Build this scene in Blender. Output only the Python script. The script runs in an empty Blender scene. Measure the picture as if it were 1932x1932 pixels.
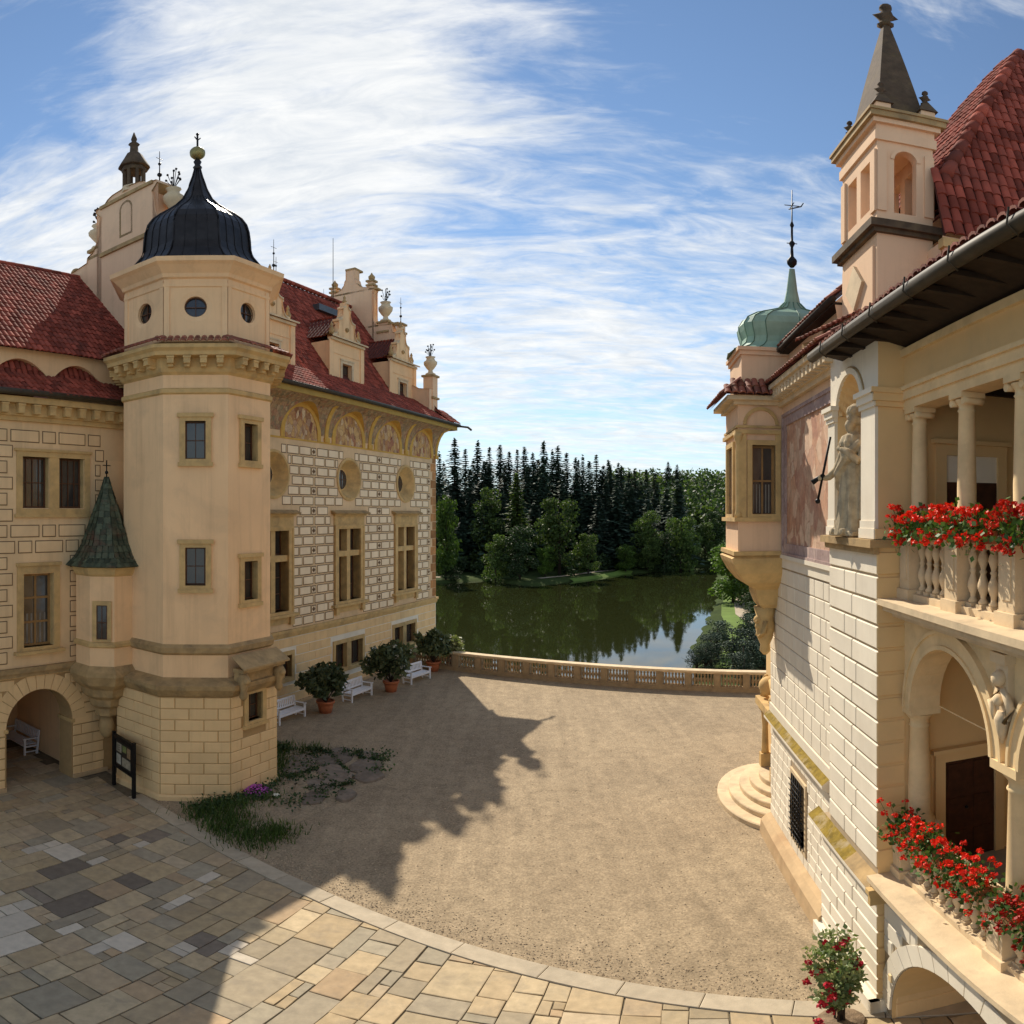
import bpy, math, random
from mathutils import Vector, Matrix
from math import sin, cos, pi, radians, sqrt, atan2
rnd = random.Random(7)
S = bpy.context.scene
COL = S.collection

# ------------------------------------------------------------------ camera, sun, sky, exposure
CAMZ = 9.0
cam = bpy.data.cameras.new('camera')
cam.type = 'PANO'
cam.panorama_type = 'EQUIRECTANGULAR'
cam.longitude_min = -966 / 1300.0; cam.longitude_max = 966 / 1300.0
cam.latitude_min = -962 / 1300.0; cam.latitude_max = 970 / 1300.0
cam.clip_start = 0.05; cam.clip_end = 6000
camo = bpy.data.objects.new('camera', cam); COL.objects.link(camo)
camo.location = (0, 0, CAMZ); camo.rotation_euler = (pi / 2, 0, 0)
S.camera = camo

SUN_B = radians(-16.2); SUN_E = radians(42.1)
world = bpy.data.worlds.new('World'); S.world = world; world.use_nodes = True
SKY_STR = 0.082
sun = bpy.data.lights.new('sun', 'SUN'); sun.energy = 3.7; sun.angle = radians(0.5); sun.color = (1.0, 0.94, 0.84)
suno = bpy.data.objects.new('sun', sun); COL.objects.link(suno)
sd = Vector((sin(SUN_B) * cos(SUN_E), cos(SUN_B) * cos(SUN_E), sin(SUN_E)))
suno.rotation_euler = sd.to_track_quat('Z', 'Y').to_euler()
S.view_settings.view_transform = 'Standard'; S.view_settings.look = 'None'
S.view_settings.exposure = 0.62; S.view_settings.use_white_balance = True; S.view_settings.white_balance_temperature = 6900; S.view_settings.gamma = 1.0; S.view_settings.use_curve_mapping = False


class NT:
    def __init__(s, tree): s.t = tree
    def n(s, kind, **kw):
        nd = s.t.nodes.new(kind)
        for k, v in kw.items():
            if k.startswith('i_'):
                key = k[2:]; key = int(key) if key.isdigit() else key
                if isinstance(v, bpy.types.NodeSocket): s.t.links.new(v, nd.inputs[key])
                else: nd.inputs[key].default_value = v
            else: setattr(nd, k, v)
        return nd
    def link(s, a, b): s.t.links.new(a, b)
    def math(s, op, a, b=0.0, c=None):
        nd = s.t.nodes.new('ShaderNodeMath'); nd.operation = op
        for i, v in enumerate((a, b) if c is None else (a, b, c)):
            if isinstance(v, bpy.types.NodeSocket): s.t.links.new(v, nd.inputs[i])
            else: nd.inputs[i].default_value = v
        return nd.outputs[0]
    def ramp(s, fac, stops, interp='LINEAR'):
        nd = s.t.nodes.new('ShaderNodeValToRGB'); cr = nd.color_ramp; cr.interpolation = interp
        while len(cr.elements) < len(stops): cr.elements.new(0.5)
        for e, (p, c) in zip(cr.elements, stops):
            e.position = p; e.color = (c[0], c[1], c[2], 1) if not isinstance(c, (int, float)) else (c, c, c, 1)
        s.link(fac, nd.inputs[0]); return nd.outputs[0]
    def mix(s, fac, a, b, blend='MIX'):
        nd = s.t.nodes.new('ShaderNodeMix'); nd.data_type = 'RGBA'; nd.blend_type = blend
        for sock, v in ((nd.inputs[0], fac), (nd.inputs[6], a), (nd.inputs[7], b)):
            if isinstance(v, bpy.types.NodeSocket): s.link(v, sock)
            elif isinstance(v, (int, float)): sock.default_value = v
            else: sock.default_value = (v[0], v[1], v[2], 1)
        return nd.outputs[2]
    def noise(s, vec, scale, detail=4, rough=0.55, dist=0.0):
        nd = s.t.nodes.new('ShaderNodeTexNoise'); nd.inputs['Scale'].default_value = scale
        nd.inputs['Detail'].default_value = detail; nd.inputs['Roughness'].default_value = rough
        nd.inputs['Distortion'].default_value = dist
        if vec is not None: s.link(vec, nd.inputs['Vector'])
        return nd.outputs[0]


def build_sky():
    t = NT(world.node_tree); nt = world.node_tree
    for nd in list(nt.nodes): nt.nodes.remove(nd)
    sky = t.n('ShaderNodeTexSky', sky_type='NISHITA', sun_disc=False, sun_elevation=SUN_E, sun_rotation=SUN_B,
              altitude=300.0, air_density=1.0, dust_density=0.0, ozone_density=2.0)
    g = t.n('ShaderNodeNewGeometry')
    neg = t.n('ShaderNodeVectorMath', operation='SCALE'); t.link(g.outputs['Incoming'], neg.inputs[0]); neg.inputs['Scale'].default_value = -1.0
    sep = t.n('ShaderNodeSeparateXYZ'); t.link(neg.outputs[0], sep.inputs[0])
    zc = t.math('MAXIMUM', sep.outputs[2], 0.0)
    den = t.math('ADD', zc, 0.16)
    u = t.math('DIVIDE', sep.outputs[0], den); v = t.math('DIVIDE', sep.outputs[1], den)
    cmb = t.n('ShaderNodeCombineXYZ'); t.link(u, cmb.inputs[0]); t.link(v, cmb.inputs[1])
    # broad masses
    mp = t.n('ShaderNodeMapping', i_Rotation=(0, 0, radians(12)), i_Scale=(0.75, 1.25, 1), i_Location=(3.35, 1.6, 0)); t.link(cmb.outputs[0], mp.inputs[0])
    big = t.noise(mp.outputs[0], 1.0, 4, 0.5, 0.5)
    # wind combed cirrus
    mp2 = t.n('ShaderNodeMapping', i_Rotation=(0, 0, radians(-24)), i_Scale=(1.9, 4.2, 1), i_Location=(0.3, 2.2, 0)); t.link(cmb.outputs[0], mp2.inputs[0])
    fine = t.noise(mp2.outputs[0], 1.6, 9, 0.62, 0.9)
    mp3 = t.n('ShaderNodeMapping', i_Rotation=(0, 0, radians(28)), i_Scale=(4.0, 11.0, 1)); t.link(cmb.outputs[0], mp3.inputs[0])
    rip = t.noise(mp3.outputs[0], 2.2, 6, 0.6, 0.6)
    # the great swathes of this sky: (direction bearing deg, elevation deg, sharpness, gain)
    acc = None
    for b, e, k, gain in ((-22, 24, 30, .26), (-14, 38, 45, .25), (-34, 16, 26, .24), (2, 19, 24, .16), (10, 12, 40, .16), (20, 22, 50, .13), (-6, 36, 80, .14),
                          (-40, 40, 55, -.32), (14, 38, 18, -.20), (30, 30, 26, -.10), (-3, 26, 160, -.10), (14, 16, 150, -.16), (4, 7, 120, -.12)):
        d = Vector((sin(radians(b)) * cos(radians(e)), cos(radians(b)) * cos(radians(e)), sin(radians(e))))
        dot = t.n('ShaderNodeVectorMath', operation='DOT_PRODUCT'); t.link(neg.outputs[0], dot.inputs[0]); dot.inputs[1].default_value = d
        w = t.math('EXPONENT', t.math('MULTIPLY', t.math('SUBTRACT', dot.outputs['Value'], 1.0), float(k)))
        w = t.math('MULTIPLY', w, gain)
        acc = w if acc is None else t.math('ADD', acc, w)
    s_ = t.math('ADD', t.math('MULTIPLY', big, 0.75), t.math('MULTIPLY', fine, 0.85))
    s_ = t.math('ADD', s_, t.math('MULTIPLY', rip, 0.38))
    s_ = t.math('ADD', s_, acc)
    den_c = t.ramp(s_, [(0.0, 0), (0.86, 0.03), (1.0, 0.34), (1.14, 0.8), (1.3, 0.97)]) if False else None
    mr = t.n('ShaderNodeMapRange', interpolation_type='SMOOTHSTEP'); t.link(s_, mr.inputs[0])
    mr.inputs[1].default_value = 0.84; mr.inputs[2].default_value = 1.36
    cover = t.math('POWER', mr.outputs[0], 0.9)
    cover = t.math('MULTIPLY', cover, 0.94)
    # milky band low over the horizon
    low = t.n('ShaderNodeMapRange', interpolation_type='SMOOTHSTEP'); t.link(sep.outputs[2], low.inputs[0])
    low.inputs[1].default_value = 0.20; low.inputs[2].default_value = -0.02; low.inputs[3].default_value = 0.0; low.inputs[4].default_value = 0.62
    shade = t.noise(mp2.outputs[0], 2.6, 8, 0.65, 0.6)
    cl = t.ramp(shade, [(0.3, (5.7, 6.3, 7.1)), (0.62, (7.9, 8.2, 8.5))])
    skyc = t.mix(1.0, sky.outputs[0], (0.98, 1.06, 1.10), 'MULTIPLY')
    c = t.mix(low.outputs[0], skyc, (3.9, 5.6, 7.5))
    c = t.mix(cover, c, cl)
    bg = t.n('ShaderNodeBackground'); t.link(c, bg.inputs[0]); bg.inputs[1].default_value = SKY_STR
    out = t.n('ShaderNodeOutputWorld'); t.link(bg.outputs[0], out.inputs[0])
build_sky()

# ------------------------------------------------------------------ materials
MATS = {}
def mat(name, base, var=0.12, scale=1.5, rough=0.85, bump=0.0, bscale=20.0, stain=None, stain_amt=0.0, stain_scale=0.7, metal=0.0, spec=0.3, rand=0.0, palette=None, coord='Object', dist=0.02, streak=0.0):
    if name in MATS: return MATS[name]
    m = bpy.data.materials.new(name); m.use_nodes = True; t = NT(m.node_tree)
    bs = m.node_tree.nodes['Principled BSDF']
    tc = t.n('ShaderNodeTexCoord'); vec = tc.outputs[coord]
    if coord == 'World':
        pass
    col = (base[0], base[1], base[2])
    lo = tuple(c * (1 - var) for c in col); hi = tuple(min(1, c * (1 + var)) for c in col)
    if rand or palette:
        oi = t.n('ShaderNodeObjectInfo'); ge = t.n('ShaderNodeNewGeometry')
        r = t.math('FRACT', t.math('ADD', oi.outputs['Random'], t.math('MULTIPLY', ge.outputs['Random Per Island'], 7.31)))
        gp = ge.outputs['Position']
        nz = t.noise(gp, scale, 5)
        if palette:
            n = len(palette)
            base_c = t.ramp(r, [(i / n, c) for i, c in enumerate(palette)], 'CONSTANT')
            f = t.ramp(nz, [(0.3, 1 - var), (0.7, 1 + var)])
            c = t.mix(1.0, base_c, f, 'MULTIPLY')
            r2 = t.math('FRACT', t.math('MULTIPLY', r, 17.3))
            f2 = t.ramp(r2, [(0, 1 - rand), (1, 1 + rand)])
            c = t.mix(1.0, c, f2, 'MULTIPLY')
        else:
            c = t.ramp(nz, [(0.3, lo), (0.7, hi)])
            f2 = t.ramp(r, [(0, 1 - rand), (1, 1 + rand)])
            c = t.mix(1.0, c, f2, 'MULTIPLY')
    else:
        ge = t.n('ShaderNodeNewGeometry'); gp = ge.outputs['Position']
        nz = t.noise(gp, scale, 6, 0.6)
        c = t.ramp(nz, [(0.3, lo), (0.7, hi)])
    if stain is not None:
        sn = t.noise(gp, stain_scale, 7, 0.65, 0.4)
        k = t.ramp(sn, [(0.5, 0.0), (0.72, stain_amt)])
        c = t.mix(k, c, stain)
    if streak:
        mp = t.n('ShaderNodeMapping', i_Scale=(3.2, 3.2, 0.16)); t.link(gp, mp.inputs[0])
        sn = t.noise(mp.outputs[0], 1.3, 7, 0.7)
        k = t.ramp(sn, [(0.50, 0.0), (0.78, streak)])
        c = t.mix(k, c, tuple(x * q for x, q in zip(col, (0.50, 0.45, 0.42))))
    t.link(c, bs.inputs['Base Color'])
    bs.inputs['Roughness'].default_value = rough; bs.inputs['Metallic'].default_value = metal
    bs.inputs['Specular IOR Level'].default_value = spec
    if bump:
        bn = t.noise(gp, bscale, 6, 0.6)
        b = t.n('ShaderNodeBump'); b.inputs['Strength'].default_value = bump; b.inputs['Distance'].default_value = dist
        t.link(bn, b.inputs['Height']); t.link(b.outputs[0], bs.inputs['Normal'])
    MATS[name] = m
    return m

PL = mat('cream_plaster', (0.90, 0.59, 0.32), 0.07, 0.5, 0.9, 0.10, 30, streak=0.34, stain=(0.62, 0.42, 0.24), stain_amt=0.5)
PLP = mat('pink_plaster', (0.82, 0.545, 0.34), 0.06, 0.6, 0.9, 0.06, 30, streak=0.3, stain=(0.52, 0.36, 0.24), stain_amt=0.4)
SGC = mat('sgraffito_cream', (0.80, 0.56, 0.31), 0.08, 1.2, 0.9, 0.06, 25, rand=0.05, streak=0.25)
SGB = mat('sgraffito_ground', (0.72, 0.51, 0.295), 0.12, 1.2, 0.9, 0.08, 25, streak=0.25)
SGW = mat('sgraffito_pale', (0.90, 0.72, 0.49), 0.05, 2.0, 0.9, 0.05, 30, rand=0.06, streak=0.2)
SGD = mat('sgraffito_line', (0.17, 0.105, 0.055), 0.2, 3, 0.9)
SGM = mat('sgraffito_tan', (0.52, 0.36, 0.20), 0.2, 6, 0.9)
RUST = mat('rusticated_plaster', (0.84, 0.575, 0.29), 0.06, 1.4, 0.9, 0.08, 30, rand=0.05, streak=0.25, stain=(0.56, 0.40, 0.22), stain_amt=0.3)
RUSTJ = mat('rusticated_joint', (0.44, 0.28, 0.125), 0.1, 3, 0.9)
LIME = mat('limewashed_block', (0.83, 0.74, 0.585), 0.05, 1.6, 0.9, 0.10, 35, rand=0.045, stain=(0.62, 0.50, 0.36), stain_amt=0.25, streak=0.15)
LIMEJ = mat('limewash_joint', (0.44, 0.335, 0.215), 0.15, 3, 0.9)
STONE = mat('ochre_sandstone', (0.60, 0.40, 0.17), 0.16, 3.0, 0.85, 0.15, 30, stain=(0.22, 0.16, 0.09), stain_amt=0.5, stain_scale=1.4)
STONEB = mat('weathered_sandstone', (0.42, 0.28, 0.13), 0.22, 3.0, 0.88, 0.2, 26, stain=(0.10, 0.085, 0.06), stain_amt=0.6, stain_scale=1.6)
PALEST = mat('pale_limestone', (0.68, 0.52, 0.325), 0.14, 2.5, 0.85, 0.15, 28, stain=(0.36, 0.28, 0.19), stain_amt=0.55, stain_scale=1.8)
LOGP = mat('loggia_plaster', (0.80, 0.54, 0.255), 0.06, 1.0, 0.9, 0.06, 30, stain=(0.55, 0.42, 0.25), stain_amt=0.3)
DKLED = mat('sooty_ledge', (0.10, 0.068, 0.042), 0.3, 4, 0.9, 0.2, 24, stain=(0.26, 0.19, 0.09), stain_amt=0.4, stain_scale=2)
DKST = mat('dark_spire_stone', (0.095, 0.062, 0.038), 0.3, 5.0, 0.9, 0.2, 22, stain=(0.20, 0.14, 0.06), stain_amt=0.5, stain_scale=2)
TILE = mat('red_roof_tile', (0.285, 0.066, 0.042), 0.22, 1.3, 0.85, 0.2, 40, rand=0.42, spec=0.12, stain=(0.11, 0.05, 0.04), stain_amt=0.6, stain_scale=0.9)
TILEL = mat('mossy_red_tile', (0.27, 0.085, 0.052), 0.25, 3.0, 0.75, 0.15, 40, rand=0.4, stain=(0.20, 0.15, 0.08), stain_amt=0.7, stain_scale=3)
TURT = mat('turret_tile', (0.07, 0.085, 0.052), 0.3, 6, 0.7, 0.2, 30, rand=0.45, stain=(0.16, 0.055, 0.035), stain_amt=0.75, stain_scale=1.5)
UNDER = mat('roof_underlay', (0.10, 0.028, 0.02), 0.2, 3, 0.9)
LEAD = mat('dark_sheet_metal', (0.034, 0.030, 0.029), 0.3, 2.5, 0.40, 0.05, 12, metal=0.75, spec=0.5, streak=0.3)
LEADG = mat('grey_sheet_metal', (0.11, 0.115, 0.12), 0.2, 3, 0.42, metal=0.6)
COPP = mat('green_copper', (0.25, 0.40, 0.30), 0.18, 2.0, 0.55, 0.06, 14, streak=0.55, stain=(0.34, 0.46, 0.33), stain_amt=0.4)
COPD = mat('copper_seam', (0.10, 0.20, 0.14), 0.2, 3, 0.6)
GUT = mat('gutter_metal', (0.06, 0.048, 0.032), 0.25, 4, 0.6, metal=0.2)
COLST = mat('warm_column_stone', (0.82, 0.60, 0.325), 0.1, 2.5, 0.85, 0.12, 28, stain=(0.50, 0.36, 0.19), stain_amt=0.45, stain_scale=1.8)
IRON = mat('black_iron', (0.012, 0.012, 0.013), 0.1, 4, 0.5, metal=0.4)
FRAME = mat('brown_window_wood', (0.105, 0.045, 0.02), 0.2, 6, 0.55)
FRAMEO = mat('ochre_window_wood', (0.30, 0.165, 0.06), 0.2, 6, 0.55)
DKWOOD = mat('dark_eave_wood', (0.032, 0.020, 0.012), 0.3, 6, 0.8)
DOOR = mat('dark_door_wood', (0.062, 0.022, 0.011), 0.3, 8, 0.5, 0.1, 40)
GLASS = mat('window_glass', (0.045, 0.040, 0.036), 0.3, 1.5, 0.05, 0.05, 3.0, spec=0.7, dist=0.05)
CURT = mat('net_curtain', (0.22, 0.20, 0.17), 0.25, 4, 0.8)
TERRA = mat('terracotta', (0.42, 0.135, 0.06), 0.15, 5, 0.85)
WHITE = mat('white_paint', (0.78, 0.78, 0.80), 0.04, 4, 0.5)
PLINTH = mat('plinth_stone', (0.52, 0.36, 0.20), 0.15, 2.5, 0.9, 0.15, 25, stain=(0.36, 0.20, 0.10), stain_amt=0.6)
MOSS = mat('yellow_moss', (0.23, 0.155, 0.024), 0.4, 6, 0.95, 0.4, 40, stain=(0.42, 0.33, 0.21), stain_amt=1.0, stain_scale=2.6)
SHADOWY = mat('dark_interior', (0.02, 0.015, 0.010), 0.2, 2, 0.9)
BARK = mat('bark', (0.06, 0.042, 0.03), 0.3, 8, 0.95, 0.3, 30)
FLOORST = mat('loggia_floor', (0.36, 0.29, 0.20), 0.15, 2, 0.8)
SLAB = mat('paving_slab', (0.4, 0.35, 0.27), 0.14, 5.0, 0.85, 0.22, 22, rand=0.10, dist=0.012,
           palette=[(0.489, 0.378, 0.242), (0.406, 0.301, 0.174), (0.478, 0.359, 0.212), (0.343, 0.276, 0.183), (0.447, 0.339, 0.204), (0.354, 0.291, 0.2), (0.447, 0.33, 0.2), (0.374, 0.291, 0.178), (0.489, 0.378, 0.23), (0.364, 0.306, 0.212), (0.437, 0.325, 0.183), (0.437, 0.306, 0.178)],
           stain=(0.24, 0.20, 0.15), stain_amt=0.5, stain_scale=2.2)
SLABP = mat('pale_slab', (0.56, 0.48, 0.37), 0.1, 5.0, 0.85, 0.2, 22, rand=0.12)
SLABD = mat('dark_slab', (0.22, 0.175, 0.13), 0.15, 5.0, 0.8, 0.2, 22, rand=0.2)
BALST = mat('aged_balustrade_stone', (0.36, 0.255, 0.145), 0.2, 3, 0.9, 0.2, 26, stain=(0.16, 0.12, 0.07), stain_amt=0.5, stain_scale=1.5)
KERB = mat('kerb_stone', (0.46, 0.38, 0.27), 0.12, 4.0, 0.85, 0.2, 22, rand=0.10, stain=(0.28, 0.24, 0.18), stain_amt=0.35)
JOINT = mat('paving_joint', (0.16, 0.13, 0.085), 0.3, 6, 0.95, 0.3, 30)
ROCK = mat('bed_rock', (0.20, 0.155, 0.115), 0.25, 4, 0.9, 0.5, 12, rand=0.2, dist=0.05)
SOIL = mat('bed_soil', (0.20, 0.14, 0.088), 0.4, 6, 0.95, 0.6, 14, dist=0.05)


def leafmat(name, cols, rough=0.6, trans=0.0):
    m = bpy.data.materials.new(name); m.use_nodes = True; t = NT(m.node_tree)
    bs = m.node_tree.nodes['Principled BSDF']
    oi = t.n('ShaderNodeObjectInfo'); ge = t.n('ShaderNodeNewGeometry')
    c = t.ramp(ge.outputs['Random Per Island'], [(i / max(1, len(cols) - 1), x) for i, x in enumerate(cols)])
    f = t.ramp(oi.outputs['Random'], [(0, 0.75), (1, 1.25)])
    nz = t.noise(ge.outputs['Position'], 0.35, 3)
    f2 = t.ramp(nz, [(0.3, 0.7), (0.7, 1.3)])
    c = t.mix(1.0, c, f, 'MULTIPLY'); c = t.mix(1.0, c, f2, 'MULTIPLY')
    t.link(c, bs.inputs['Base Color']); bs.inputs['Roughness'].default_value = rough
    bs.inputs['Specular IOR Level'].default_value = 0.25
    if trans:
        tr = t.n('ShaderNodeBsdfTranslucent'); t.link(t.mix(1.0, c, (1.0, 1.15, 0.55), 'MULTIPLY'), tr.inputs[0])
        mx = t.n('ShaderNodeMixShader'); mx.inputs[0].default_value = trans
        t.link(bs.outputs[0], mx.inputs[1]); t.link(tr.outputs[0], mx.inputs[2])
        t.link(mx.outputs[0], m.node_tree.nodes['Material Output'].inputs[0])
    return m
LF_CON = leafmat('spruce_needles', [(0.026, 0.052, 0.034), (0.044, 0.076, 0.046), (0.066, 0.102, 0.056)], 0.7)
LF_DEC = leafmat('broad_leaves', [(0.045, 0.080, 0.020), (0.085, 0.130, 0.032), (0.14, 0.185, 0.05)], 0.6, 0.3)
LF_DRK = leafmat('dark_leaves', [(0.024, 0.046, 0.018), (0.042, 0.072, 0.024), (0.07, 0.105, 0.034)], 0.6, 0.2)
LF_LIT = leafmat('bright_leaves', [(0.055, 0.105, 0.018), (0.09, 0.15, 0.026), (0.13, 0.20, 0.035)], 0.6, 0.35)
LF_OLE = leafmat('oleander_leaves', [(0.055, 0.075, 0.032), (0.09, 0.115, 0.05), (0.14, 0.165, 0.08)], 0.5, 0.15)
LF_PALE = leafmat('pale_leaves', [(0.15, 0.18, 0.07), (0.26, 0.28, 0.11), (0.36, 0.36, 0.18)], 0.5, 0.25)
LF_GER = leafmat('geranium_leaves', [(0.03, 0.07, 0.015), (0.06, 0.12, 0.025), (0.10, 0.17, 0.04)], 0.5, 0.2)
LF_ROSE = leafmat('rose_leaves', [(0.08, 0.115, 0.045), (0.17, 0.215, 0.085), (0.33, 0.34, 0.16)], 0.4, 0.25)
FL_RED = leafmat('geranium_petals', [(0.50, 0.012, 0.006), (0.66, 0.022, 0.010), (0.76, 0.05, 0.022)], 0.5, 0.15)
FL_ROSE = leafmat('rose_petals', [(0.30, 0.010, 0.02), (0.42, 0.016, 0.03), (0.50, 0.03, 0.05)], 0.5, 0.1)
FL_PINK = leafmat('pink_petals', [(0.36, 0.05, 0.30), (0.48, 0.09, 0.42), (0.56, 0.16, 0.50)], 0.5, 0.1)
FL_WHT = leafmat('white_petals', [(0.62, 0.58, 0.48), (0.75, 0.7, 0.6), (0.8, 0.78, 0.7)], 0.5, 0.1)
GRASS = leafmat('grass_blades', [(0.03, 0.055, 0.012), (0.055, 0.09, 0.018), (0.08, 0.12, 0.025)], 0.7, 0.2)


def ground_mat():
    m = bpy.data.materials.new('courtyard_gravel'); m.use_nodes = True; t = NT(m.node_tree); bs = m.node_tree.nodes['Principled BSDF']
    p = t.n('ShaderNodeNewGeometry').outputs['Position']
    a = t.noise(p, 0.22, 5, 0.6, 0.4); b = t.noise(p, 16, 5, 0.75); d = t.noise(p, 2.2, 6, 0.65, 0.3)
    c = t.ramp(a, [(0.3, (0.305, 0.232, 0.15)), (0.7, (0.385, 0.295, 0.19))])
    c = t.mix(1.0, c, t.ramp(d, [(0.3, 0.82), (0.7, 1.15)]), 'MULTIPLY')
    mpw = t.n('ShaderNodeMapping', i_Rotation=(0, 0, radians(24)), i_Scale=(2.2, .22, 1)); t.link(p, mpw.inputs[0])
    c = t.mix(1.0, c, t.ramp(t.noise(mpw.outputs[0], 1.0, 4, 0.6, 0.6), [(0.35, 0.90), (0.65, 1.08)]), 'MULTIPLY')
    dk = t.ramp(t.noise(p, 0.55, 6, 0.7, 0.8), [(0.55, 0.0), (0.8, 0.45)]); c = t.mix(dk, c, (0.20, 0.145, 0.09))
    c = t.mix(1.0, c, t.ramp(b, [(0.3, 0.72), (0.7, 1.25)]), 'MULTIPLY')
    vo = t.n('ShaderNodeTexVoronoi', feature='F1'); vo.inputs['Scale'].default_value = 26; t.link(p, vo.inputs['Vector'])
    c = t.mix(1.0, c, t.ramp(vo.outputs['Color'], [(0.1, 0.8), (0.9, 1.18)]), 'MULTIPLY')
    t.link(c, bs.inputs['Base Color']); bs.inputs['Roughness'].default_value = 0.95; bs.inputs['Specular IOR Level'].default_value = 0.15
    bu = t.n('ShaderNodeBump'); bu.inputs['Strength'].default_value = 0.55; bu.inputs['Distance'].default_value = 0.03
    h = t.math('ADD', t.math('MULTIPLY', b, 0.7), d); t.link(h, bu.inputs['Height']); t.link(bu.outputs[0], bs.inputs['Normal'])
    return m
GRAVEL = ground_mat()

def water_mat():
    m = bpy.data.materials.new('lake_water'); m.use_nodes = True; t = NT(m.node_tree); bs = m.node_tree.nodes['Principled BSDF']
    bs.inputs['Base Color'].default_value = (0.022, 0.026, 0.008, 1); bs.inputs['Roughness'].default_value = 0.03
    bs.inputs['IOR'].default_value = 1.36; bs.inputs['Specular IOR Level'].default_value = 0.75; bs.inputs['Specular Tint'].default_value = (0.72, 0.88, 1.0, 1)
    p = t.n('ShaderNodeNewGeometry').outputs['Position']
    mp = t.n('ShaderNodeMapping', i_Scale=(1.0, 0.35, 1)); t.link(p, mp.inputs[0])
    n1 = t.noise(mp.outputs[0], 0.9, 4, 0.55); n2 = t.noise(p, 0.05, 3)
    bu = t.n('ShaderNodeBump'); bu.inputs['Strength'].default_value = 0.05; bu.inputs['Distance'].default_value = 0.12
    t.link(t.math('MULTIPLY', n1, t.ramp(n2, [(0.4, 0.25), (0.65, 1.0)])), bu.inputs['Height']); t.link(bu.outputs[0], bs.inputs['Normal'])
    return m
WATER = water_mat()

def terrain_mat():
    m = bpy.data.materials.new('park_ground'); m.use_nodes = True; t = NT(m.node_tree); bs = m.node_tree.nodes['Principled BSDF']
    p = t.n('ShaderNodeNewGeometry').outputs['Position']
    a = t.noise(p, 0.06, 5, 0.6, 0.3); b = t.noise(p, 1.3, 5, 0.7)
    c = t.ramp(a, [(0.35, (0.030, 0.046, 0.014)), (0.65, (0.055, 0.078, 0.02))])
    c = t.mix(1.0, c, t.ramp(b, [(0.3, 0.7), (0.7, 1.3)]), 'MULTIPLY')
    t.link(c, bs.inputs['Base Color']); bs.inputs['Roughness'].default_value = 1.0; bs.inputs['Specular IOR Level'].default_value = 0.1
    return m
PARK = terrain_mat()

def fresco_mat(name, cols, scale, edge):
    """faded painted plaster: warped patches of colour with drawn brown contour lines"""
    m = bpy.data.materials.new(name); m.use_nodes = True; t = NT(m.node_tree); bs = m.node_tree.nodes['Principled BSDF']
    tc = t.n('ShaderNodeTexCoord').outputs['Object']
    mp = t.n('ShaderNodeMapping', i_Scale=(1.0, 1.0, 0.62)); t.link(tc, mp.inputs[0])
    wn = t.n('ShaderNodeTexNoise'); wn.inputs['Scale'].default_value = scale * 0.8; wn.inputs['Detail'].default_value = 3; t.link(mp.outputs[0], wn.inputs['Vector'])
    wv = t.n('ShaderNodeVectorMath', operation='MULTIPLY_ADD'); t.link(wn.outputs['Color'], wv.inputs[0]); wv.inputs[1].default_value = (0.9 / scale,) * 3; t.link(mp.outputs[0], wv.inputs[2])
    vo = t.n('ShaderNodeTexVoronoi', feature='SMOOTH_F1'); vo.inputs['Scale'].default_value = scale; vo.inputs['Smoothness'].default_value = 0.15; t.link(wv.outputs[0], vo.inputs['Vector'])
    sepc = t.n('ShaderNodeSeparateColor'); t.link(vo.outputs['Color'], sepc.inputs[0])
    c = t.ramp(sepc.outputs[0], [(i / max(1, len(cols) - 1), x) for i, x in enumerate(cols)])
    ve = t.n('ShaderNodeTexVoronoi', feature='DISTANCE_TO_EDGE'); ve.inputs['Scale'].default_value = scale; t.link(wv.outputs[0], ve.inputs['Vector'])
    k = t.ramp(ve.outputs['Distance'], [(0.0, 0.5), (0.05, 0.0)])
    c = t.mix(k, c, edge)
    n = t.noise(tc, scale * 2.5, 6, 0.7); c = t.mix(1.0, c, t.ramp(n, [(0.3, 0.72), (0.7, 1.22)]), 'MULTIPLY')
    n = t.noise(tc, scale * 0.5, 5, 0.6); c = t.mix(t.ramp(n, [(0.45, 0.0), (0.7, 0.45)]), c, cols[-1])
    t.link(c, bs.inputs['Base Color']); bs.inputs['Roughness'].default_value = 0.9
    return m
FRES_L = fresco_mat('lunette_fresco', [(0.60, 0.36, 0.13), (0.20, 0.06, 0.035), (0.66, 0.50, 0.31), (0.34, 0.11, 0.06), (0.56, 0.33, 0.12), (0.62, 0.42, 0.2)], 4.6, (0.16, 0.07, 0.035))
FRES_C = fresco_mat('cove_fresco', [(0.25, 0.17, 0.085), (0.45, 0.27, 0.13), (0.20, 0.17, 0.10), (0.38, 0.17, 0.09), (0.46, 0.35, 0.2)], 7.5, (0.12, 0.07, 0.04))
FRES_W = fresco_mat('wall_fresco', [(0.62, 0.34, 0.20), (0.44, 0.21, 0.12), (0.70, 0.48, 0.32), (0.56, 0.29, 0.17), (0.42, 0.19, 0.12), (0.70, 0.50, 0.34)], 3.2, (0.36, 0.15, 0.09))
FRES_B = fresco_mat('frieze_paint', [(0.42, 0.30, 0.27), (0.33, 0.22, 0.20), (0.48, 0.35, 0.30)], 3.0, (0.26, 0.17, 0.15))
OCHRE = mat('painted_ochre', (0.60, 0.36, 0.085), 0.14, 3, 0.9, stain=(0.42, 0.25, 0.07), stain_amt=0.4)
QUOIN = mat('red_ochre_quoin', (0.42, 0.20, 0.075), 0.25, 3, 0.9, rand=0.3, stain=(0.30, 0.20, 0.10), stain_amt=0.6)
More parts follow.
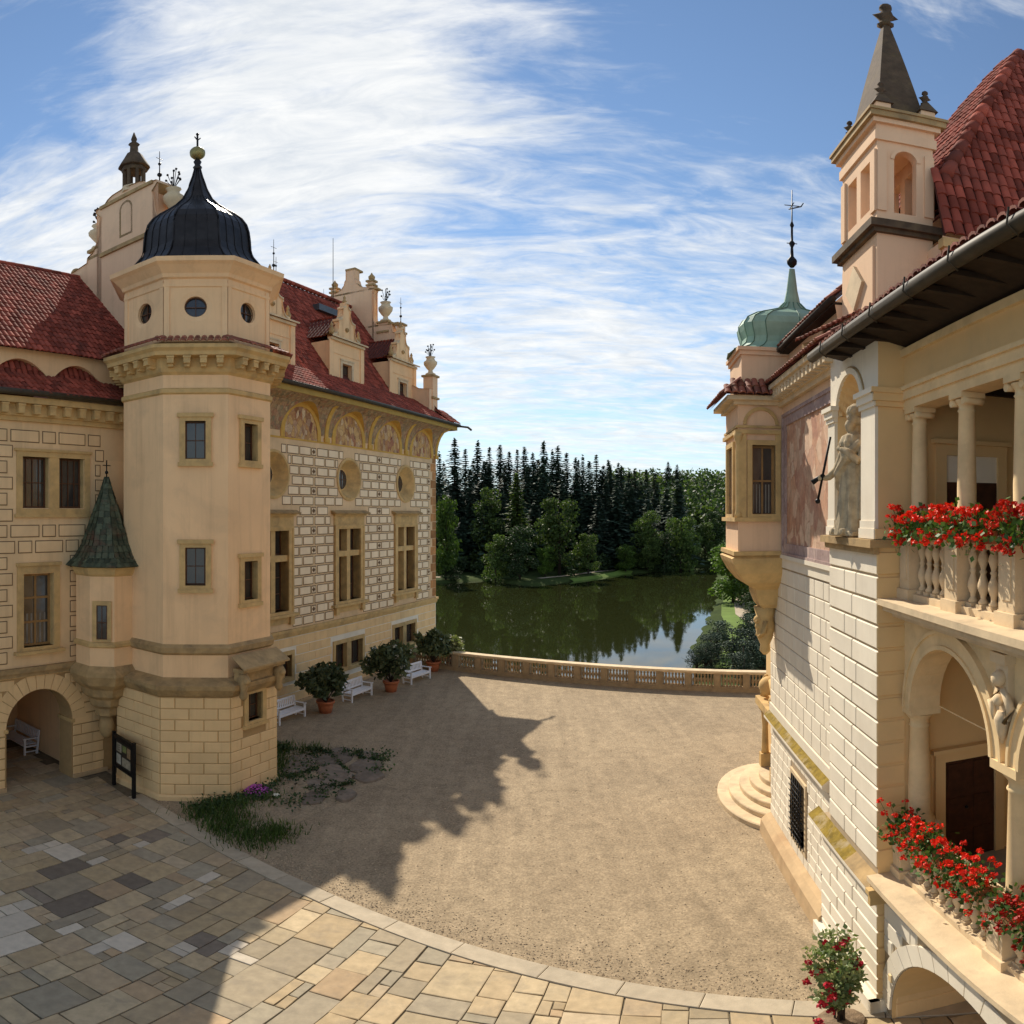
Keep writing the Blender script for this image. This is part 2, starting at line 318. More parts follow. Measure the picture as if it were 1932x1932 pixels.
EAVEP = mat('ochre_cove_top', (0.42, 0.28, 0.08), 0.12, 2, 0.9, streak=0.2)

# ------------------------------------------------------------------ mesh helpers
class MB:
    def __init__(s): s.v = []; s.f = []; s.m = []; s.sm = []
    def add(s, vs, fs, m=0, smooth=False, M=None):
        o = len(s.v)
        s.v += [tuple(M @ Vector(p)) for p in vs] if M is not None else [tuple(p) for p in vs]
        for f in fs: s.f.append(tuple(i + o for i in f)); s.m.append(m); s.sm.append(smooth)
    def quad(s, a, b, c, d, m=0): s.add([a, b, c, d], [(0, 1, 2, 3)], m)
    def box(s, x0, x1, y0, y1, z0, z1, m=0, M=None):
        s.add([(x0, y0, z0), (x1, y0, z0), (x1, y1, z0), (x0, y1, z0), (x0, y0, z1), (x1, y0, z1), (x1, y1, z1), (x0, y1, z1)],
              [(0, 3, 2, 1), (4, 5, 6, 7), (0, 1, 5, 4), (1, 2, 6, 5), (2, 3, 7, 6), (3, 0, 4, 7)], m, False, M)
    def lathe(s, prof, n=12, c=(0, 0, 0), m=0, smooth=True, a0=0.0, cap=True, M=None, fn=None):
        vs = []; fs = []
        for (r, z) in prof:
            for k in range(n):
                a = a0 + 2 * pi * k / n; rr = r * (fn(a, z) if fn else 1)
                vs.append((c[0] + rr * cos(a), c[1] + rr * sin(a), c[2] + z))
        for i in range(len(prof) - 1):
            for k in range(n):
                k2 = (k + 1) % n; fs.append((i * n + k, i * n + k2, (i + 1) * n + k2, (i + 1) * n + k))
        s.add(vs, fs, m, smooth, M)
        if cap:
            o = len(s.v) - len(vs)
            s.f.append(tuple(o + k for k in reversed(range(n)))); s.m.append(m); s.sm.append(False)
            b = o + (len(prof) - 1) * n
            s.f.append(tuple(b + k for k in range(n))); s.m.append(m); s.sm.append(False)
    def tube(s, pts, r, n=6, m=0, smooth=True, cap=True):
        pts = [Vector(p) for p in pts]; rs = r if isinstance(r, (list, tuple)) else [r] * len(pts)
        vs = []; fs = []
        for i, p in enumerate(pts):
            d = (pts[min(i + 1, len(pts) - 1)] - pts[max(i - 1, 0)]).normalized()
            a = d.cross(Vector((0, 0, 1)) if abs(d.z) < 0.95 else Vector((1, 0, 0))).normalized(); b = d.cross(a)
            for k in range(n):
                t = 2 * pi * k / n; vs.append(tuple(p + (a * cos(t) + b * sin(t)) * rs[i]))
        for i in range(len(pts) - 1):
            for k in range(n):
                k2 = (k + 1) % n; fs.append((i * n + k, i * n + k2, (i + 1) * n + k2, (i + 1) * n + k))
        if cap: fs += [tuple(reversed(range(n))), tuple((len(pts) - 1) * n + k for k in range(n))]
        s.add(vs, fs, m, smooth)
    def poly_prism(s, poly, y0, y1, m=0, axis='y', m2=None):
        """poly in (x,z), extruded along y; or for axis 'z' poly in (x,y)"""
        n = len(poly)
        if axis == 'y': vs = [(p[0], y0, p[1]) for p in poly] + [(p[0], y1, p[1]) for p in poly]
        elif axis == 'z': vs = [(p[0], p[1], y0) for p in poly] + [(p[0], p[1], y1) for p in poly]
        else: vs = [(y0, p[0], p[1]) for p in poly] + [(y1, p[0], p[1]) for p in poly]
        s.add(vs, [tuple(range(n)), tuple(reversed(range(n, 2 * n)))], m)
        o = len(s.v) - 2 * n
        for k in range(n):
            k2 = (k + 1) % n; s.f.append((o + k, o + k2, o + n + k2, o + n + k)); s.m.append(m if m2 is None else m2); s.sm.append(False)
    def sphere(s, c, r, n=8, m=0, sz=1.0):
        prof = [(max(0.002, r * sin(pi * i / n)), -r * sz * cos(pi * i / n)) for i in range(n + 1)]
        s.lathe(prof, n + 2, c, m)
    def mesh(s, name, mats):
        me = bpy.data.meshes.new(name); me.from_pydata(s.v, [], s.f)
        for x in (mats if isinstance(mats, (list, tuple)) else [mats]): me.materials.append(x)
        me.polygons.foreach_set('material_index', s.m); me.polygons.foreach_set('use_smooth', s.sm); me.update()
        return me
    def build(s, name, mats, parent=None, kind=None, loc=None, label=None):
        o = bpy.data.objects.new(name, s.mesh(name, mats)); COL.objects.link(o)
        if parent is not None: o.parent = parent
        if loc is not None: o.location = loc
        if kind: o['kind'] = kind
        if label: o['label'] = label
        return o

def tag(o, label, cat, group=None):
    o['label'] = label; o['category'] = cat
    if group: o['group'] = group
    return o
def thing(name, label, cat, loc=(0, 0, 0), rz=0.0, group=None):
    o = bpy.data.objects.new(name, None); COL.objects.link(o); o.location = loc; o.rotation_euler = (0, 0, rz)
    o.empty_display_size = 0.3
    return tag(o, label, cat, group)
def copy_tree(o, parent=None):
    c = o.copy(); COL.objects.link(c); c.parent = parent
    for ch in o.children: copy_tree(ch, c)
    return c
def link(name, me, parent, loc=(0, 0, 0), M=None, kind=None):
    o = bpy.data.objects.new(name, me); COL.objects.link(o); o.parent = parent
    if M is not None: o.matrix_local = M
    else: o.location = loc
    if kind: o['kind'] = kind
    return o
def wmat(o):
    M = Matrix.LocRotScale(o.location, o.rotation_euler, o.scale)
    return (wmat(o.parent) @ M) if o.parent else M
def pieces(parent, name, items, cap=300):
    """items: (mesh, local matrix). The nearest `cap` become parts, the rest one joined part."""
    W = wmat(parent); c = Vector((0, 0, CAMZ))
    items = sorted(items, key=lambda it: (W @ it[1].translation - c).length)
    for me, M in items[:cap]: link(name, me, parent, M=M)
    rest = items[cap:]
    if rest:
        mb = MB(); mats = list(rest[0][0].materials)
        for me, M in rest:
            vs = [v.co for v in me.vertices]
            o = len(mb.v); mb.v += [tuple(M @ v) for v in vs]
            for p in me.polygons: mb.f.append(tuple(i + o for i in p.vertices)); mb.m.append(p.material_index); mb.sm.append(p.use_smooth)
        mb.build(name, mats, parent, kind='stuff')

_bm = {}
def block_mesh(w, h, proud, ch, mats, border=0.0, back=0.0, wob=0):
    """a facing stone / plaster block: centred, front towards -y, chamfered; border = drawn outline width"""
    w = round(w, 2); h = round(h, 2)
    key = (w, h, proud, ch, border, back, tuple(m.name for m in mats))
    if key in _bm: return _bm[key]
    mb = MB(); a, b = w / 2, h / 2
    R = lambda i, y: [(-a + i, y, -b + i), (a - i, y, -b + i), (a - i, y, b - i), (-a + i, y, b - i)]
    rings = [R(0, back), R(0, -proud * 0.4), R(ch, -proud)]
    ms = [0, 0]
    if border: rings = [R(0, back), R(0, -proud), R(border, -proud), R(border + ch, -proud * 1.6)]; ms = [1, 1, 0]
    vs = [p for r in rings for p in r]; mb.add(vs, [])
    for i in range(len(rings) - 1):
        for k in range(4):
            k2 = (k + 1) % 4; mb.f.append((i * 4 + k, i * 4 + k2, i * 4 + 4 + k2, i * 4 + 4 + k)); mb.m.append(ms[i]); mb.sm.append(False)
    o = (len(rings) - 1) * 4; mb.f.append((o, o + 1, o + 2, o + 3)); mb.m.append(0); mb.sm.append(False)
    _bm[key] = mb.mesh('block', list(mats)); return _bm[key]

def course(x0, x1, pattern, gap, start=0.0):
    """cut a run into block spans following a repeating list of lengths"""
    out = []; x = x0 - start; i = 0
    while x < x1:
        w = pattern[i % len(pattern)]
        a, b = max(x, x0), min(x + w, x1)
        if b - a > 0.12: out.append((a, b))
        x += w + gap; i += 1
    return out
def cut(spans, z0, z1, holes, minw=0.14, pad=0.03):
    for (hx0, hx1, hz0, hz1) in holes:
        if hz1 <= z0 or hz0 >= z1: continue
        ns = []
        for a, b in spans:
            if b <= hx0 - pad or a >= hx1 + pad: ns.append((a, b)); continue
            if hx0 - pad - a > minw: ns.append((a, hx0 - pad))
            if b - hx1 - pad > minw: ns.append((hx1 + pad, b))
        spans = ns
    return spans

def wall_panel(mb, x0, x1, z0, z1, y, holes=(), m=0, reveal=0.35, mr=None, M=None):
    """vertical wall sheet facing -y with rectangular holes (hx0,hx1,hz0,hz1[,reveal])"""
    xs = sorted({x0, x1, *[min(max(h[0], x0), x1) for h in holes], *[min(max(h[1], x0), x1) for h in holes]})
    zs = sorted({z0, z1, *[min(max(h[2], z0), z1) for h in holes], *[min(max(h[3], z0), z1) for h in holes]})
    for i in range(len(xs) - 1):
        for j in range(len(zs) - 1):
            cx, cz = (xs[i] + xs[i + 1]) / 2, (zs[j] + zs[j + 1]) / 2
            if any(h[0] < cx < h[1] and h[2] < cz < h[3] for h in holes): continue
            mb.add([(xs[i], y, zs[j]), (xs[i + 1], y, zs[j]), (xs[i + 1], y, zs[j + 1]), (xs[i], y, zs[j + 1])], [(0, 1, 2, 3)], m, False, M)
    for h in holes:
        d = h[4] if len(h) > 4 else reveal; a, b, c, e = h[:4]; mm = m if mr is None else mr
        if d <= 0: continue
        mb.add([(a, y, c), (b, y, c), (b, y, e), (a, y, e), (a, y + d, c), (b, y + d, c), (b, y + d, e), (a, y + d, e)],
               [(0, 4, 5, 1), (1, 5, 6, 2), (2, 6, 7, 3), (3, 7, 4, 0)], mm, False, M)

def frame_box(mb, x0, x1, z0, z1, w, y0, y1, m=0, wb=None, wt=None):
    wb = w if wb is None else wb; wt = w if wt is None else wt
    mb.box(x0, x0 + w, y0, y1, z0 + wb, z1 - wt, m); mb.box(x1 - w, x1, y0, y1, z0 + wb, z1 - wt, m)
    mb.box(x0, x1, y0, y1, z0, z0 + wb, m); mb.box(x0, x1, y0, y1, z1 - wt, z1, m)

def sash(par, x0, x1, z0, z1, y, cols=2, rows=2, fm=None, bar=0.035, curtain=False, edge=0.06):
    """timber frame and panes as sub-parts of a window, in its opening at depth y"""
    fm = fm or FRAME
    mb = MB(); frame_box(mb, x0, x1, z0, z1, edge, y - 0.05, y)
    for i in range(1, cols):
        x = x0 + (x1 - x0) * i / cols; mb.box(x - bar / 2, x + bar / 2, y - 0.04, y - 0.002, z0 + edge, z1 - edge)
    for j in range(1, rows):
        z = z0 + (z1 - z0) * j / rows; mb.box(x0 + edge, x1 - edge, y - 0.045, y - 0.003, z - bar / 2, z + bar / 2)
    mb.build('casement', fm, par)
    p = MB(); p.quad((x0 + .02, y - 0.012, z0 + .02), (x1 - .02, y - 0.012, z0 + .02), (x1 - .02, y - 0.012, z1 - .02), (x0 + .02, y - 0.012, z1 - .02)); p.build('pane', GLASS, par)
    if curtain:
        c = MB(); n = 6
        for i in range(n):
            a = x0 + .06 + (x1 - x0 - .12) * i / n; b = a + (x1 - x0 - .12) / n * 0.42
            c.quad((a, y - 0.018, z0 + .08), (b, y - 0.018, z0 + .08), (b, y - 0.018, z0 + (z1 - z0) * .45), (a, y - 0.018, z0 + (z1 - z0) * .45))
        c.build('curtain', CURT, par)

LO = (-9.46, 31.63, 0.0); LR = radians(69.75)
RO = (5.2, 8.85, 0.0); RB = radians(9); RR = atan2(-cos(RB), -sin(RB))
LM = Matrix.Translation(LO) @ Matrix.Rotation(LR, 4, 'Z')
RM = Matrix.Translation(RO) @ Matrix.Rotation(RR, 4, 'Z')
def Lw(x, y, z=0.0): return tuple(LM @ Vector((x, y, z)))
def Rw(x, y, z=0.0): return tuple(RM @ Vector((x, y, z)))

def tile_mesh(w, l, mats=None, thick=0.018, name='roof_tile', seg=4):
    """one barrel (monk) tile: arch across x, length along y, lies on z=0, tapering up the slope"""
    mb = MB(); vs = []
    for yy, k in ((0, 1.0), (l * 1.12, 0.86)):
        for i in range(seg + 1):
            a = pi * i / seg; vs.append((-cos(a) * w / 2 * k, yy, sin(a) * w * 0.36 * k + (0.02 if yy == 0 else 0.0)))
    fs = [(i, i + 1, seg + 2 + i, seg + 1 + i) for i in range(seg)]
    mb.add(vs, fs, 0, True)
    mb.add(vs[:seg + 1] + [(p[0] * .8, p[1], p[2] * .55) for p in vs[:seg + 1]], [(i, seg + 1 + i, seg + 2 + i, i + 1) for i in range(seg)], 0, False)
    return mb.mesh(name, mats or TILE)

def tile_field(parent, me, o, u, v, nu, nv, pu, pv, keep=None, cap=300, jit=0.012, name='roof_tile'):
    o, u, v = Vector(o), Vector(u).normalized(), Vector(v).normalized(); n = u.cross(v).normalized()
    items = []
    for j in range(nv):
        for i in range(nu):
            a, b = (i + 0.5) * pu, j * pv
            if keep and not keep(a, b): continue
            p = o + u * (a + rnd.uniform(-jit, jit)) + v * (b + rnd.uniform(-jit, jit)) + n * rnd.uniform(0, jit)
            M = Matrix(((u.x, v.x, n.x, p.x), (u.y, v.y, n.y, p.y), (u.z, v.z, n.z, p.z), (0, 0, 0, 1)))
            items.append((me, M))
    pieces(parent, name, items, cap)

def urn(par, c, h, r, m=None, flowers=True, name='urn'):
    """stone vase with an iron bouquet"""
    mb = MB(); k = h
    mb.lathe([(r * .75, 0), (r * .75, k * .07), (r * .4, k * .12), (r * .3, k * .2), (r * .55, k * .27), (r * .95, k * .42), (r, k * .52), (r * .7, k * .58), (r * .55, k * .66), (r * .75, k * .72), (r * .4, k * .74)], 10, c)
    u_ = mb.build(name, m or PALEST, par)
    if flowers:
        f = MB(); top = Vector(c) + Vector((0, 0, k * .72)); rr = random.Random(int(c[0] * 100) + 5)
        f.tube([top, top + Vector((0, 0, k * .5))], r * .05, 4)
        for i in range(11):
            a = rr.uniform(0, 2 * pi); e = rr.uniform(0.1, 1.0); q = top + Vector((cos(a) * r * .75 * (1 - e * .4), sin(a) * r * .75 * (1 - e * .4), k * (.12 + .36 * e)))
            f.tube([top, q], r * .035, 3, cap=False); f.sphere(q, r * .13, 4)
        f.build('iron_bouquet', IRON, u_)
    return u_

def finial_rod(par, c, h, r=0.03):
    mb = MB(); mb.tube([c, (c[0], c[1], c[2] + h)], [r, r * .4], 5)
    mb.sphere((c[0], c[1], c[2] + h * .3), r * 3.2, 6); mb.sphere((c[0], c[1], c[2] + h * .62), r * 2.2, 5)
    mb.tube([(c[0] - h * .1, c[1], c[2] + h * .78), (c[0] + h * .1, c[1], c[2] + h * .78)], r * .5, 4)
    return mb.build('finial', IRON, par)

def arch_pts(cx, cz, r, n=16, a0=0.0, a1=pi): return [(cx - r * cos(a0 + (a1 - a0) * i / n), cz + r * sin(a0 + (a1 - a0) * i / n)) for i in range(n + 1)]

def arch_panel(mb, x0, x1, z0, z1, y, cx, r, spring, depth, m=0, mr=None, n=16):
    """wall sheet x0..x1,z0..z1 facing -y with a round-headed opening down to z0, and its soffit"""
    if cx - r > x0: mb.quad((x0, y, z0), (cx - r, y, z0), (cx - r, y, z1), (x0, y, z1), m)
    if cx + r < x1: mb.quad((cx + r, y, z0), (x1, y, z0), (x1, y, z1), (cx + r, y, z1), m)
    P = arch_pts(cx, spring, r, n); mr = m if mr is None else mr
    for (ax, az), (bx, bz) in zip(P, P[1:]):
        mb.quad((ax, y, az), (bx, y, bz), (bx, y, z1), (ax, y, z1), m)
        mb.quad((ax, y, az), (ax, y + depth, az), (bx, y + depth, bz), (bx, y, bz), mr)
    for sx in (cx - r, cx + r): mb.quad((sx, y, z0), (sx, y + depth, z0), (sx, y + depth, spring), (sx, y, spring), mr)

def arch_ring(mb, cx, cz, r0, r1, y0, y1, m=0, n=20, a0=0.0, a1=pi):
    A = arch_pts(cx, cz, r0, n, a0, a1); B = arch_pts(cx, cz, r1, n, a0, a1)
    for i in range(n):
        a, b, c, d = A[i], A[i + 1], B[i + 1], B[i]
        mb.add([(a[0], y0, a[1]), (b[0], y0, b[1]), (c[0], y0, c[1]), (d[0], y0, d[1]), (a[0], y1, a[1]), (b[0], y1, b[1]), (c[0], y1, c[1]), (d[0], y1, d[1])],
               [(0, 1, 2, 3), (0, 4, 5, 1), (3, 2, 6, 7)], m)

def voussoirs(par, cx, cz, r0, r1, y, proud, n, mats, name='voussoir', a0=0.0, a1=pi, gap=0.02):
    for i in range(n):
        t0 = a0 + (a1 - a0) * i / n; t1 = a0 + (a1 - a0) * (i + 1) / n; g = gap / (r0 + r1)
        mb = MB(); A = arch_pts(cx, cz, r0 + gap / 2, 2, t0 + g, t1 - g); B = arch_pts(cx, cz, r1 - gap / 2, 2, t0 + g, t1 - g)
        mb.poly_prism([A[0], A[1], A[2], B[2], B[1], B[0]], y - proud, y)
        mb.build(name, mats, par)

# ------------------------------------------------------------------ the setting: courtyard, paving, terrace, lake, park
def struct(name, mb, mats, parent=None):
    o = mb.build(name, mats, parent)
    if parent is None: o['kind'] = 'structure'
    return o
KA = radians(-29.1); K0 = Vector((-9.84, 17.49)); KD = Vector((cos(KA), sin(KA))); KN = Vector((-KD.y, KD.x))   # kerb: outer edge line
BA = radians(-25.0); B0 = Vector((-1.1, 37.77)); BD = Vector((cos(BA), sin(BA))); BN = Vector((-BD.y, BD.x))     # balustrade foot line
def lineX(P, D, Q, E):
    den = D.x * E.y - D.y * E.x; t = ((Q.x - P.x) * E.y - (Q.y - P.y) * E.x) / den; return P + D * t, t
mb = MB()
a, b = K0 - KD * 10, K0 + KD * 40
c, d = B0 + BD * 40 + BN * 0.55, B0 - BD * 6.4 + BN * 0.55
g = [(a.x, a.y), (b.x, b.y), (c.x, c.y), (d.x, d.y), (-24, 40)]
mb.add([(x, y, 0) for x, y in g], [tuple(range(len(g)))])
struct('courtyard_ground', mb, GRAVEL)
mb = MB()   # terrace retaining wall down to the lake
for i in range(24):
    p = d + (c - d) * i / 24; q = d + (c - d) * (i + 1) / 24
    mb.add([(p.x, p.y, -9), (q.x, q.y, -9), (q.x, q.y, -0.004), (p.x, p.y, -0.004)], [(0, 1, 2, 3)])
struct('terrace_wall', mb, STONEB)

def clip_poly(poly, P, N):
    out = []
    for i in range(len(poly)):
        a, b = poly[i], poly[(i + 1) % len(poly)]; da, db = (a - P).dot(N), (b - P).dot(N)
        if da >= 0: out.append(a)
        if (da >= 0) != (db >= 0): out.append(a + (b - a) * (da / (da - db)))
    return out
def prism_slab(poly, z0, z1, ch=0.012):
    """flat stone with a slightly worn edge, origin at its middle"""
    n = len(poly); c = sum(poly, Vector((0, 0))) / n
    q = [p - c for p in poly]
    ins = []
    for i in range(n):
        d = q[i]; L = d.length; ins.append(d * max(0.2, (L - ch * 1.6) / max(L, 1e-4)))
    m = MB(); m.add([(p.x, p.y, z0) for p in q] + [(p.x, p.y, z1 - ch * .6) for p in q] + [(p.x, p.y, z1) for p in ins],
                    [(i, (i + 1) % n, n + (i + 1) % n, n + i) for i in range(n)] + [(n + i, n + (i + 1) % n, 2 * n + (i + 1) % n, 2 * n + i) for i in range(n)] + [tuple(range(2 * n, 3 * n))])
    return m, c
KW = 0.46
pave = MB(); a2, b2 = K0 - KD * 16, K0 + KD * 26
pave.add([(p.x, p.y, -0.03) for p in (a2 + KN * 6, a2 - KN * 26, b2 - KN * 26, b2 + KN * 6)], [(3, 2, 1, 0)])
pave_o = struct('pavement', pave, JOINT)
PQ = radians(15); QD = Vector((sin(PQ), cos(PQ))); PD = Vector((QD.y, -QD.x))
rs = random.Random(11)
def seen_ground(p, m=0.05):
    b = atan2(p.x, p.y); dist = p.length; el = math.atan(CAMZ / dist)
    return abs(b) < 0.743 + m and el < 0.74 + m
TCL = (-10.583, -3.211)
def in_building(p):
    l = LM.inverted() @ Vector((p.x, p.y, 0))
    if l.y > -1.15 and not (-16.55 < l.x < -14.2 and l.y < 3.0): return True
    return (l.x - TCL[0]) ** 2 + (l.y - TCL[1]) ** 2 < 2.3 ** 2
slabs = []
x = -24.0
while x < 16:
    w = rs.choice([0.4, 0.5, 0.6, 0.7, 0.85]); y = -2.0 + rs.uniform(0, 1)
    while y < 24:
        l = rs.choice([0.45, 0.6, 0.75, 0.9, 1.2])
        cen = PD * (x + w / 2) + QD * (y + l / 2)
        if seen_ground(cen, 0.09) and (cen - K0).dot(KN) < 0.6 and not in_building(cen):
            sub = [(x, x + w, y, y + l)]
            nearL = cen.x < -3.5 and cen.y > 9
            if rs.random() < (0.22 if nearL else 0.10): sub = [(x, x + w * .52, y, y + l), (x + w * .52, x + w, y, y + l * .45), (x + w * .52, x + w, y + l * .45, y + l)]
            elif rs.random() < 0.08: sub = [(x, x + w, y, y + l * .3), (x, x + w, y + l * .3, y + l)]
            for (x0, x1, y0, y1) in sub:
                g_ = 0.011
                pl = [PD * xx + QD * yy for xx, yy in ((x0 + g_, y0 + g_), (x1 - g_, y0 + g_), (x1 - g_, y1 - g_), (x0 + g_, y1 - g_))]
                pl = [p + Vector((rs.uniform(-.013, .013), rs.uniform(-.013, .013))) for p in pl]
                pl = clip_poly(pl, K0 - KN * (KW + 0.012), -KN)
                if len(pl) < 3: continue
                small = (x1 - x0) * (y1 - y0) < 0.17
                z1 = rs.uniform(-0.008, 0.008)
                m_, c_ = prism_slab(pl, -0.028, z1)
                mt = SLABP if (nearL and rs.random() < (.32 if small else .06)) else SLABD if (nearL and not small and rs.random() < .08) else SLAB
                slabs.append((m_.mesh('paving_slab', mt), Matrix.Translation((c_.x, c_.y, 0))))
        y += l
    x += w
pieces(pave_o, 'paving_slab', slabs, 300)
t = -1.0; ks = []
while t < 22:
    l = rs.uniform(1.25, 1.75); cen = K0 + KD * (t + l / 2)
    if seen_ground(cen, 0.1) and not in_building(cen):
        g_ = 0.008
        m_, c_ = prism_slab([K0 + KD * (t + g_) - KN * KW, K0 + KD * (t + l - g_) - KN * KW, K0 + KD * (t + l - g_), K0 + KD * (t + g_)], -0.03, 0.022 + rs.uniform(-.003, .003))
        ks.append((m_.mesh('kerb_stone', KERB), Matrix.Translation((c_.x, c_.y, 0))))
    t += l
pieces(pave_o, 'kerb_stone', ks)

pb = MB(); rp = random.Random(91)
for i in range(5200):
    if i % 3: t_ = rp.uniform(-1, 19); q = abs(rp.gauss(0, .5)) * (1 if rp.random() < .8 else 3); p = K0 + KD * t_ + KN * (q + .02)
    else: p = Vector((rp.uniform(-4, 8), rp.uniform(11, 33)))
    if (p - K0).dot(KN) < .02: continue
    s_ = rp.uniform(.008, .03); a = rp.uniform(0, 6.28); o = len(pb.v)
    for k in range(3): pb.v.append((p.x + s_ * cos(a + k * 2.1), p.y + s_ * sin(a + k * 2.1), 0.0))
    pb.v.append((p.x, p.y, s_ * .8)); pb.f += [(o, o + 1, o + 3), (o + 1, o + 2, o + 3), (o + 2, o, o + 3)]; pb.m += [0] * 3; pb.sm += [False] * 3
pb.build('loose_pebbles', mat('pebble', (0.40, 0.31, 0.21), 0.2, 4, 0.9, rand=0.45))['kind'] = 'stuff'

# lake and park
LAKE = [(-160, 150), (-60, 151), (-15, 148), (-6, 155), (4, 143), (10, 149), (18, 158), (27, 169), (33, 172), (44, 183), (55, 190), (60, 184), (49, 160), (43, 143), (35.5, 116), (27, 93), (20, 75), (16, 58), (10, 46), (-20, 48), (-160, 48)]
def sdist(px, py):
    best = 1e9; ins = False; n = len(LAKE)
    for i in range(n):
        x1, y1 = LAKE[i]; x2, y2 = LAKE[(i + 1) % n]
        dx, dy = x2 - x1, y2 - y1; t_ = max(0, min(1, ((px - x1) * dx + (py - y1) * dy) / (dx * dx + dy * dy)))
        best = min(best, math.hypot(px - x1 - t_ * dx, py - y1 - t_ * dy))
        if (y1 > py) != (y2 > py) and px < (x2 - x1) * (py - y1) / (y2 - y1) + x1: ins = not ins
    return -best if ins else best
def ground_h(px, py):
    s = sdist(px, py)
    if s < 0: return max(-8.0, -6.0 + s * 0.5) - 0.12
    h = -5.75 + min(s, 2.5) * 0.16
    if s > 10: h += min(s - 10, 160) * 0.075
    dd = math.hypot(px, py)
    if dd > 215 and px > 20: h += min((dd - 215) * 0.075, 15)
    if py < 70 and px > 8: h = min(h, -5.2 + s * 0.05)
    return h
lk = MB(); lk.add([(-400, 46, -6), (200, 42, -6), (200, 260, -6), (-400, 260, -6)], [(0, 1, 2, 3)])
struct('lake', lk, WATER)
tb = MB()
def axis(a, b, fine0, fine1, f, c):
    out = [a]
    while out[-1] < b:
        v = out[-1]; out.append(v + (f if fine0 <= v < fine1 else c))
    return out
XS = axis(-420, 900, -40, 80, 2.5, 40); YS = axis(44, 1600, 44, 210, 2.5, 50)
for y_ in YS:
    for x_ in XS: tb.v.append((x_, y_, ground_h(x_, y_)))
nx = len(XS)
for j in range(len(YS) - 1):
    for i in range(nx - 1): tb.f.append((j * nx + i, j * nx + i + 1, (j + 1) * nx + i + 1, (j + 1) * nx + i)); tb.m.append(0); tb.sm.append(True)
struct('park_terrain', tb, PARK)
pt = MB()   # gravel path on the right bank and along the far bank, draped on the ground
def ribbon(mb_, pts, w, lift=0.12):
    P = [Vector(p) for p in pts]; fine = []
    for p, q in zip(P, P[1:]):
        n_ = max(2, int((q - p).length / 2)); fine += [p + (q - p) * k / n_ for k in range(n_)]
    fine.append(P[-1]); vs = []
    for i, p in enumerate(fine):
        d_ = (fine[min(i + 1, len(fine) - 1)] - fine[max(0, i - 1)]).normalized(); nn = Vector((-d_.y, d_.x))
        for s_ in (-1, 1):
            q = p + nn * (s_ * w / 2); vs.append((q.x, q.y, ground_h(q.x, q.y) + lift))
    mb_.add(vs, [(2 * i, 2 * i + 1, 2 * i + 3, 2 * i + 2) for i in range(len(fine) - 1)], 0, True)
ribbon(pt, [(32, 76), (31.5, 84), (32.5, 92), (36, 103), (40.5, 116)], 3.0)
ribbon(pt, [(-60, 156.5), (-30, 156), (-16, 154.5)], 2.2)
ribbon(pt, [(6, 152.5), (12, 158), (20, 168), (26, 174)], 1.6)
struct('park_path', pt, mat('path_gravel', (0.42, 0.34, 0.24), 0.12, 0.6, 0.95))
gr = MB()   # close mown grass edge of the right bank
ribbon(gr, [(19.5, 60), (24, 70), (27.8, 82), (30.2, 92), (34, 104), (38.6, 116)], 2.6, 0.08)
ribbon(gr, [(14, 152), (20, 158.5), (26, 166.5), (29, 172)], 3.2, 0.3)
ribbon(gr, [(60, 190), (72, 205), (80, 230)], 16.0, 0.3)
struct('lawn_edge', gr, mat('mown_grass', (0.12, 0.185, 0.03), 0.2, 0.4, 0.95))

# ------------------------------------------------------------------ stone balustrade along the terrace
tL, _ = lineX(B0, BD, Vector(Lw(0, 0)[:2]), Vector((cos(LR), sin(LR))))
start = (tL - B0).dot(BD); span0 = start + 0.15; span1 = 16.2; PITCH = 1.46
bal = thing('terrace_balustrade', 'long low stone balustrade along the far edge of the courtyard above the lake', 'balustrade', (B0.x, B0.y, 0), BA)
m_ = MB(); m_.box(span0, span1, 0.0, 0.42, 0.0, 0.2); m_.box(span0, span1, 0.06, 0.36, 0.2, 0.26); m_.build('base', BALST, bal)
m_ = MB(); m_.box(span0, span1, 0.02, 0.40, 0.93, 1.0); m_.box(span0, span1, -0.03, 0.45, 1.0, 1.09); m_.build('rail', PALEST, bal)
bp = MB(); bp.lathe([(.075, 0), (.075, .05), (.05, .08), (.045, .12), (.085, .25), (.09, .31), (.045, .45), (.04, .5), (.07, .56), (.045, .6), (.075, .63), (.075, .67)], 8); bal_me = bp.mesh('baluster', BALST)
pp = MB(); pp.box(-.17, .17, -.01, .43, .2, .95); pp.box(-.11, .11, -.03, -.01, .3, .85); post_me = pp.mesh('post', BALST)
x_ = span0 + .3
while x_ < span1:
    link('post', post_me, bal, (x_, 0, 0))
    for k in range(6):
        if x_ + .3 + 5 * .17 < span1: link('baluster', bal_me, bal, (x_ + .305 + k * .17, .21, .26))
    x_ += PITCH

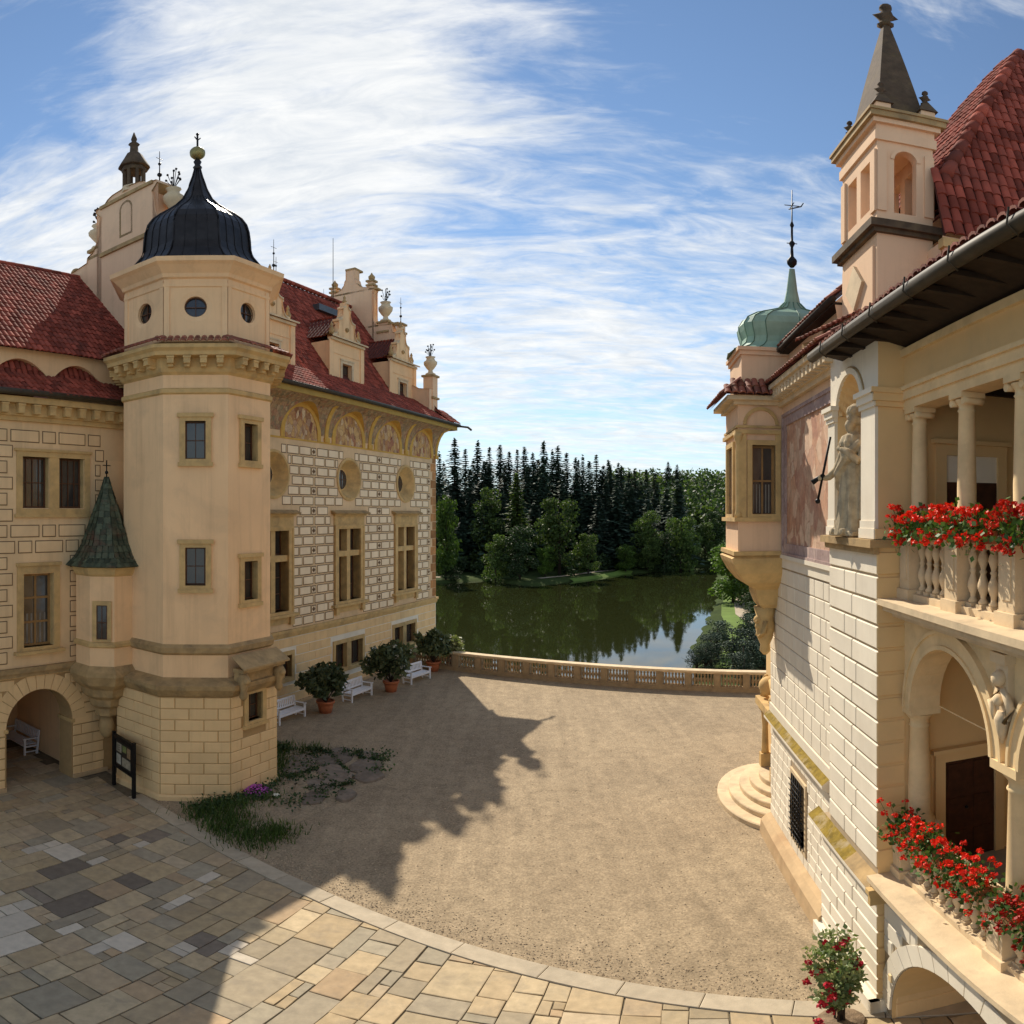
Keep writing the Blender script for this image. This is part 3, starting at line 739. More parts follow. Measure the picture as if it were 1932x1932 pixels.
# ------------------------------------------------------------------ the painted palace block (left, towards the lake)
pal = thing('palace_block', 'cream palace block with painted arches under its eaves, beyond the octagonal tower', 'palace', LO, LR)
BAYS = (-2.85, 3.2, 9.2)
holes = []
OR_ = 1.07
for xc in BAYS:
    holes.append((xc - 1.02, xc + 1.02, 4.55, 8.25, 0.5))
    holes.append((xc - OR_, xc + OR_, 10.8 - OR_, 10.8 + OR_, 0.0))
BASEW = ((-2.0, 0.42, 1.35, 2.45), (3.2, 1.25, 1.0, 2.35), (9.1, 1.25, 1.2, 2.4))
for xc, hw, z0, z1 in BASEW: holes.append((xc - hw, xc + hw, z0, z1, 0.35))
mb = MB()
wall_panel(mb, -8.5, 13.2, 3.55, 14.4, 0, [h for h in holes if h[2] > 3.5], 0, mr=2)
wall_panel(mb, -8.5, 13.2, -0.3, 3.55, 0, [h for h in holes if h[2] < 3.5], 1, mr=2)
mb.quad((13.2, 0, -9), (13.2, 12, -9), (13.2, 12, 14.4), (13.2, 0, 14.4), 0)
mb.quad((13.2, 12, 0), (-8.5, 12, 0), (-8.5, 12, 14.4), (13.2, 12, 14.4), 0)
mb.quad((-5.5, 12, 14), (-5.5, 0, 14), (-5.5, 0, 15), (-5.5, 12, 15), 0)
mb.quad((-8.5, 0, -.3), (-8.5, 12, -.3), (-8.5, 12, 14.8), (-8.5, 0, 14.8), 0)
mb.quad((13.2, 0, -9), (13.2, 0, -0.3), (5, 0, -0.3), (5, 0, -9), 1)
for xc in BAYS:   # square plates round the oculi, flush with the wall
    n = 24; P = [(xc + OR_ * cos(2 * pi * k / n), 10.8 + OR_ * sin(2 * pi * k / n)) for k in range(n)]
    for k in range(n):
        a_, b_ = P[k], P[(k + 1) % n]
        sq = lambda p: (xc + max(-OR_, min(OR_, (p[0] - xc) * 1.4142)), 10.8 + max(-OR_, min(OR_, (p[1] - 10.8) * 1.4142)))
        mb.quad((a_[0], 0, a_[1]), (b_[0], 0, b_[1]), (sq(b_)[0], 0, sq(b_)[1]), (sq(a_)[0], 0, sq(a_)[1]), 0)
mb.build('wall', [SGB, LIME, STONE], pal)
# sgraffito blocks
occ = [(xc - 1.36, xc + 1.36, 3.9, 8.46) for xc in BAYS] + [(xc - 1.66, xc + 1.66, 8.42, 9.16) for xc in BAYS]
its = []; dia = []
RH = 0.474; z = 3.74; row = 0
while z + RH < 12.5:
    z1 = z + RH - 0.065; zm = (z + z1) / 2; oc2 = list(occ)
    for xc in BAYS:
        dz = abs(zm - 10.8); hwid = sqrt(max(0, 1.13 ** 2 - max(0, dz - .2) ** 2)) if dz < 1.33 else 0
        if hwid > .1: oc2.append((xc - hwid, xc + hwid, z, z1))
    spans = []
    if row % 2 == 0:
        for xc in BAYS: spans += [(xc + k * 0.857 - 0.39, xc + k * 0.857 + 0.39) for k in range(-3, 4)]
    else:
        for xc in BAYS:
            spans += [(xc + k * .93 - .428, xc + k * .93 + .428) for k in (-2.5, -1.5, -.5, .5, 1.5, 2.5)]; dia.append((xc + 3.0, z, z1))
        dia.append((BAYS[0] - 3.0, z, z1))
    spans = [(a_, min(b_, 12.4)) for a_, b_ in spans if a_ < 12.2 and b_ > -4.2]
    for a_, b_ in cut(spans, z, z1, oc2, 0.15, .02):
        its.append((block_mesh(b_ - a_, z1 - z, 0.010, 0.012, (SGW, SGD), 0.036), Matrix.Translation(((a_ + b_) / 2, 0, (z + z1) / 2))))
    z += RH; row += 1
pieces(pal, 'sgraffito_block', its, 300)
dm = MB(); w_ = .19
dm.add([(-w_, -.008, -w_), (w_, -.008, -w_), (w_, -.008, w_), (-w_, -.008, w_)], [(0, 1, 2, 3)], 0)
dm.add([(-w_, -.008, -w_), (w_, -.008, -w_), (w_, -.008, w_), (-w_, -.008, w_), (-w_ * .78, -.016, -w_ * .78), (w_ * .78, -.016, -w_ * .78), (w_ * .78, -.016, w_ * .78), (-w_ * .78, -.016, w_ * .78)], [(0, 1, 5, 4), (1, 2, 6, 5), (2, 3, 7, 6), (3, 0, 4, 7)], 1)
dm.add([(-w_ * .7, -.012, 0), (0, -.012, -w_ * .7), (w_ * .7, -.012, 0), (0, -.012, w_ * .7), (0, -.05, 0)], [(0, 1, 4), (1, 2, 4), (2, 3, 4), (3, 0, 4)], 1)
dme = dm.mesh('diamond_block', [SGW, SGD])
pieces(pal, 'diamond_block', [(dme, Matrix.Translation((x_, 0, (a_ + b_) / 2))) for x_, a_, b_ in dia if -4 < x_ < 12.3])
# quoins and string course
qz = 3.75; k = 0; qi = []
while qz < 12.6:
    w_ = 0.72 if k % 2 else 0.5
    qi.append((block_mesh(w_, 0.5, 0.02, 0.02, (QUOIN, SGD)), Matrix.Translation((13.2 - w_ / 2, 0, qz + .26)))); qz += 0.53; k += 1
pieces(pal, 'quoin', qi)
mb = MB(); mb.box(-8, 13.32, -0.16, 0, 3.52, 3.66); mb.box(-8, 13.26, -0.09, 0, 3.38, 3.52); mb.box(-8, 13.24, -.05, 0, 3.3, 3.38); mb.build('string_course', STONE, pal)
its = []
z = 0.12; row = 0
occb = [(xc - hw - .28, xc + hw + .28, z0 - .2, z1 + .25) for xc, hw, z0, z1 in BASEW]
while z < 3.2:
    h_ = min(.43, 3.28 - z)
    for a_, b_ in cut(course(-8, 13.15, [0.95, 0.8, 0.95], 0.02, (row % 2) * .5), z, z + h_ - .02, occb):
        if b_ > -4: its.append((block_mesh(b_ - a_, h_ - .02, 0.018, 0.012, (RUST, RUSTJ)), Matrix.Translation(((a_ + b_) / 2, 0, z + h_ / 2))))
    z += .45; row += 1
pieces(pal, 'ashlar_block', its)
mb = MB(); mb.box(-8, 13.25, -.12, 0, -.3, .12); mb.build('plinth', PLINTH, pal)

for xc in BAYS:   # the tall mullioned windows
    mb = MB()
    X = lambda a: xc + a
    frame_box(mb, X(-1.33), X(1.33), 4.42, 8.42, 0.31, -0.09, 0.5, 0, wb=0.13, wt=0.17)
    frame_box(mb, X(-1.36), X(1.36), 4.42, 8.44, 0.09, -0.12, -0.09, 0)
    mb.box(X(-.15), X(.15), 0.02, 0.5, 4.55, 8.25); mb.box(X(-1.02), X(-.15), 0.02, .5, 6.84, 7.12); mb.box(X(.15), X(1.02), .02, .5, 6.84, 7.12)
    mb.box(X(-1.38), X(1.38), -.06, 0, 8.44, 8.92); mb.box(X(-1.30), X(1.30), -.075, -.06, 8.52, 8.84)
    mb.box(X(-1.46), X(1.46), -.16, 0, 8.92, 9.0)
    mb.add([(X(-1.64), -.34, 9.06), (X(1.64), -.34, 9.06), (X(1.64), 0, 9.2), (X(-1.64), 0, 9.2), (X(-1.6), -.3, 9.0), (X(1.6), -.3, 9.0), (X(1.6), 0, 9.0), (X(-1.6), 0, 9.0)], [(0, 1, 2, 3), (4, 7, 6, 5), (4, 5, 1, 0), (5, 6, 2, 1), (7, 4, 0, 3)], 1)
    mb.box(X(-1.6), X(1.6), -.26, 0, 4.30, 4.42, 0); mb.box(X(-1.3), X(1.3), -.06, 0, 3.98, 4.3, 0)
    for s_ in (-1, 1): mb.box(X(s_ * 1.2 - .14), X(s_ * 1.2 + .14), -.16, 0, 3.9, 4.3, 0)
    w_o = mb.build('window', [STONE, STONEB], pal)
    for a_, b_ in ((-1.02, -.15), (.15, 1.02)):
        sash(w_o, X(a_), X(b_), 4.55, 6.84, .46, 2, 3, FRAME, .03); sash(w_o, X(a_), X(b_), 7.12, 8.25, .46, 2, 1, FRAME, .03)
for xc in BAYS:   # deep round windows
    mb = MB(); n = 28; R_ = lambda r, y: [(xc + r * cos(2 * pi * k / n), y, 10.8 + r * sin(2 * pi * k / n)) for k in range(n)]
    rings = [R_(1.12, 0.001), R_(1.12, -.05), R_(1.0, -.07), R_(.96, -.02), R_(.58, .5), R_(.5, .5)]
    vs = [p for r in rings for p in r]
    mb.add(vs, [(i * n + k, i * n + (k + 1) % n, (i + 1) * n + (k + 1) % n, (i + 1) * n + k) for i in range(5) for k in range(n)], 0, False)
    o = mb.build('round_window', [STONE], pal)
    g_ = MB(); g_.add(R_(.51, .495), [tuple(range(n))]); g_.build('pane', GLASS, o)
    f_ = MB(); f_.box(xc - .015, xc + .015, .46, .49, 10.3, 11.3); f_.box(xc - .5, xc + .5, .455, .485, 10.785, 10.815); f_.build('casement', FRAME, o)
for xc, hw, z0, z1 in BASEW:
    mb = MB(); frame_box(mb, xc - hw - .2, xc + hw + .2, z0 - .18, z1 + .2, .2, -.06, .3)
    o = None
    if hw > 1: mb.box(xc - .2, xc + .2, -.02, .3, z0, z1)
    o = mb.build('basement_window', STONE, pal)
    for a_, b_ in (((-hw, -.2), (.2, hw)) if hw > 1 else ((-hw, hw),)): sash(o, xc + a_, xc + b_, z0, z1, .28, 2, 1, FRAME, .03)

# the painted cove with its lunettes
LUN = [-0.84 - 4.02, -0.84, 3.18, 7.2, 11.22]; LR_ = 1.5; LZ = 12.82
def zarch(x):
    for c_ in LUN:
        if abs(x - c_) < LR_: return LZ + sqrt(max(0, LR_ ** 2 - (x - c_) ** 2)) * 0.98
    return LZ
def cove_y(t): return -1.0 * (1 - sqrt(max(0, 1 - t * t)))       # t: 0 foot .. 1 lip, quarter hollow
mb = MB(); nxs = 150; X0, X1 = -7.0, 13.2
col_ = []
for i in range(nxs + 1):
    x_ = X0 + (X1 - X0) * i / nxs; zb = zarch(x_); colp = []
    for j in range(7):
        zz = LZ + (14.45 - LZ) * j / 6
        if zz < zb: zz = zb + (14.45 - zb) * j / 6
        colp.append((x_, cove_y((zz - LZ) / (14.45 - LZ)) * 0.98 - 0.012, zz))
    col_.append(colp)
for i in range(nxs):
    for j in range(6): mb.quad(col_[i][j], col_[i + 1][j], col_[i + 1][j + 1], col_[i][j + 1], 0)
    mb.quad((col_[i][0][0], -0.004, col_[i][0][2]), (col_[i + 1][0][0], -0.004, col_[i + 1][0][2]), col_[i + 1][0], col_[i][0], 1)
mb.build('cove', [FRES_C, OCHRE], pal)
mb = MB()     # cove turning the far corner
for i in range(8):
    a0_, a1_ = -pi / 2 + pi / 2 * i / 8, -pi / 2 + pi / 2 * (i + 1) / 8
    for j in range(6):
        t0, t1 = j / 6, (j + 1) / 6; r0, r1 = -cove_y(t0) * .98 + .012, -cove_y(t1) * .98 + .012; z0, z1 = LZ + (14.45 - LZ) * t0, LZ + (14.45 - LZ) * t1
        mb.add([(13.2 + r0 * cos(a0_), r0 * sin(a0_), z0), (13.2 + r0 * cos(a1_), r0 * sin(a1_), z0), (13.2 + r1 * cos(a1_), r1 * sin(a1_), z1), (13.2 + r1 * cos(a0_), r1 * sin(a0_), z1)], [(0, 1, 2, 3)], 0, True)
for j in range(6):
    t0, t1 = j / 6, (j + 1) / 6; r0, r1 = -cove_y(t0), -cove_y(t1); z0, z1 = LZ + (14.45 - LZ) * t0, LZ + (14.45 - LZ) * t1
    mb.quad((13.2 + r0, 0, z0), (13.2 + r0, 12, z0), (13.2 + r1, 12, z1), (13.2 + r1, 0, z1))
mb.build('corner_cove', OCHRE, pal)
for c_ in LUN[1:]:
    mb = MB(); mb.poly_prism([(c_ - LR_, LZ - .28), (c_ + LR_, LZ - .28)] + [(p[0], p[1]) for p in reversed(arch_pts(c_, LZ, LR_ * .98, 20))], -0.012, -0.004)
    o = mb.build('lunette', FRES_L, pal)
    mb = MB(); arch_ring(mb, c_, LZ, LR_ * .84, LR_ * 1.02, -.05, 0.0); mb.box(c_ - LR_ * 1.02, c_ - LR_ * .84, -.05, 0, LZ - .28, LZ); mb.box(c_ + LR_ * .84, c_ + LR_ * 1.02, -.05, 0, LZ - .28, LZ); mb.build('painted_arch', OCHRE, o)
    x_ = c_ + 2.01; mb = MB()
    for j in range(6):
        z0, z1 = LZ - .1 + (14.5 - LZ + .1) * j / 6, LZ - .1 + (14.5 - LZ + .1) * (j + 1) / 6
        y0, y1 = cove_y(max(0, (z0 - LZ) / (14.45 - LZ)) if z0 < 14.45 else 1) - .05, cove_y(max(0, min(1, (z1 - LZ) / (14.45 - LZ)))) - .05
        mb.add([(x_ - .14, y0, z0), (x_ + .14, y0, z0), (x_ + .14, y1, z1), (x_ - .14, y1, z1), (x_ - .14, y0 + .07, z0), (x_ + .14, y0 + .07, z0), (x_ + .14, y1 + .07, z1), (x_ - .14, y1 + .07, z1)], [(0, 1, 2, 3), (0, 3, 7, 4), (1, 5, 6, 2)])
    mb.box(x_ - .2, x_ + .2, -.1, 0, LZ - .28, LZ - .06)
    mb.build('painted_rib', OCHRE, pal)
mb = MB(); mb.box(-7, 12.35, -.025, 0, LZ - .36, LZ - .28); mb.build('painted_band', OCHRE, pal)
mb = MB(); mb.box(-8, 14.25, -1.05, -.9, 14.45, 14.72); mb.box(-8, 14.25, -.92, 0.2, 14.44, 14.5); mb.box(14.1, 14.25, -.9, 12.5, 14.45, 14.72); mb.box(13.2, 14.12, -.9, 12.5, 14.44, 14.5); mb.build('eave_moulding', EAVEP, pal)
mb = MB()
mb.tube([(-8, -1.16, 14.8), (14.35, -1.16, 14.78)], .11, 8); mb.tube([(14.35, -1.16, 14.78), (14.35, 12.5, 14.78)], .11, 8)
mb.tube([(14.35, -1.16, 14.74), (14.9, -1.5, 14.72), (15.15, -1.65, 14.55)], .07, 6); mb.build('gutter', GUT, pal)

# roof
KY, KZ, SL = 1.25, 16.4, (23.3 - 16.4) / (6 - 1.25)          # the roof flares out at its foot
zr = lambda y: 14.85 + (y + 1.1) * (KZ - 14.85) / (KY + 1.1) if y < KY else KZ + (y - KY) * SL
mb = MB()
mb.add([(-8.5, -1.1, 14.82), (12.9, -1.1, 14.82), (12.9, KY, KZ - .03), (-8.0, KY, KZ - .03)], [(0, 1, 2, 3)])
mb.add([(-8.0, KY, KZ - .03), (12.9, KY, KZ - .03), (12.9, 6, 23.27), (-5.4, 6, 23.27)], [(0, 1, 2, 3)])
mb.add([(-8.5, 13.1, 14.85), (12.9, 13.1, 14.85), (12.9, 6, 23.27), (-5.4, 6, 23.27)], [(3, 2, 1, 0)])
mb.add([(-8.5, -1.1, 14.8), (-5.4, 6, 23.27), (-8.5, 13.1, 14.8)], [(0, 1, 2)])
mb.add([(12.9, -1.1, 14.86), (14.3, -1.1, 14.82), (13.5, .3, 15.6), (12.9, .3, 16.4)], [(0, 1, 2, 3)])
mb.add([(14.3, -1.1, 14.82), (14.3, 13, 14.82), (13.2, 13, 15.7), (13.2, 0, 15.7)], [(0, 1, 2, 3)])
roof = mb.build('roof', UNDER, pal)
tl = tile_mesh(.235, .42)
DORM = (-1.45, 4.85, 11.1); DHW = 1.5; DY = 1.25
tile_field(pal, tl, (-4.6, -1.1, 14.85), (1, 0, 0), (0, KY + 1.1, KZ - 14.85), int(17.4 / .25), 7, .25, .385, cap=150)
sl_len = sqrt((6 - KY) ** 2 + (23.3 - KZ) ** 2)
def keep_p(a, b):
    x = -4.6 + a; y = KY + b * (6 - KY) / sl_len
    return not any(abs(x - c) < DHW and y < KY + (18.5 - KZ) / SL - .1 for c in DORM) and x < 12.75
tile_field(pal, tl, (-4.6, KY, KZ), (1, 0, 0), (0, 6 - KY, 23.3 - KZ), int(17.4 / .25), int(sl_len / .40), .25, .40, keep_p, cap=150)
tile_field(pal, tl, (12.85, -1.2, 14.86), (1, 0, 0.0), (0, 1.2, .9), 6, 4, .25, .36, cap=0)
mb = MB()
for k in range(44): mb.tube([(-5.4 + k * .415, 6, 23.42), (-5.4 + k * .415 + .44, 6, 23.45)], [.15, .13], 7, cap=False)
mb.build('ridge_tile', TILE, pal)['kind'] = 'stuff'

def scroll_gable(par, name, prof, M, thick, mats, mould=None):
    """prof: half outline [(u,z)..] from the outer foot to the apex; mirrored; M maps (u, depth, z)"""
    P = [(u, z) for u, z in prof] + [(-u, z) for u, z in reversed(prof) if u > 0.001]
    mb = MB(); n = len(P)
    # fan by columns so that hollow outlines stay clean
    for (u0, z0), (u1, z1) in zip(prof, prof[1:]):
        if abs(u0 - u1) < 1e-4: continue
        zb = prof[0][1]
        for s in (1, -1):
            for d in (0, thick):
                mb.add([M @ Vector((s * u0, d, zb)), M @ Vector((s * u1, d, zb)), M @ Vector((s * u1, d, z1)), M @ Vector((s * u0, d, z0))], [(0, 1, 2, 3)], 0)
    for i in range(n - 1):
        (u0, z0), (u1, z1) = P[i], P[i + 1]
        mb.add([M @ Vector((u0, -.06, z0)), M @ Vector((u1, -.06, z1)), M @ Vector((u1, thick + .06, z1)), M @ Vector((u0, thick + .06, z0)),
                M @ Vector((u0, -.06, z0 - .1)), M @ Vector((u1, -.06, z1 - .1))], [(0, 1, 2, 3), (4, 5, 1, 0)], 0 if abs(z1 - z0) > 1.6 * abs(u1 - u0) else 1)
    return mb.build(name, mats, par)
def hollow(u0, z0, u1, z1, n=6):
    """concave sweep from (u0,z0) outer-low to (u1,z1) inner-high"""
    return [(u0 + (u1 - u0) * sin(pi / 2 * i / n), z0 + (z1 - z0) * (1 - cos(pi / 2 * i / n))) for i in range(n + 1)]

Mx = Matrix.Translation((12.85, 6, 0)) @ Matrix.Rotation(pi / 2, 4, 'Z')     # u along +y side mirrored, depth towards -x
prof = [(6.0, 15.2), (6.0, 17.0)] + hollow(5.3, 17.1, 3.95, 20.0) + [(3.9, 21.0), (3.3, 21.1), (3.2, 21.7), (2.1, 21.75)] + hollow(2.0, 21.8, 1.72, 24.2) + [(1.85, 24.45), (1.45, 24.6)] + hollow(1.4, 24.65, .45, 25.4, 4) + [(.42, 25.45), (.36, 25.5), (.36, 26.2), (.0, 26.3)]
gab = scroll_gable(pal, 'scroll_gable', prof, Mx, .5, [PLP, STONEB])
mb = MB(); mb.box(12.3, 13.3, 5.6, 6.4, 26.2, 26.34); mb.box(12.35, 12.9, 3.9, 8.1, 24.42, 24.55); mb.box(12.35, 12.9, 2.3, 9.7, 21.68, 21.8); mb.build('cornice', STONEB, gab)
def pedestal(par, x, y, z0, z1, w, name='pedestal', mats=None):
    mb = MB(); mb.box(x - w, x + w, y - w, y + w, z0, z1, 0); 
    for zz in (z0 + (z1 - z0) * .45, z1 - .02): mb.box(x - w - .1, x + w + .1, y - w - .1, y + w + .1, zz, zz + .13, 1)
    return mb.build(name, mats or [PLP, STONEB], par)
p_ = pedestal(pal, 13.0, .28, 15.2, 17.9, .34); urn(pal, (13.0, .28, 18.0), 1.75, .45)
p_ = pedestal(pal, 12.7, 3.45, 20.6, 21.9, .36); urn(pal, (12.7, 3.45, 22.0), 2.0, .5)
p_ = pedestal(pal, 12.7, 2.3, 20.5, 21.6, .22); finial_rod(pal, (12.7, 2.3, 21.7), 1.9)
for y_, z_ in ((4.5, 24.5), (7.5, 24.5)):
    p_ = pedestal(pal, 12.65, y_, z_, z_ + .6, .2); mb = MB(); mb.lathe([(.1, 0), (.22, .15), (.24, .3), (.1, .45), (.03, .6)], 8, (12.65, y_, z_ + .7)); mb.build('stone_ball', STONEB, p_)
finial_rod(pal, (12.3, 8.2, 22.2), 3.0); finial_rod(pal, (4.3, 6, 23.4), 2.5, .035); finial_rod(pal, (4.75, 6.2, 23.3), 1.6, .03)
mb = MB(); mb.tube([(10.3, 6, 23.4), (10.3, 6, 28.0)], [.03, .018], 5); mb.build('lightning_rod', IRON, pal)
mb = MB(); mb.box(6.6, 9.0, 4.4, 4.9, 21.55, 21.95); mb.build('snow_hatch', LEADG, pal)

def dormer(xc):
    zb, zc = KZ - .3, 18.45
    mb = MB(); hw = DHW; F = DY; yof = lambda z: KY + (z - KZ) / SL
    wall_panel(mb, xc - hw, xc + hw, zb, zc, F, [(xc - .46, xc + .46, 16.28, 17.3, .3)], 0)
    for s in (-1, 1):
        x = xc + s * hw; mb.add([(x, F, zb), (x, F, zc), (x, yof(zc), zc)], [(0, 1, 2)], 0); mb.box(x - .18, x + .18, F - .06, F, zb, zc, 0)
    mb.box(xc - 1.3, xc + 1.3, F - .05, F, zb + .05, zb + .22, 0); mb.box(xc - 1.3, xc + 1.3, F - .03, F, 17.75, 17.85, 0)
    d_ = mb.build('dormer', [PL], pal)
    mb = MB(); mb.box(xc - hw - .14, xc + hw + .14, F - .16, F + .1, zc, zc + .14); mb.add([(xc - hw - .26, F - .3, zc + .14), (xc + hw + .26, F - .3, zc + .14), (xc + hw + .26, F + .4, zc + .36), (xc - hw - .26, F + .4, zc + .36), (xc - hw - .26, F - .3, zc + .22), (xc + hw + .26, F - .3, zc + .22)], [(0, 1, 2, 3), (0, 4, 5, 1), (4, 3, 2, 5)])
    mb.build('cornice', PALEST, d_)
    Md = Matrix.Translation((xc, F + .02, 0))
    pr = [(1.3, zc + .2), (1.3, zc + .42)] + hollow(1.12, zc + .45, .74, zc + 1.2, 5) + [(.82, zc + 1.24), (.82, zc + 1.36)] + hollow(.62, zc + 1.4, .32, zc + 2.0, 4) + [(.38, zc + 2.05), (.36, zc + 2.16), (.14, zc + 2.26), (.1, zc + 2.5), (0, zc + 2.52)]
    scroll_gable(d_, 'gable', pr, Md, .3, [PL, PALEST])
    mb = MB(); mb.lathe([(.12, 0), (.15, .1), (.06, .22), (.08, .34), (.02, .5)], 8, (xc, F + .15, zc + 2.48)); mb.build('stone_finial', STONEB, d_)
    mb = MB(); mb.sphere((xc, F - .02, zc + .85), .13, 6, 0); mb.build('boss', STONEB, d_)
    for s in (-1, 1): mb = MB(); mb.lathe([(.13, 0), (.17, .15), (.07, .42), (.09, .52), (.02, .68)], 8, (xc + s * 1.3, F + .1, zc + .4)); mb.build('stone_finial', STONEB, d_)
    mb = MB(); frame_box(mb, xc - .62, xc + .62, 16.12, 17.46, .16, F - .05, F + .02); mb.box(xc - .68, xc + .68, F - .08, F, 17.46, 17.54); mb.build('window_surround', PALEST, d_)
    sash(d_, xc - .46, xc + .46, 16.28, 17.3, F + .27, 2, 2, FRAME, .03)
    mb = MB(); zt = zc + 1.75; ye = yof(zt)
    for s in (-1, 1): mb.add([(xc, F + .3, zt), (xc + s * 1.62, F + .3, zc + .28), (xc + s * 1.62, yof(zc + .28), zc + .28), (xc, ye, zt)], [(0, 1, 2, 3)])
    mb.build('dormer_roof', UNDER, d_)
    H_ = zt - zc - .28; L_ = sqrt(1.62 ** 2 + H_ ** 2); its = []
    for s in (-1, 1):
        u = Vector((0, s * -1.0, 0)); v = Vector((-s * 1.62, 0, H_)).normalized(); n_ = u.cross(v).normalized()
        for j in range(6):
            yl = yof(zc + .28 + H_ * j / 6); y = F + .35
            while y < yl + .25:
                p = Vector((xc + s * 1.64, y, zc + .3)) + v * (j * L_ / 6); its.append((tl, Matrix(((u.x, v.x, n_.x, p.x), (u.y, v.y, n_.y, p.y), (u.z, v.z, n_.z, p.z), (0, 0, 0, 1))))); y += .25
    pieces(d_, 'roof_tile', its, 0)
for xc in DORM: dormer(xc)
mb = MB(); mb.poly_prism([(-9.6, 14.6), (-4.75, 14.6), (-4.75, 18.6), (-5.4, 19.5), (-8.9, 19.5), (-9.6, 18.6)], -.3, 4.0); mb.build('hidden_shade_block', PL, pal)  # unseen block added behind the tower so that its shadow covers the paving

# ------------------------------------------------------------------ left wing with the archway
WY = -1.1
lw = thing('left_wing', 'cream wing with sgraffito blocks, red roof and round archway, at the left edge', 'castle wing', LO, LR)
W_UP = [(-16.0, -15.05, 9.19, 10.8), (-14.65, -13.71, 9.19, 10.8)]; W_LO = (-15.97, -14.89, 4.79, 7.12)
ACX, AR, ASP = -15.37, 1.2, 2.15
mb = MB()
wall_panel(mb, -21, -10, 4.1, 12.0, WY, [h + (.32,) for h in W_UP] + [W_LO + (.32,)], 0, mr=2)
arch_panel(mb, -21, -10, -.1, 4.1, WY, ACX, AR, ASP, .75, 1, 1, 20)
mb.quad((-21, WY, 0), (-21, 8, 0), (-21, 8, 14), (-21, WY, 14), 0)
mb.quad((-21, 9.2, 0), (-9, 9.2, 0), (-9, 9.2, 14.4), (-21, 9.2, 14.4), 0)
mb.quad((-10, WY, -.1), (-10, 9.2, -.1), (-10, 9.2, 14.4), (-10, WY, 14.4), 0)
mb.build('wall', [SGC, RUSTJ, STONE], lw)
mb = MB()   # vaulted passage
x0, x1, y0, y1 = ACX - 1.75, ACX + 1.75, WY + .75, 3.6
mb.quad((x0, y0, 0), (x0, y1, 0), (x0, y1, 3.6), (x0, y0, 3.6)); mb.quad((x1, y0, 3.6), (x1, y1, 3.6), (x1, y1, 0), (x1, y0, 0)); mb.quad((x0, y1, 0), (x1, y1, 0), (x1, y1, 3.6), (x0, y1, 3.6))
mb.quad((x0, y0, 3.6), (x1, y0, 3.6), (x1, y1, 3.6), (x0, y1, 3.6))
arch_panel(mb, x0, x1, 0, 3.6, y0, ACX, AR, ASP, 0.01, 0)
mb.build('passage', PL, lw)
for s in (-1, 1):
    mb = MB(); mb.box(ACX + s * (AR + .02) - .07, ACX + s * (AR + .02) + .07, WY - .05, WY + .78, ASP - .12, ASP); mb.build('impost', STONE, lw)
# sgraffito blocks
occ = [(-16.3, -13.3, 8.85, 11.0), (-16.3, -14.3, 4.5, 7.5)]
its = []; z = 4.32; row = 0
while z + .4 < 11.95:
    for a_, b_ in cut(course(-19, -12.9, [1.03, .5], .11, 0.05 if row % 2 else .93), z, z + .385, occ, .18, .05):
        if b_ - a_ > .17: its.append((block_mesh(b_ - a_, .385, .012, .014, (SGC, SGD), .028), Matrix.Translation(((a_ + b_) / 2, WY, z + .19))))
    z += .495; row += 1
pieces(lw, 'sgraffito_block', its)
its = []; z = .05; row = 0
while z < 3.85:
    h_ = .355
    spans = course(-19, -12.9, [.85, .85], .02, (row % 2) * .42)
    ro = AR + .52; zz = z + h_ / 2
    if zz < ASP: hx = AR + (.04 if row % 2 else .04)
    else: hx = sqrt(max(0.0, ro * ro - (zz - ASP) ** 2)) if zz - ASP < ro else 0
    h2 = [(ACX - hx, ACX + hx, 0, z + h_)] if hx > .02 else []
    for a_, b_ in cut(spans, z, z + h_, h2, .1, .01): its.append((block_mesh(b_ - a_, h_ - .02, .022, .016, (RUST, RUSTJ)), Matrix.Translation(((a_ + b_) / 2, WY, zz))))
    z += .375; row += 1
pieces(lw, 'rusticated_block', its)
voussoirs(lw, ACX, ASP, AR + .01, AR + .55, WY, .03, 15, [RUST, RUSTJ])
mb = MB(); mb.box(-21, -12.8, WY - .17, WY, 4.0, 4.16); mb.box(-21, -12.8, WY - .1, WY, 3.86, 4.0); mb.build('string_course', STONEB, lw)
mb = MB(); mb.box(-21, -16.6, WY - .1, WY, 0, .14); mb.box(-14.14, -12.8, WY - .1, WY, 0, .14); mb.build('plinth', PLINTH, lw)
mb = MB(); frame_box(mb, -16.22, -13.49, 8.95, 11.0, .2, WY - .05, WY + .3, 0, wb=.22, wt=.2); mb.box(-15.03, -14.67, WY - .03, WY + .3, 9.17, 10.8); mb.box(-16.3, -13.42, WY - .09, WY, 8.9, 9.0); mb.box(-16.3, -13.42, WY - .09, WY, 10.97, 11.05)
o = mb.build('window', STONE, lw)
for a_, b_, c_, d_ in W_UP: sash(o, a_, b_, c_, d_, WY + .26, 4, 2, FRAME, .035)
mb = MB(); frame_box(mb, -16.2, -14.66, 4.66, 7.38, .22, WY - .05, WY + .3, 0, wb=.13, wt=.24); mb.box(-16.32, -14.54, WY - .2, WY, 4.58, 4.68); mb.box(-16.24, -14.62, WY - .1, WY, 7.38, 7.48)
o = mb.build('window', STONE, lw); sash(o, *W_LO[:2], *W_LO[2:], WY + .24, 2, 3, FRAMEO, .07, True, .08)
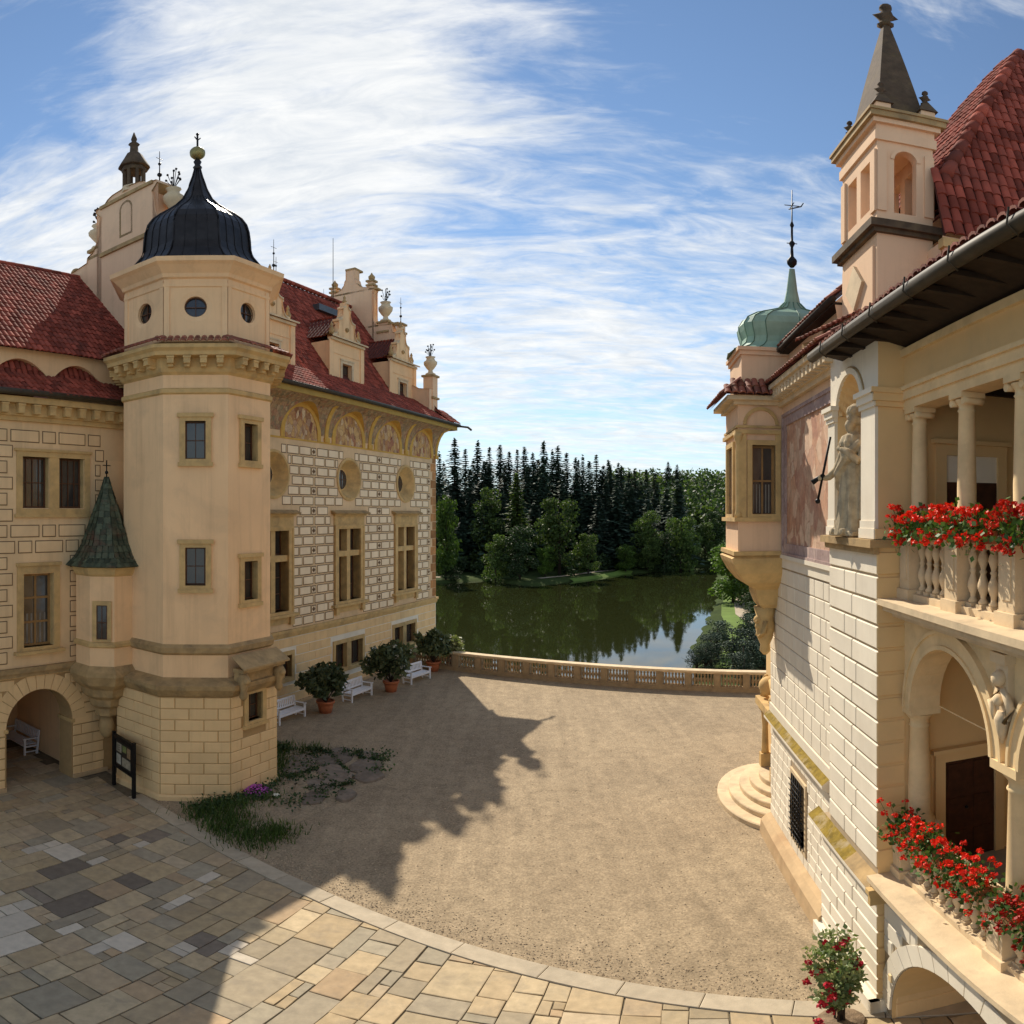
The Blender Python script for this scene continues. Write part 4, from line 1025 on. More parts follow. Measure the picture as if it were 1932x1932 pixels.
# eaves with modillions
mb = MB(); mb.box(-21, -10, WY - .12, WY, 11.9, 12.05); mb.box(-21, -10, WY - .42, WY, 12.42, 12.62); mb.box(-21, -10, WY - .2, WY, 12.05, 12.42, 0); o = mb.build('cornice', STONE, lw)
mb = MB(); mb.box(-.11, .11, -.2, 0, 0, .24); mb.box(-.13, .13, -.22, 0, .24, .3); me = mb.mesh('modillion', [STONE])
for k in range(14): link('modillion', me, lw, (-19.6 + k * .56, WY - .2, 12.1))
mb = MB(); mb.tube([(-21, WY - .55, 12.74), (-12.2, WY - .55, 12.72)], .1, 8); mb.build('gutter', GUT, lw)
mb = MB(); mb.quad((-21, WY - .5, 12.68), (-10, WY - .5, 12.68), (-10, -.5, 13.5), (-21, -.5, 13.5)); mb.build('lower_roof', UNDER, lw)
tl2 = tile_mesh(.2, .36)
tile_field(lw, tl2, (-18.4, WY - .58, 12.70), (1, 0, 0), (0, 1.1, .8), 36, 4, .21, .34, lambda a, b: True, cap=120)
# attic with eyebrow openings
mb = MB(); EYE = [(-17.75, 1.0), (-15.75, 1.0), (-13.55, .95)]
xs = [-21] + [c for c, r in EYE] + [-10]
for i, (c, r) in enumerate(EYE):
    a_ = -21 if i == 0 else (EYE[i - 1][0] + c) / 2; b_ = -10 if i == len(EYE) - 1 else (EYE[i + 1][0] + c) / 2
    zt = 14.42; n = 12
    P = [(c - r + 2 * r * k / n, 13.55 + .52 * (1 - ((k - n / 2) / (n / 2)) ** 2)) for k in range(n + 1)]
    mb.quad((a_, -.5, 13.2), (c - r, -.5, 13.2), (c - r, -.5, zt), (a_, -.5, zt)); mb.quad((c + r, -.5, 13.2), (b_, -.5, 13.2), (b_, -.5, zt), (c + r, -.5, zt))
    for (ax, az), (bx, bz) in zip(P, P[1:]):
        mb.quad((ax, -.5, az), (bx, -.5, bz), (bx, -.5, zt), (ax, -.5, zt)); mb.quad((ax, -.5, az), (ax, -.1, az), (bx, -.1, bz), (bx, -.5, bz))
    for s_ in (-r, r): mb.quad((c + s_, -.5, 13.2), (c + s_, -.1, 13.2), (c + s_, -.1, 13.56), (c + s_, -.5, 13.56))
mb.build('attic_wall', PL, lw)
mb = MB(); mb.quad((-21, -.14, 13.2), (-10, -.14, 13.2), (-10, -.14, 14.2), (-21, -.14, 14.2)); mb.build('eyebrow_backing', UNDER, lw)
for c, r in EYE:
    tile_field(lw, tl2, (c - r + .05, -.52, 13.42), (1, 0, 0), (0, .3, .62), int(2 * r / .21), 2, .21, .3, cap=0)
# main roof of the wing
zr2 = lambda y: 14.4 + (y + .75) * 1.0105
mb = MB(); mb.add([(-30, -.8, zr2(-.8) - .03), (-10, -.8, zr2(-.8) - .03), (-10, 4, 19.17), (-30, 4, 19.17)], [(0, 1, 2, 3)]); mb.add([(-30, 9.2, 14.1), (-10, 9.2, 14.1), (-10, 4, 19.17), (-30, 4, 19.17)], [(3, 2, 1, 0)]); mb.build('roof', UNDER, lw)
tile_field(lw, tl2, (-18.6, -.85, zr2(-.85)), (1, 0, 0), (0, 1, 1.0105), int(8.55 / .21), 20, .21, .345, cap=180)
mb = MB()
for k in range(22): mb.tube([(-19 + k * .42, 4, 19.2), (-19 + k * .42 + .44, 4, 19.23)], [.14, .12], 7, cap=False)
mb.build('ridge_tile', TILE, lw)['kind'] = 'stuff'
# stepped gable behind the tower
Mg = Matrix.Translation((-9.9, .8, 0)) @ Matrix.Rotation(pi / 2, 4, 'Z')
scroll_gable(lw, 'stepped_gable', [(4.6, 12.0), (4.6, 19.35), (4.3, 19.5), (2.55, 19.7), (2.5, 19.9)] + hollow(2.45, 19.95, 1.7, 21.1, 4) + [(1.58, 21.55), (1.9, 21.85), (1.85, 21.98), (1.3, 22.05), (1.1, 22.2), (.8, 22.3), (0, 22.35)], Mg, .6, [PLP, STONEB])
mb = MB(); mb.box(-10.45, -9.8, -.65, 2.25, 19.75, 22.0, 0); mb.box(-10.6, -9.7, -.8, 2.4, 19.65, 19.82, 1); mb.box(-10.58, -9.7, -.82, 2.42, 21.9, 22.05, 1)
n = 10; P = [(.8 + .38 * cos(pi * k / n), 22.1 + .38 * sin(pi * k / n)) for k in range(n + 1)] + [(.42, 20.75), (1.18, 20.75)]
mb.build('gable_block', [PLP, STONEB], lw)
mb = MB(); n = 12
ring = [(.8 + .40 * cos(pi * k / n), 21.35 + .40 * sin(pi * k / n)) for k in range(n + 1)] + [(.40, 20.15), (1.20, 20.15)]
inn = [(.8 + .30 * cos(pi * k / n), 21.35 + .30 * sin(pi * k / n)) for k in range(n + 1)] + [(.50, 20.25), (1.10, 20.25)]
m_ = len(ring)
mb.add([(-10.455, y, z) for y, z in ring] + [(-10.5, y, z) for y, z in ring] + [(-10.5, y, z) for y, z in inn] + [(-10.452, y, z) for y, z in inn], [(r * m_ + k, r * m_ + (k + 1) % m_, (r + 1) * m_ + (k + 1) % m_, (r + 1) * m_ + k) for r in range(3) for k in range(m_)])
mb.build('blind_niche', STONEB, lw)
mb = MB(); c_ = (-10.1, .8, 22.2)     # small open lantern on the gable
mb.lathe([(.50, 0), (.50, .22), (.46, .26)], 8, c_, 0, False); mb.lathe([(.47, 1.02), (.50, 1.14), (.46, 1.24)], 8, c_, 1, False)
for k in range(8):
    a = 2 * pi * (k + .5) / 8; mb.box(-.055, .055, -.055, .055, .24, 1.05, 1, Matrix.Translation((c_[0] + .39 * cos(a), c_[1] + .39 * sin(a), c_[2])) @ Matrix.Rotation(a, 4, 'Z'))
mb.lathe([(.62, 1.22), (.60, 1.32), (.45, 1.6), (.32, 1.88), (.17, 2.02), (.15, 2.35), (.23, 2.42), (.09, 2.55), (.12, 2.7), (.02, 3.05)], 8, c_, 1)
mb.build('lantern', [PALEST, DKST], lw)
p_ = pedestal(lw, -10.1, 3.0, 19.5, 20.2, .3); urn(lw, (-10.1, 3.0, 20.3), 1.6, .5)
finial_rod(lw, (-10.1, -.7, 22.0), 1.6, .03)
urn(lw, (-10.0, -1.35, 20.3), 1.8, .4)
mb = MB(); mb.sphere((-10.1, 4.75, 19.72), .26, 8); mb.build('stone_ball', STONEB, lw)

# ------------------------------------------------------------------ octagonal stair tower
tw = thing('stair_tower', 'tall octagonal cream tower with a dark bell-shaped metal dome and gilded ball', 'tower', Lw(TCL[0], TCL[1]), LR)
A8 = [radians(-90 + 22.5 + 45 * k) for k in range(8)]
def oct_lathe(mb, prof, m=0, smooth=False):
    """profile of (inradius, z)"""
    mb.lathe([(r / cos(pi / 8), z) for r, z in prof], 8, (0, 0, 0), m, smooth, radians(-90 + 22.5), cap=False)
RB_, RS_, RD_ = 2.53, 2.345, 2.30
def face_M(k, r):
    """frame of a tower face: x to the right, -y outward; k=0 faces the court, 1 the viewer, 2 the left wing"""
    a = -pi / 2 - k * pi / 4; return Matrix.Rotation(a + pi / 2, 4, 'Z') @ Matrix.Translation((0, -r, 0))
HS = RS_ * math.tan(pi / 8); HB = RB_ * math.tan(pi / 8)
mb = MB()
WUP = (-.31, .30, 10.65, 11.8); WL1 = (-.31, .30, 6.86, 8.0); WL0 = (-.31, .30, 6.35, 7.55)
for k in range(8):
    M = Matrix.Rotation(-k * pi / 4, 4, 'Z') @ Matrix.Translation((0, -RS_, 0))
    hs = [WUP, WL0] if k == 0 else [WUP, WL1] if k == 1 else []
    wall_panel(mb, -HS, HS, 3.7, 13.4, 0, [h + (.3,) for h in hs], 0, mr=1, M=M)
mb.build('shaft', [PL, STONE], tw)
mb = MB(); oct_lathe(mb, [(RS_, 12.62), (RS_ + .07, 12.66), (RS_ + .07, 12.78), (RS_, 12.82)]); mb.build('shaft_band', STONE, tw)
mb = MB(); oct_lathe(mb, [(RS_, 4.72), (RS_ + .1, 4.8), (RS_ + .12, 4.96), (RS_, 5.06)]); mb.build('string_course', STONEB, tw)
mb = MB(); oct_lathe(mb, [(RB_ - .02, 3.42), (RB_ + .1, 3.5), (RB_ + .26, 3.72), (RB_ + .28, 3.86), (RS_, 4.02)]); mb.build('base_cornice', STONEB, tw)
mb = MB()
for k in range(8):
    M = Matrix.Rotation(-k * pi / 4, 4, 'Z') @ Matrix.Translation((0, -RB_, 0))
    wall_panel(mb, -HB, HB, -.2, 3.45, 0, [(-.33, .33, 2.5, 3.4, .3)] if k == 0 else [], 0, mr=1, M=M)
mb.build('base', [RUSTJ, STONE], tw)
its = []
for k in (7, 0, 1, 2, 3):
    M = Matrix.Rotation(-k * pi / 4, 4, 'Z') @ Matrix.Translation((0, -RB_, 0))
    for r in range(9):
        z0 = .2 + r * .36
        sp = course(-HB + .012, HB - .012, [.84, .84, .84] if r % 2 else [.42, .84, .84, .84], .02)
        h2 = [(-.52, .52, 2.3, 3.6)] if k == 0 else []
        for a_, b_ in cut(sp, z0, z0 + .345, h2, .1, .01): its.append((block_mesh(b_ - a_, .342, .03, .02, (RUST, RUSTJ)), M @ Matrix.Translation(((a_ + b_) / 2, 0, z0 + .172))))
pieces(tw, 'rusticated_block', its)
mb = MB(); oct_lathe(mb, [(RB_ + .09, -.2), (RB_ + .09, .14), (RB_, .2)]); mb.build('plinth', RUST, tw)
def tower_window(k, r, x0, x1, z0, z1, parent):
    M = Matrix.Rotation(-k * pi / 4, 4, 'Z') @ Matrix.Translation((0, -r, 0))
    e = bpy.data.objects.new('window', None); 
    mb = MB(); frame_box(mb, x0 - .17, x1 + .17, z0 - .2, z1 + .22, .17, -.07, .28, 0, wb=.2, wt=.22); mb.box(x0 - .24, x1 + .24, -.11, 0, z1 + .12, z1 + .24); mb.box(x0 - .22, x1 + .22, -.1, 0, z0 - .22, z0 - .1)
    bpy.data.objects.remove(e)
    o = mb.build('window', STONE, parent); o.matrix_local = M
    sash(o, x0, x1, z0, z1, .22, 2, 2, FRAME, .025, False, .045)
    return o
tower_window(1, RS_, *WUP, tw); tower_window(1, RS_, *WL1, tw); tower_window(0, RS_, *WUP, tw); tower_window(0, RS_, *WL0, tw)
# little window under a hood at the foot of the tower, facing the palace
o = tower_window(0, RB_, -.33, .33, 2.5, 3.4, tw)
mb = MB(); mb.box(-.95, .98, -.42, 0, 4.22, 4.34); mb.add([(-1.05, -.55, 4.34), (1.06, -.55, 4.34), (1.06, 0, 4.72), (-1.05, 0, 4.72), (-1.05, -.55, 4.4), (1.06, -.55, 4.4)], [(0, 1, 5, 4), (4, 5, 2, 3), (0, 4, 3), (1, 2, 5)]); mb.box(-.9, .92, -.2, 0, 3.75, 4.22)
for s in (-1, 1):
    mb.lathe([(.05, 0), (.14, .12), (.10, .3), (.17, .5), (.2, .7), (.12, .85)], 7, (s * .82, -.3, 3.35)); mb.sphere((s * .82, -.42, 3.98), .13, 6)
h_ = mb.build('window_hood', STONEB, tw); h_.matrix_local = face_M(0, RB_)
# cornice with modillions and tiled skirt
mb = MB(); oct_lathe(mb, [(RS_, 13.22), (RS_ + .1, 13.3), (RS_ + .14, 13.42), (RS_ + .16, 13.72), (RS_ + .5, 13.74), (RS_ + .52, 13.86), (RS_ + .62, 13.95), (RS_ + .62, 14.06), (RD_, 14.3)]); mb.build('cornice', STONE, tw)
mb = MB(); mb.box(-.1, .1, -.33, 0, 0, .16); mb.box(-.08, .08, -.22, 0, -.09, 0); mb.box(-.115, .115, -.35, 0, .16, .22); me = mb.mesh('modillion', [STONE])
for k in range(8):
    for j in range(4):
        M = Matrix.Rotation(-k * pi / 4, 4, 'Z') @ Matrix.Translation((-HS + HS * 2 * (j + .5) / 4 * 1.0, -RS_ - .15, 13.5)); link('modillion', me, tw, M=M)
tl3 = tile_mesh(.19, .3, TILEL)
for k in (6, 7, 0, 1, 2, 3):
    M = Matrix.Rotation(-k * pi / 4, 4, 'Z'); r0 = RS_ + .68; w0 = r0 * math.tan(pi / 8)
    nu = int(2 * w0 / .2); its = []
    for j in range(2):
        for i in range(nu):
            xx = -w0 + .1 + i * .2 + (j % 2) * .02; rr = r0 - j * .27
            if abs(xx) > rr * math.tan(pi / 8) + .02: continue
            T_ = M @ Matrix.Translation((xx, -rr, 14.1 + j * .14)) @ Matrix.Rotation(radians(27), 4, 'X'); its.append((tl3, T_))
    pieces(tw, 'roof_tile', its)
# drum
mb = MB(); HD = RD_ * math.tan(pi / 8)
oc = []
for k in range(8):
    M = Matrix.Rotation(-k * pi / 4, 4, 'Z') @ Matrix.Translation((0, -RD_, 0))
    R0 = .5; n = 24; cz = 15.42
    wall_panel(mb, -HD, HD, 14.1, 16.5, 0, [(-R0, R0, cz - R0, cz + R0, 0)], 0, M=M)
    P = [(R0 * cos(2 * pi * i / n), R0 * sin(2 * pi * i / n)) for i in range(n)]
    sq = lambda p: (max(-R0, min(R0, p[0] * 1.4142)), max(-R0, min(R0, p[1] * 1.4142)))
    P3 = [(.34 * cos(2 * pi * i / n), .34 * sin(2 * pi * i / n)) for i in range(n)]
    for i in range(n):
        a_, b_ = P[i], P[(i + 1) % n]; c_, d_ = P3[i], P3[(i + 1) % n]
        mb.add([(a_[0], 0, cz + a_[1]), (b_[0], 0, cz + b_[1]), (sq(b_)[0], 0, cz + sq(b_)[1]), (sq(a_)[0], 0, cz + sq(a_)[1])], [(0, 1, 2, 3)], 0, False, M)
        mb.add([(a_[0], 0, cz + a_[1]), (b_[0], 0, cz + b_[1]), (d_[0], .03, cz + d_[1]), (c_[0], .03, cz + c_[1]), (d_[0], .22, cz + d_[1]), (c_[0], .22, cz + c_[1])], [(0, 3, 2, 1), (3, 5, 4, 2)], 0, False, M)
    for s in (-1, 1): mb.add([(s * HD, 0.0, 14.1), (s * (HD - .17), -.0, 14.1), (s * (HD - .17), -.03, 14.1), (s * HD, -.03, 14.1), (s * HD, -.03, 16.3), (s * (HD - .17), -.03, 16.3), (s * (HD - .17), 0, 16.3)], [(2, 3, 4, 5), (1, 2, 5, 6)], 0, False, M)
    if k in (7, 0, 1, 2, 3):
        om = MB(); om.add([(.345 * cos(2 * pi * i / n), .2, .345 * sin(2 * pi * i / n)) for i in range(n)], [tuple(range(n))], 0)
        for i in range(n):
            t0, t1 = 2 * pi * i / n, 2 * pi * (i + 1) / n
            om.add([(.345 * cos(t0), .14, .345 * sin(t0)), (.345 * cos(t1), .14, .345 * sin(t1)), (.3 * cos(t1), .14, .3 * sin(t1)), (.3 * cos(t0), .14, .3 * sin(t0))], [(0, 1, 2, 3)], 1)
        om.box(-.012, .012, .15, .19, -.3, .3, 1); om.box(-.3, .3, .15, .19, -.012, .012, 1)
        oc.append(om.build('round_window', [GLASS, FRAME], tw)); oc[-1].matrix_local = M @ Matrix.Translation((0, 0, cz))
oct_lathe(mb, [(RD_, 16.05), (RD_ + .04, 16.08), (RD_ + .04, 16.18), (RD_, 16.2)], 0)
oct_lathe(mb, [(RD_, 16.34), (RD_ + .08, 16.38), (RD_ + .12, 16.5), (RD_ + .34, 16.72), (RD_ + .46, 16.8), (RD_ + .48, 16.95), (RD_ + .3, 16.99)], 0)
mb.build('drum', [PL], tw)
# dome
DP = [(2.78, 16.98), (2.6, 17.06), (2.3, 17.22), (2.06, 17.42), (1.88, 17.68), (1.80, 17.95), (1.78, 18.3), (1.74, 18.65), (1.66, 18.95), (1.50, 19.22), (1.26, 19.46), (.98, 19.68), (.72, 19.92), (.52, 20.2), (.38, 20.52), (.27, 20.86), (.17, 21.2), (.09, 21.55)]
DP = [(r * (1.04 if 17.3 < z < 20 else 1), z) for r, z in DP]
mb = MB(); mb.lathe([(r * .985, z) for r, z in DP], 8, (0, 0, 0), 0, False, radians(-90 + 22.5), cap=False)
do = mb.build('dome', LEAD, tw)
mb = MB()
for a in A8: mb.tube([(r * cos(a), r * sin(a), z) for r, z in DP], .035, 5)
mb.build('dome_rib', LEAD, do)
mb = MB()
for k in range(8):
    a, b = A8[k], A8[(k + 1) % 8]
    for f_ in (.25, .5, .75):
        mb.tube([((1 - f_) * r * cos(a) * .99 + f_ * r * cos(b) * .99, (1 - f_) * r * sin(a) * .99 + f_ * r * sin(b) * .99, z) for r, z in DP[:14]], .012, 4)
mb.build('dome_seam', LEAD, do)
mb = MB(); mb.lathe([(.10, 21.5), (.16, 21.62), (.09, 21.72), (.14, 21.86), (.07, 21.98)], 10); mb.build('ball_collar', LEAD, tw)
BALL = mat('weathered_gilt', (0.30, 0.25, 0.10), 0.25, 8, 0.45, metal=0.6)
mb = MB(); mb.sphere((0, 0, 22.25), .27, 10); mb.build('gilt_ball', BALL, tw)
mb = MB(); mb.tube([(0, 0, 22.5), (0, 0, 23.1)], .035, 6); mb.tube([(-.13, 0, 22.95), (0, 0, 22.82), (.13, 0, 22.98)], .025, 5); mb.sphere((0, 0, 23.1), .06, 5); mb.build('finial', IRON, tw)

# ------------------------------------------------------------------ corner turret with the mossy pointed roof
tr = thing('corner_turret', 'small corbelled corner turret with a mossy pointed tile roof beside the tower', 'turret', Lw(-13.25, -1.75), LR)
def tlathe(mb, prof, m=0): mb.lathe([(r / cos(pi / 8), z) for r, z in prof], 8, (0, 0, 0), m, False, radians(22.5), cap=False)
mb = MB(); tlathe(mb, [(.93, 4.15), (.93, 7.3)]); mb.build('wall', PL, tr)
mb = MB(); tlathe(mb, [(.93, 4.78), (1.0, 4.82), (1.01, 4.92), (.93, 4.98)]); tlathe(mb, [(.93, 7.05), (.99, 7.12), (1.05, 7.3), (1.07, 7.38), (.8, 7.4)]); mb.build('moulding', STONE, tr)
mb = MB(); tlathe(mb, [(.2, 2.3), (.34, 2.35), (.36, 2.6), (.5, 2.72), (.54, 2.95), (.72, 3.1), (.78, 3.35), (1.0, 3.55), (1.12, 3.85), (1.1, 4.0), (.93, 4.18)]); mb.lathe([(.1, 1.5), (.2, 1.62), (.28, 1.9), (.2, 2.3)], 8, (0, 0, 0), 0); mb.build('corbel', STONEB, tr)
RP = [(1.24, 7.36), (1.0, 7.62), (.78, 8.0), (.55, 8.7), (.28, 9.5), (.05, 10.15)]
mb = MB(); mb.lathe([(r / cos(pi / 8) * .97, z - .02) for r, z in RP], 8, (0, 0, 0), 0, False, radians(22.5)); rf = mb.build('roof', TURT, tr)
ts = MB(); ts.add([(-.085, 0, .015), (.085, 0, .015), (.075, .24, 0), (-.075, .24, 0), (-.085, 0, -.005), (.085, 0, -.005)], [(0, 1, 2, 3), (4, 5, 1, 0)]); shm = ts.mesh('roof_shingle', TURT)
its = []
for k in range(8):
    am = radians(22.5 + 22.5 + 45 * k)
    for (r0, z0), (r1, z1) in zip(RP, RP[1:]):
        seg = sqrt((r1 - r0) ** 2 + (z1 - z0) ** 2); nj = max(1, int(seg / .17)); tilt = atan2(z1 - z0, r0 - r1)
        for j in range(nj):
            f_ = j / nj; r = r0 + (r1 - r0) * f_; z = z0 + (z1 - z0) * f_; wd = r * math.tan(pi / 8); ni = max(1, int(2 * wd / .17))
            for i in range(ni):
                xx = -wd + 2 * wd * (i + .5) / ni
                its.append((shm, Matrix.Rotation(am + pi / 2, 4, 'Z') @ Matrix.Translation((xx, -r - .01, z)) @ Matrix.Rotation(tilt, 4, 'X')))
pieces(tr, 'roof_shingle', its)
mb = MB(); mb.tube([(0, 0, 10.1), (0, 0, 10.75)], .02, 5); mb.sphere((0, 0, 10.35), .06, 5); mb.tube([(-.15, 0, 10.58), (.15, 0, 10.58)], .015, 4); mb.build('finial', IRON, tr)
M = Matrix.Rotation(-pi / 4, 4, 'Z') @ Matrix.Translation((0, -.93, 0))
mb = MB(); frame_box(mb, -.3, .3, 5.0, 6.28, .13, -.05, .1, 0, wb=.06); o = mb.build('window', STONE, tr); o.matrix_local = M
p = MB(); p.quad((-.18, -.012, 5.06), (.18, -.012, 5.06), (.18, -.012, 6.15), (-.18, -.012, 6.15)); p.build('pane', GLASS, o)
p = MB(); p.box(-.012, .012, -.03, -.014, 5.06, 6.15); p.box(-.17, .17, -.03, -.014, 5.58, 5.61); frame_box(p, -.17, .17, 5.06, 6.15, .03, -.03, -.014); p.build('casement', FRAME, o)

# ------------------------------------------------------------------ right wing: block-faced wall, pier with niche, loggia
rw = thing('loggia_wing', 'sunlit pale block-faced wing with two-storey loggia and fresco, on the right', 'castle wing', RO, RR)
MY = 0.2; XF = -8.2; XP = -2.35
GR = (-5.9, -4.75, 1.05, 2.75)
mb = MB()
wall_panel(mb, XF, XP + .1, -.2, 12.0, MY, [GR + (.35,)], 0, mr=0)
mb.quad((XF, MY, 0), (XF, MY + .75, 0), (XF, MY + .75, 12), (XF, MY, 12), 0)
mb.quad((-12.3, .95, 0), (XF, .95, 0), (XF, .95, 12), (-12.3, .95, 12), 1); mb.quad((-12.3, .95, 0), (-12.3, 12, 0), (-12.3, 12, 12), (-12.3, .95, 12), 1)
mb.quad((-12.3, 12, 0), (9, 12, 0), (9, 12, 12), (-12.3, 12, 12), 1); mb.quad((9, .6, 0), (9, 12, 0), (9, 12, 12), (9, .6, 12), 1)
mb.build('main_wall', [LIMEJ, LOGP], rw)
LB = (LIME, LIMEJ)
its = []; rr_ = random.Random(3)
z = 3.95; row = 0
while z < 7.5:
    for a_, b_ in course(XF, XP, [.62, .36, .62, .62], .022, (row % 2) * .45 + (row % 3) * .2): its.append((block_mesh(b_ - a_, .35, .018, .014, LB), Matrix.Translation(((a_ + b_) / 2, MY, z + .178))))
    z += .372; row += 1
z = .62; row = 0
while z < 3.3:
    for a_, b_ in cut(course(XF, XP - .5, [.5, .34, .5], .02, (row % 2) * .3 + (row % 3) * .13), z, z + .28, [(GR[0] - .12, GR[1] + .12, GR[2] - .1, GR[3] + .12)], .1, .01): its.append((block_mesh(b_ - a_, .28, .016, .012, LB), Matrix.Translation(((a_ + b_) / 2, MY, z + .145))))
    z += .3; row += 1
pieces(rw, 'limewashed_block', its)
mb = MB(); mb.box(XF, XP, MY - .04, MY, 7.7, 8.06, 0); mb.box(XF, XP, MY - .09, MY, 7.93, 8.02, 0); mb.box(XF, XP, MY - .05, MY, 3.66, 3.93, 0); mb.build('plain_band', LIME, rw)
def ledge(mb, x0, x1, y, z, out, h, mtop=1):
    """weathered ledge: moulded front, sloping mossy top"""
    mb.add([(x0, y - out, z), (x1, y - out, z), (x1, y, z + h * .8), (x0, y, z + h * .8)], [(0, 1, 2, 3)], mtop)
    mb.add([(x0, y - out, z), (x1, y - out, z), (x1, y - out, z - h * .35), (x0, y - out, z - h * .35), (x1, y - out * .55, z - h * .7), (x0, y - out * .55, z - h * .7), (x1, y, z - h * 1.1), (x0, y, z - h * 1.1)], [(3, 2, 1, 0), (5, 4, 2, 3), (7, 6, 4, 5)], 0)
    for x in (x0, x1): mb.add([(x, y - out, z), (x, y - out, z - h * .35), (x, y - out * .55, z - h * .7), (x, y, z - h * 1.1), (x, y, z + h * .8)], [(0, 1, 2, 3, 4) if x == x1 else (4, 3, 2, 1, 0)], 0)
mb = MB(); ledge(mb, XF, XP - .55, MY, 3.58, .20, .2); mb.build('wall_ledge', [LIME, MOSS], rw)
mb = MB(); mb.poly_prism([(MY - .32, -.1), (MY, -.1), (MY, .62), (MY - .14, .56), (MY - .28, .42)], XF, XP - .5, 0, 'x'); mb.build('plinth', PLINTH, rw)
# grille window
mb = MB(); frame_box(mb, GR[0] - .1, GR[1] + .1, GR[2] - .1, GR[3] + .1, .1, MY - .045, MY + .3); o = mb.build('grille_window', PALEST, rw)
p = MB(); p.quad((GR[0], MY + .3, GR[2]), (GR[1], MY + .3, GR[2]), (GR[1], MY + .3, GR[3]), (GR[0], MY + .3, GR[3])); p.build('pane', GLASS, o)
p = MB()
for k in range(1, 7): x = GR[0] + (GR[1] - GR[0]) * k / 7; p.tube([(x, MY - .07, GR[2] - .02), (x, MY - .1, (GR[2] + GR[3]) / 2), (x, MY - .07, GR[3] + .02)], .016, 4)
for k in range(1, 11): z = GR[2] + (GR[3] - GR[2]) * k / 11; p.tube([(GR[0] - .02, MY - .09, z), (GR[1] + .02, MY - .09, z)], .014, 4)
p.build('iron_grille', IRON, o)
# big faded fresco in its moulded frame
mb = MB(); mb.quad((-6.5, MY - .012, 8.16), (-2.4, MY - .012, 8.16), (-2.4, MY - .012, 11.22), (-6.5, MY - .012, 11.22)); fo = mb.build('fresco', FRES_W, rw)
mb = MB(); frame_box(mb, -6.64, -2.3, 8.06, 11.36, .24, MY - .05, MY - .014, 0); frame_box(mb, -6.7, -2.2, 8.0, 11.42, .08, MY - .08, MY, 0); mb.build('painted_border', FRES_B, fo)
mb = MB(); mb.quad((-8.2, MY - .008, 11.4), (XP, MY - .008, 11.4), (XP, MY - .008, 11.75), (-8.2, MY - .008, 11.75)); mb.build('upper_band', PLP, rw)
# main cornice: modillions, tiled coping, attic wall and gutter
mb = MB(); mb.box(XF, XP + .2, MY - .12, MY, 11.62, 11.74); mb.box(XF, XP + .2, MY - .42, MY, 12.0, 12.12); mb.box(XF, XP + .2, MY - .36, MY, 11.94, 12.0); mb.box(XF, XP + .2, MY - .18, MY, 11.74, 11.94); mb.build('cornice', PALEST, rw)
mb = MB(); mb.box(-.07, .07, -.2, 0, 0, .16); me = mb.mesh('modillion', [PALEST])
for k in range(21): link('modillion', me, rw, (XF + .15 + k * .29, MY - .17, 11.77))
tl4 = tile_mesh(.17, .32, TILEL)
mb = MB(); mb.quad((XF, MY - .44, 12.13), (XP + .3, MY - .44, 12.13), (XP + .3, MY + .2, 12.55), (XF, MY + .2, 12.55)); mb.build('coping', UNDER, rw)
tile_field(rw, tl4, (XF, MY - .5, 12.12), (1, 0, 0), (0, .64, .42), 34, 2, .18, .34, cap=90)
mb = MB(); mb.quad((-12.3, MY + .15, 12.0), (-2.6, MY + .15, 12.0), (-2.6, MY + .15, 13.02), (-12.3, MY + .15, 13.02)); mb.add([(-2.5, MY + .1, 12), (-2.5, 4.5, 12), (-2.5, 4.5, 17.4), (-2.58, .15, 13.05)], [(0, 1, 2, 3)]); mb.build('attic_wall', PLP, rw)
mb = MB(); mb.tube([(-9.5, .1, 13.1), (-2.55, .1, 13.1)], .075, 8); mb.box(-9.5, -2.56, .12, MY + .2, 13.0, 13.05); mb.build('attic_gutter', DKWOOD, rw)
mb = MB(); mb.add([(-9.5, .1, 13.12), (-2.58, .1, 13.12), (-2.58, 4.5, 17.5), (-9.5, 4.5, 17.5)], [(0, 1, 2, 3)]); mb.build('attic_roof', UNDER, rw)
tile_field(rw, tl4, (-9.4, .08, 13.14), (1, 0, 0), (0, 1, .995), 37, 14, .18, .34, cap=60)

# pier at the near end
NX, NR, NZ = -1.3, 0.64, 10.72
mb = MB()
mb.quad((XP, 0, -.2), (0, 0, -.2), (0, 0, 8.62), (XP, 0, 8.62), 0); mb.quad((0, 0, -.2), (0, .6, -.2), (0, .6, 8.62), (0, 0, 8.62), 2); mb.quad((XP, .3, -.2), (XP, 0, -.2), (XP, 0, 11.6), (XP, .3, 11.6), 0)
arch_panel(mb, XP, 0, 8.62, 12.0, 0.0, NX, NR, NZ, .02, 1, 1, 18)
mb.quad((0, 0, 8.62), (0, .6, 8.62), (0, .6, 12), (0, 0, 12), 2)
n = 14; ring = [(NX - NR * cos(pi * k / n), NR * sin(pi * k / n)) for k in range(n + 1)]
mb.add([(x, y, 8.62) for x, y in ring] + [(x, y, NZ) for x, y in ring], [(k, k + 1, n + 2 + k, n + 1 + k) for k in range(n)], 2, True)
mb.add([(x, y, 8.625) for x, y in ring], [tuple(range(n + 1))], 1)
mb.build('pier', [LIMEJ, LIME, LOGP], rw)
mb = MB(); rows = 7     # fluted shell in the niche head
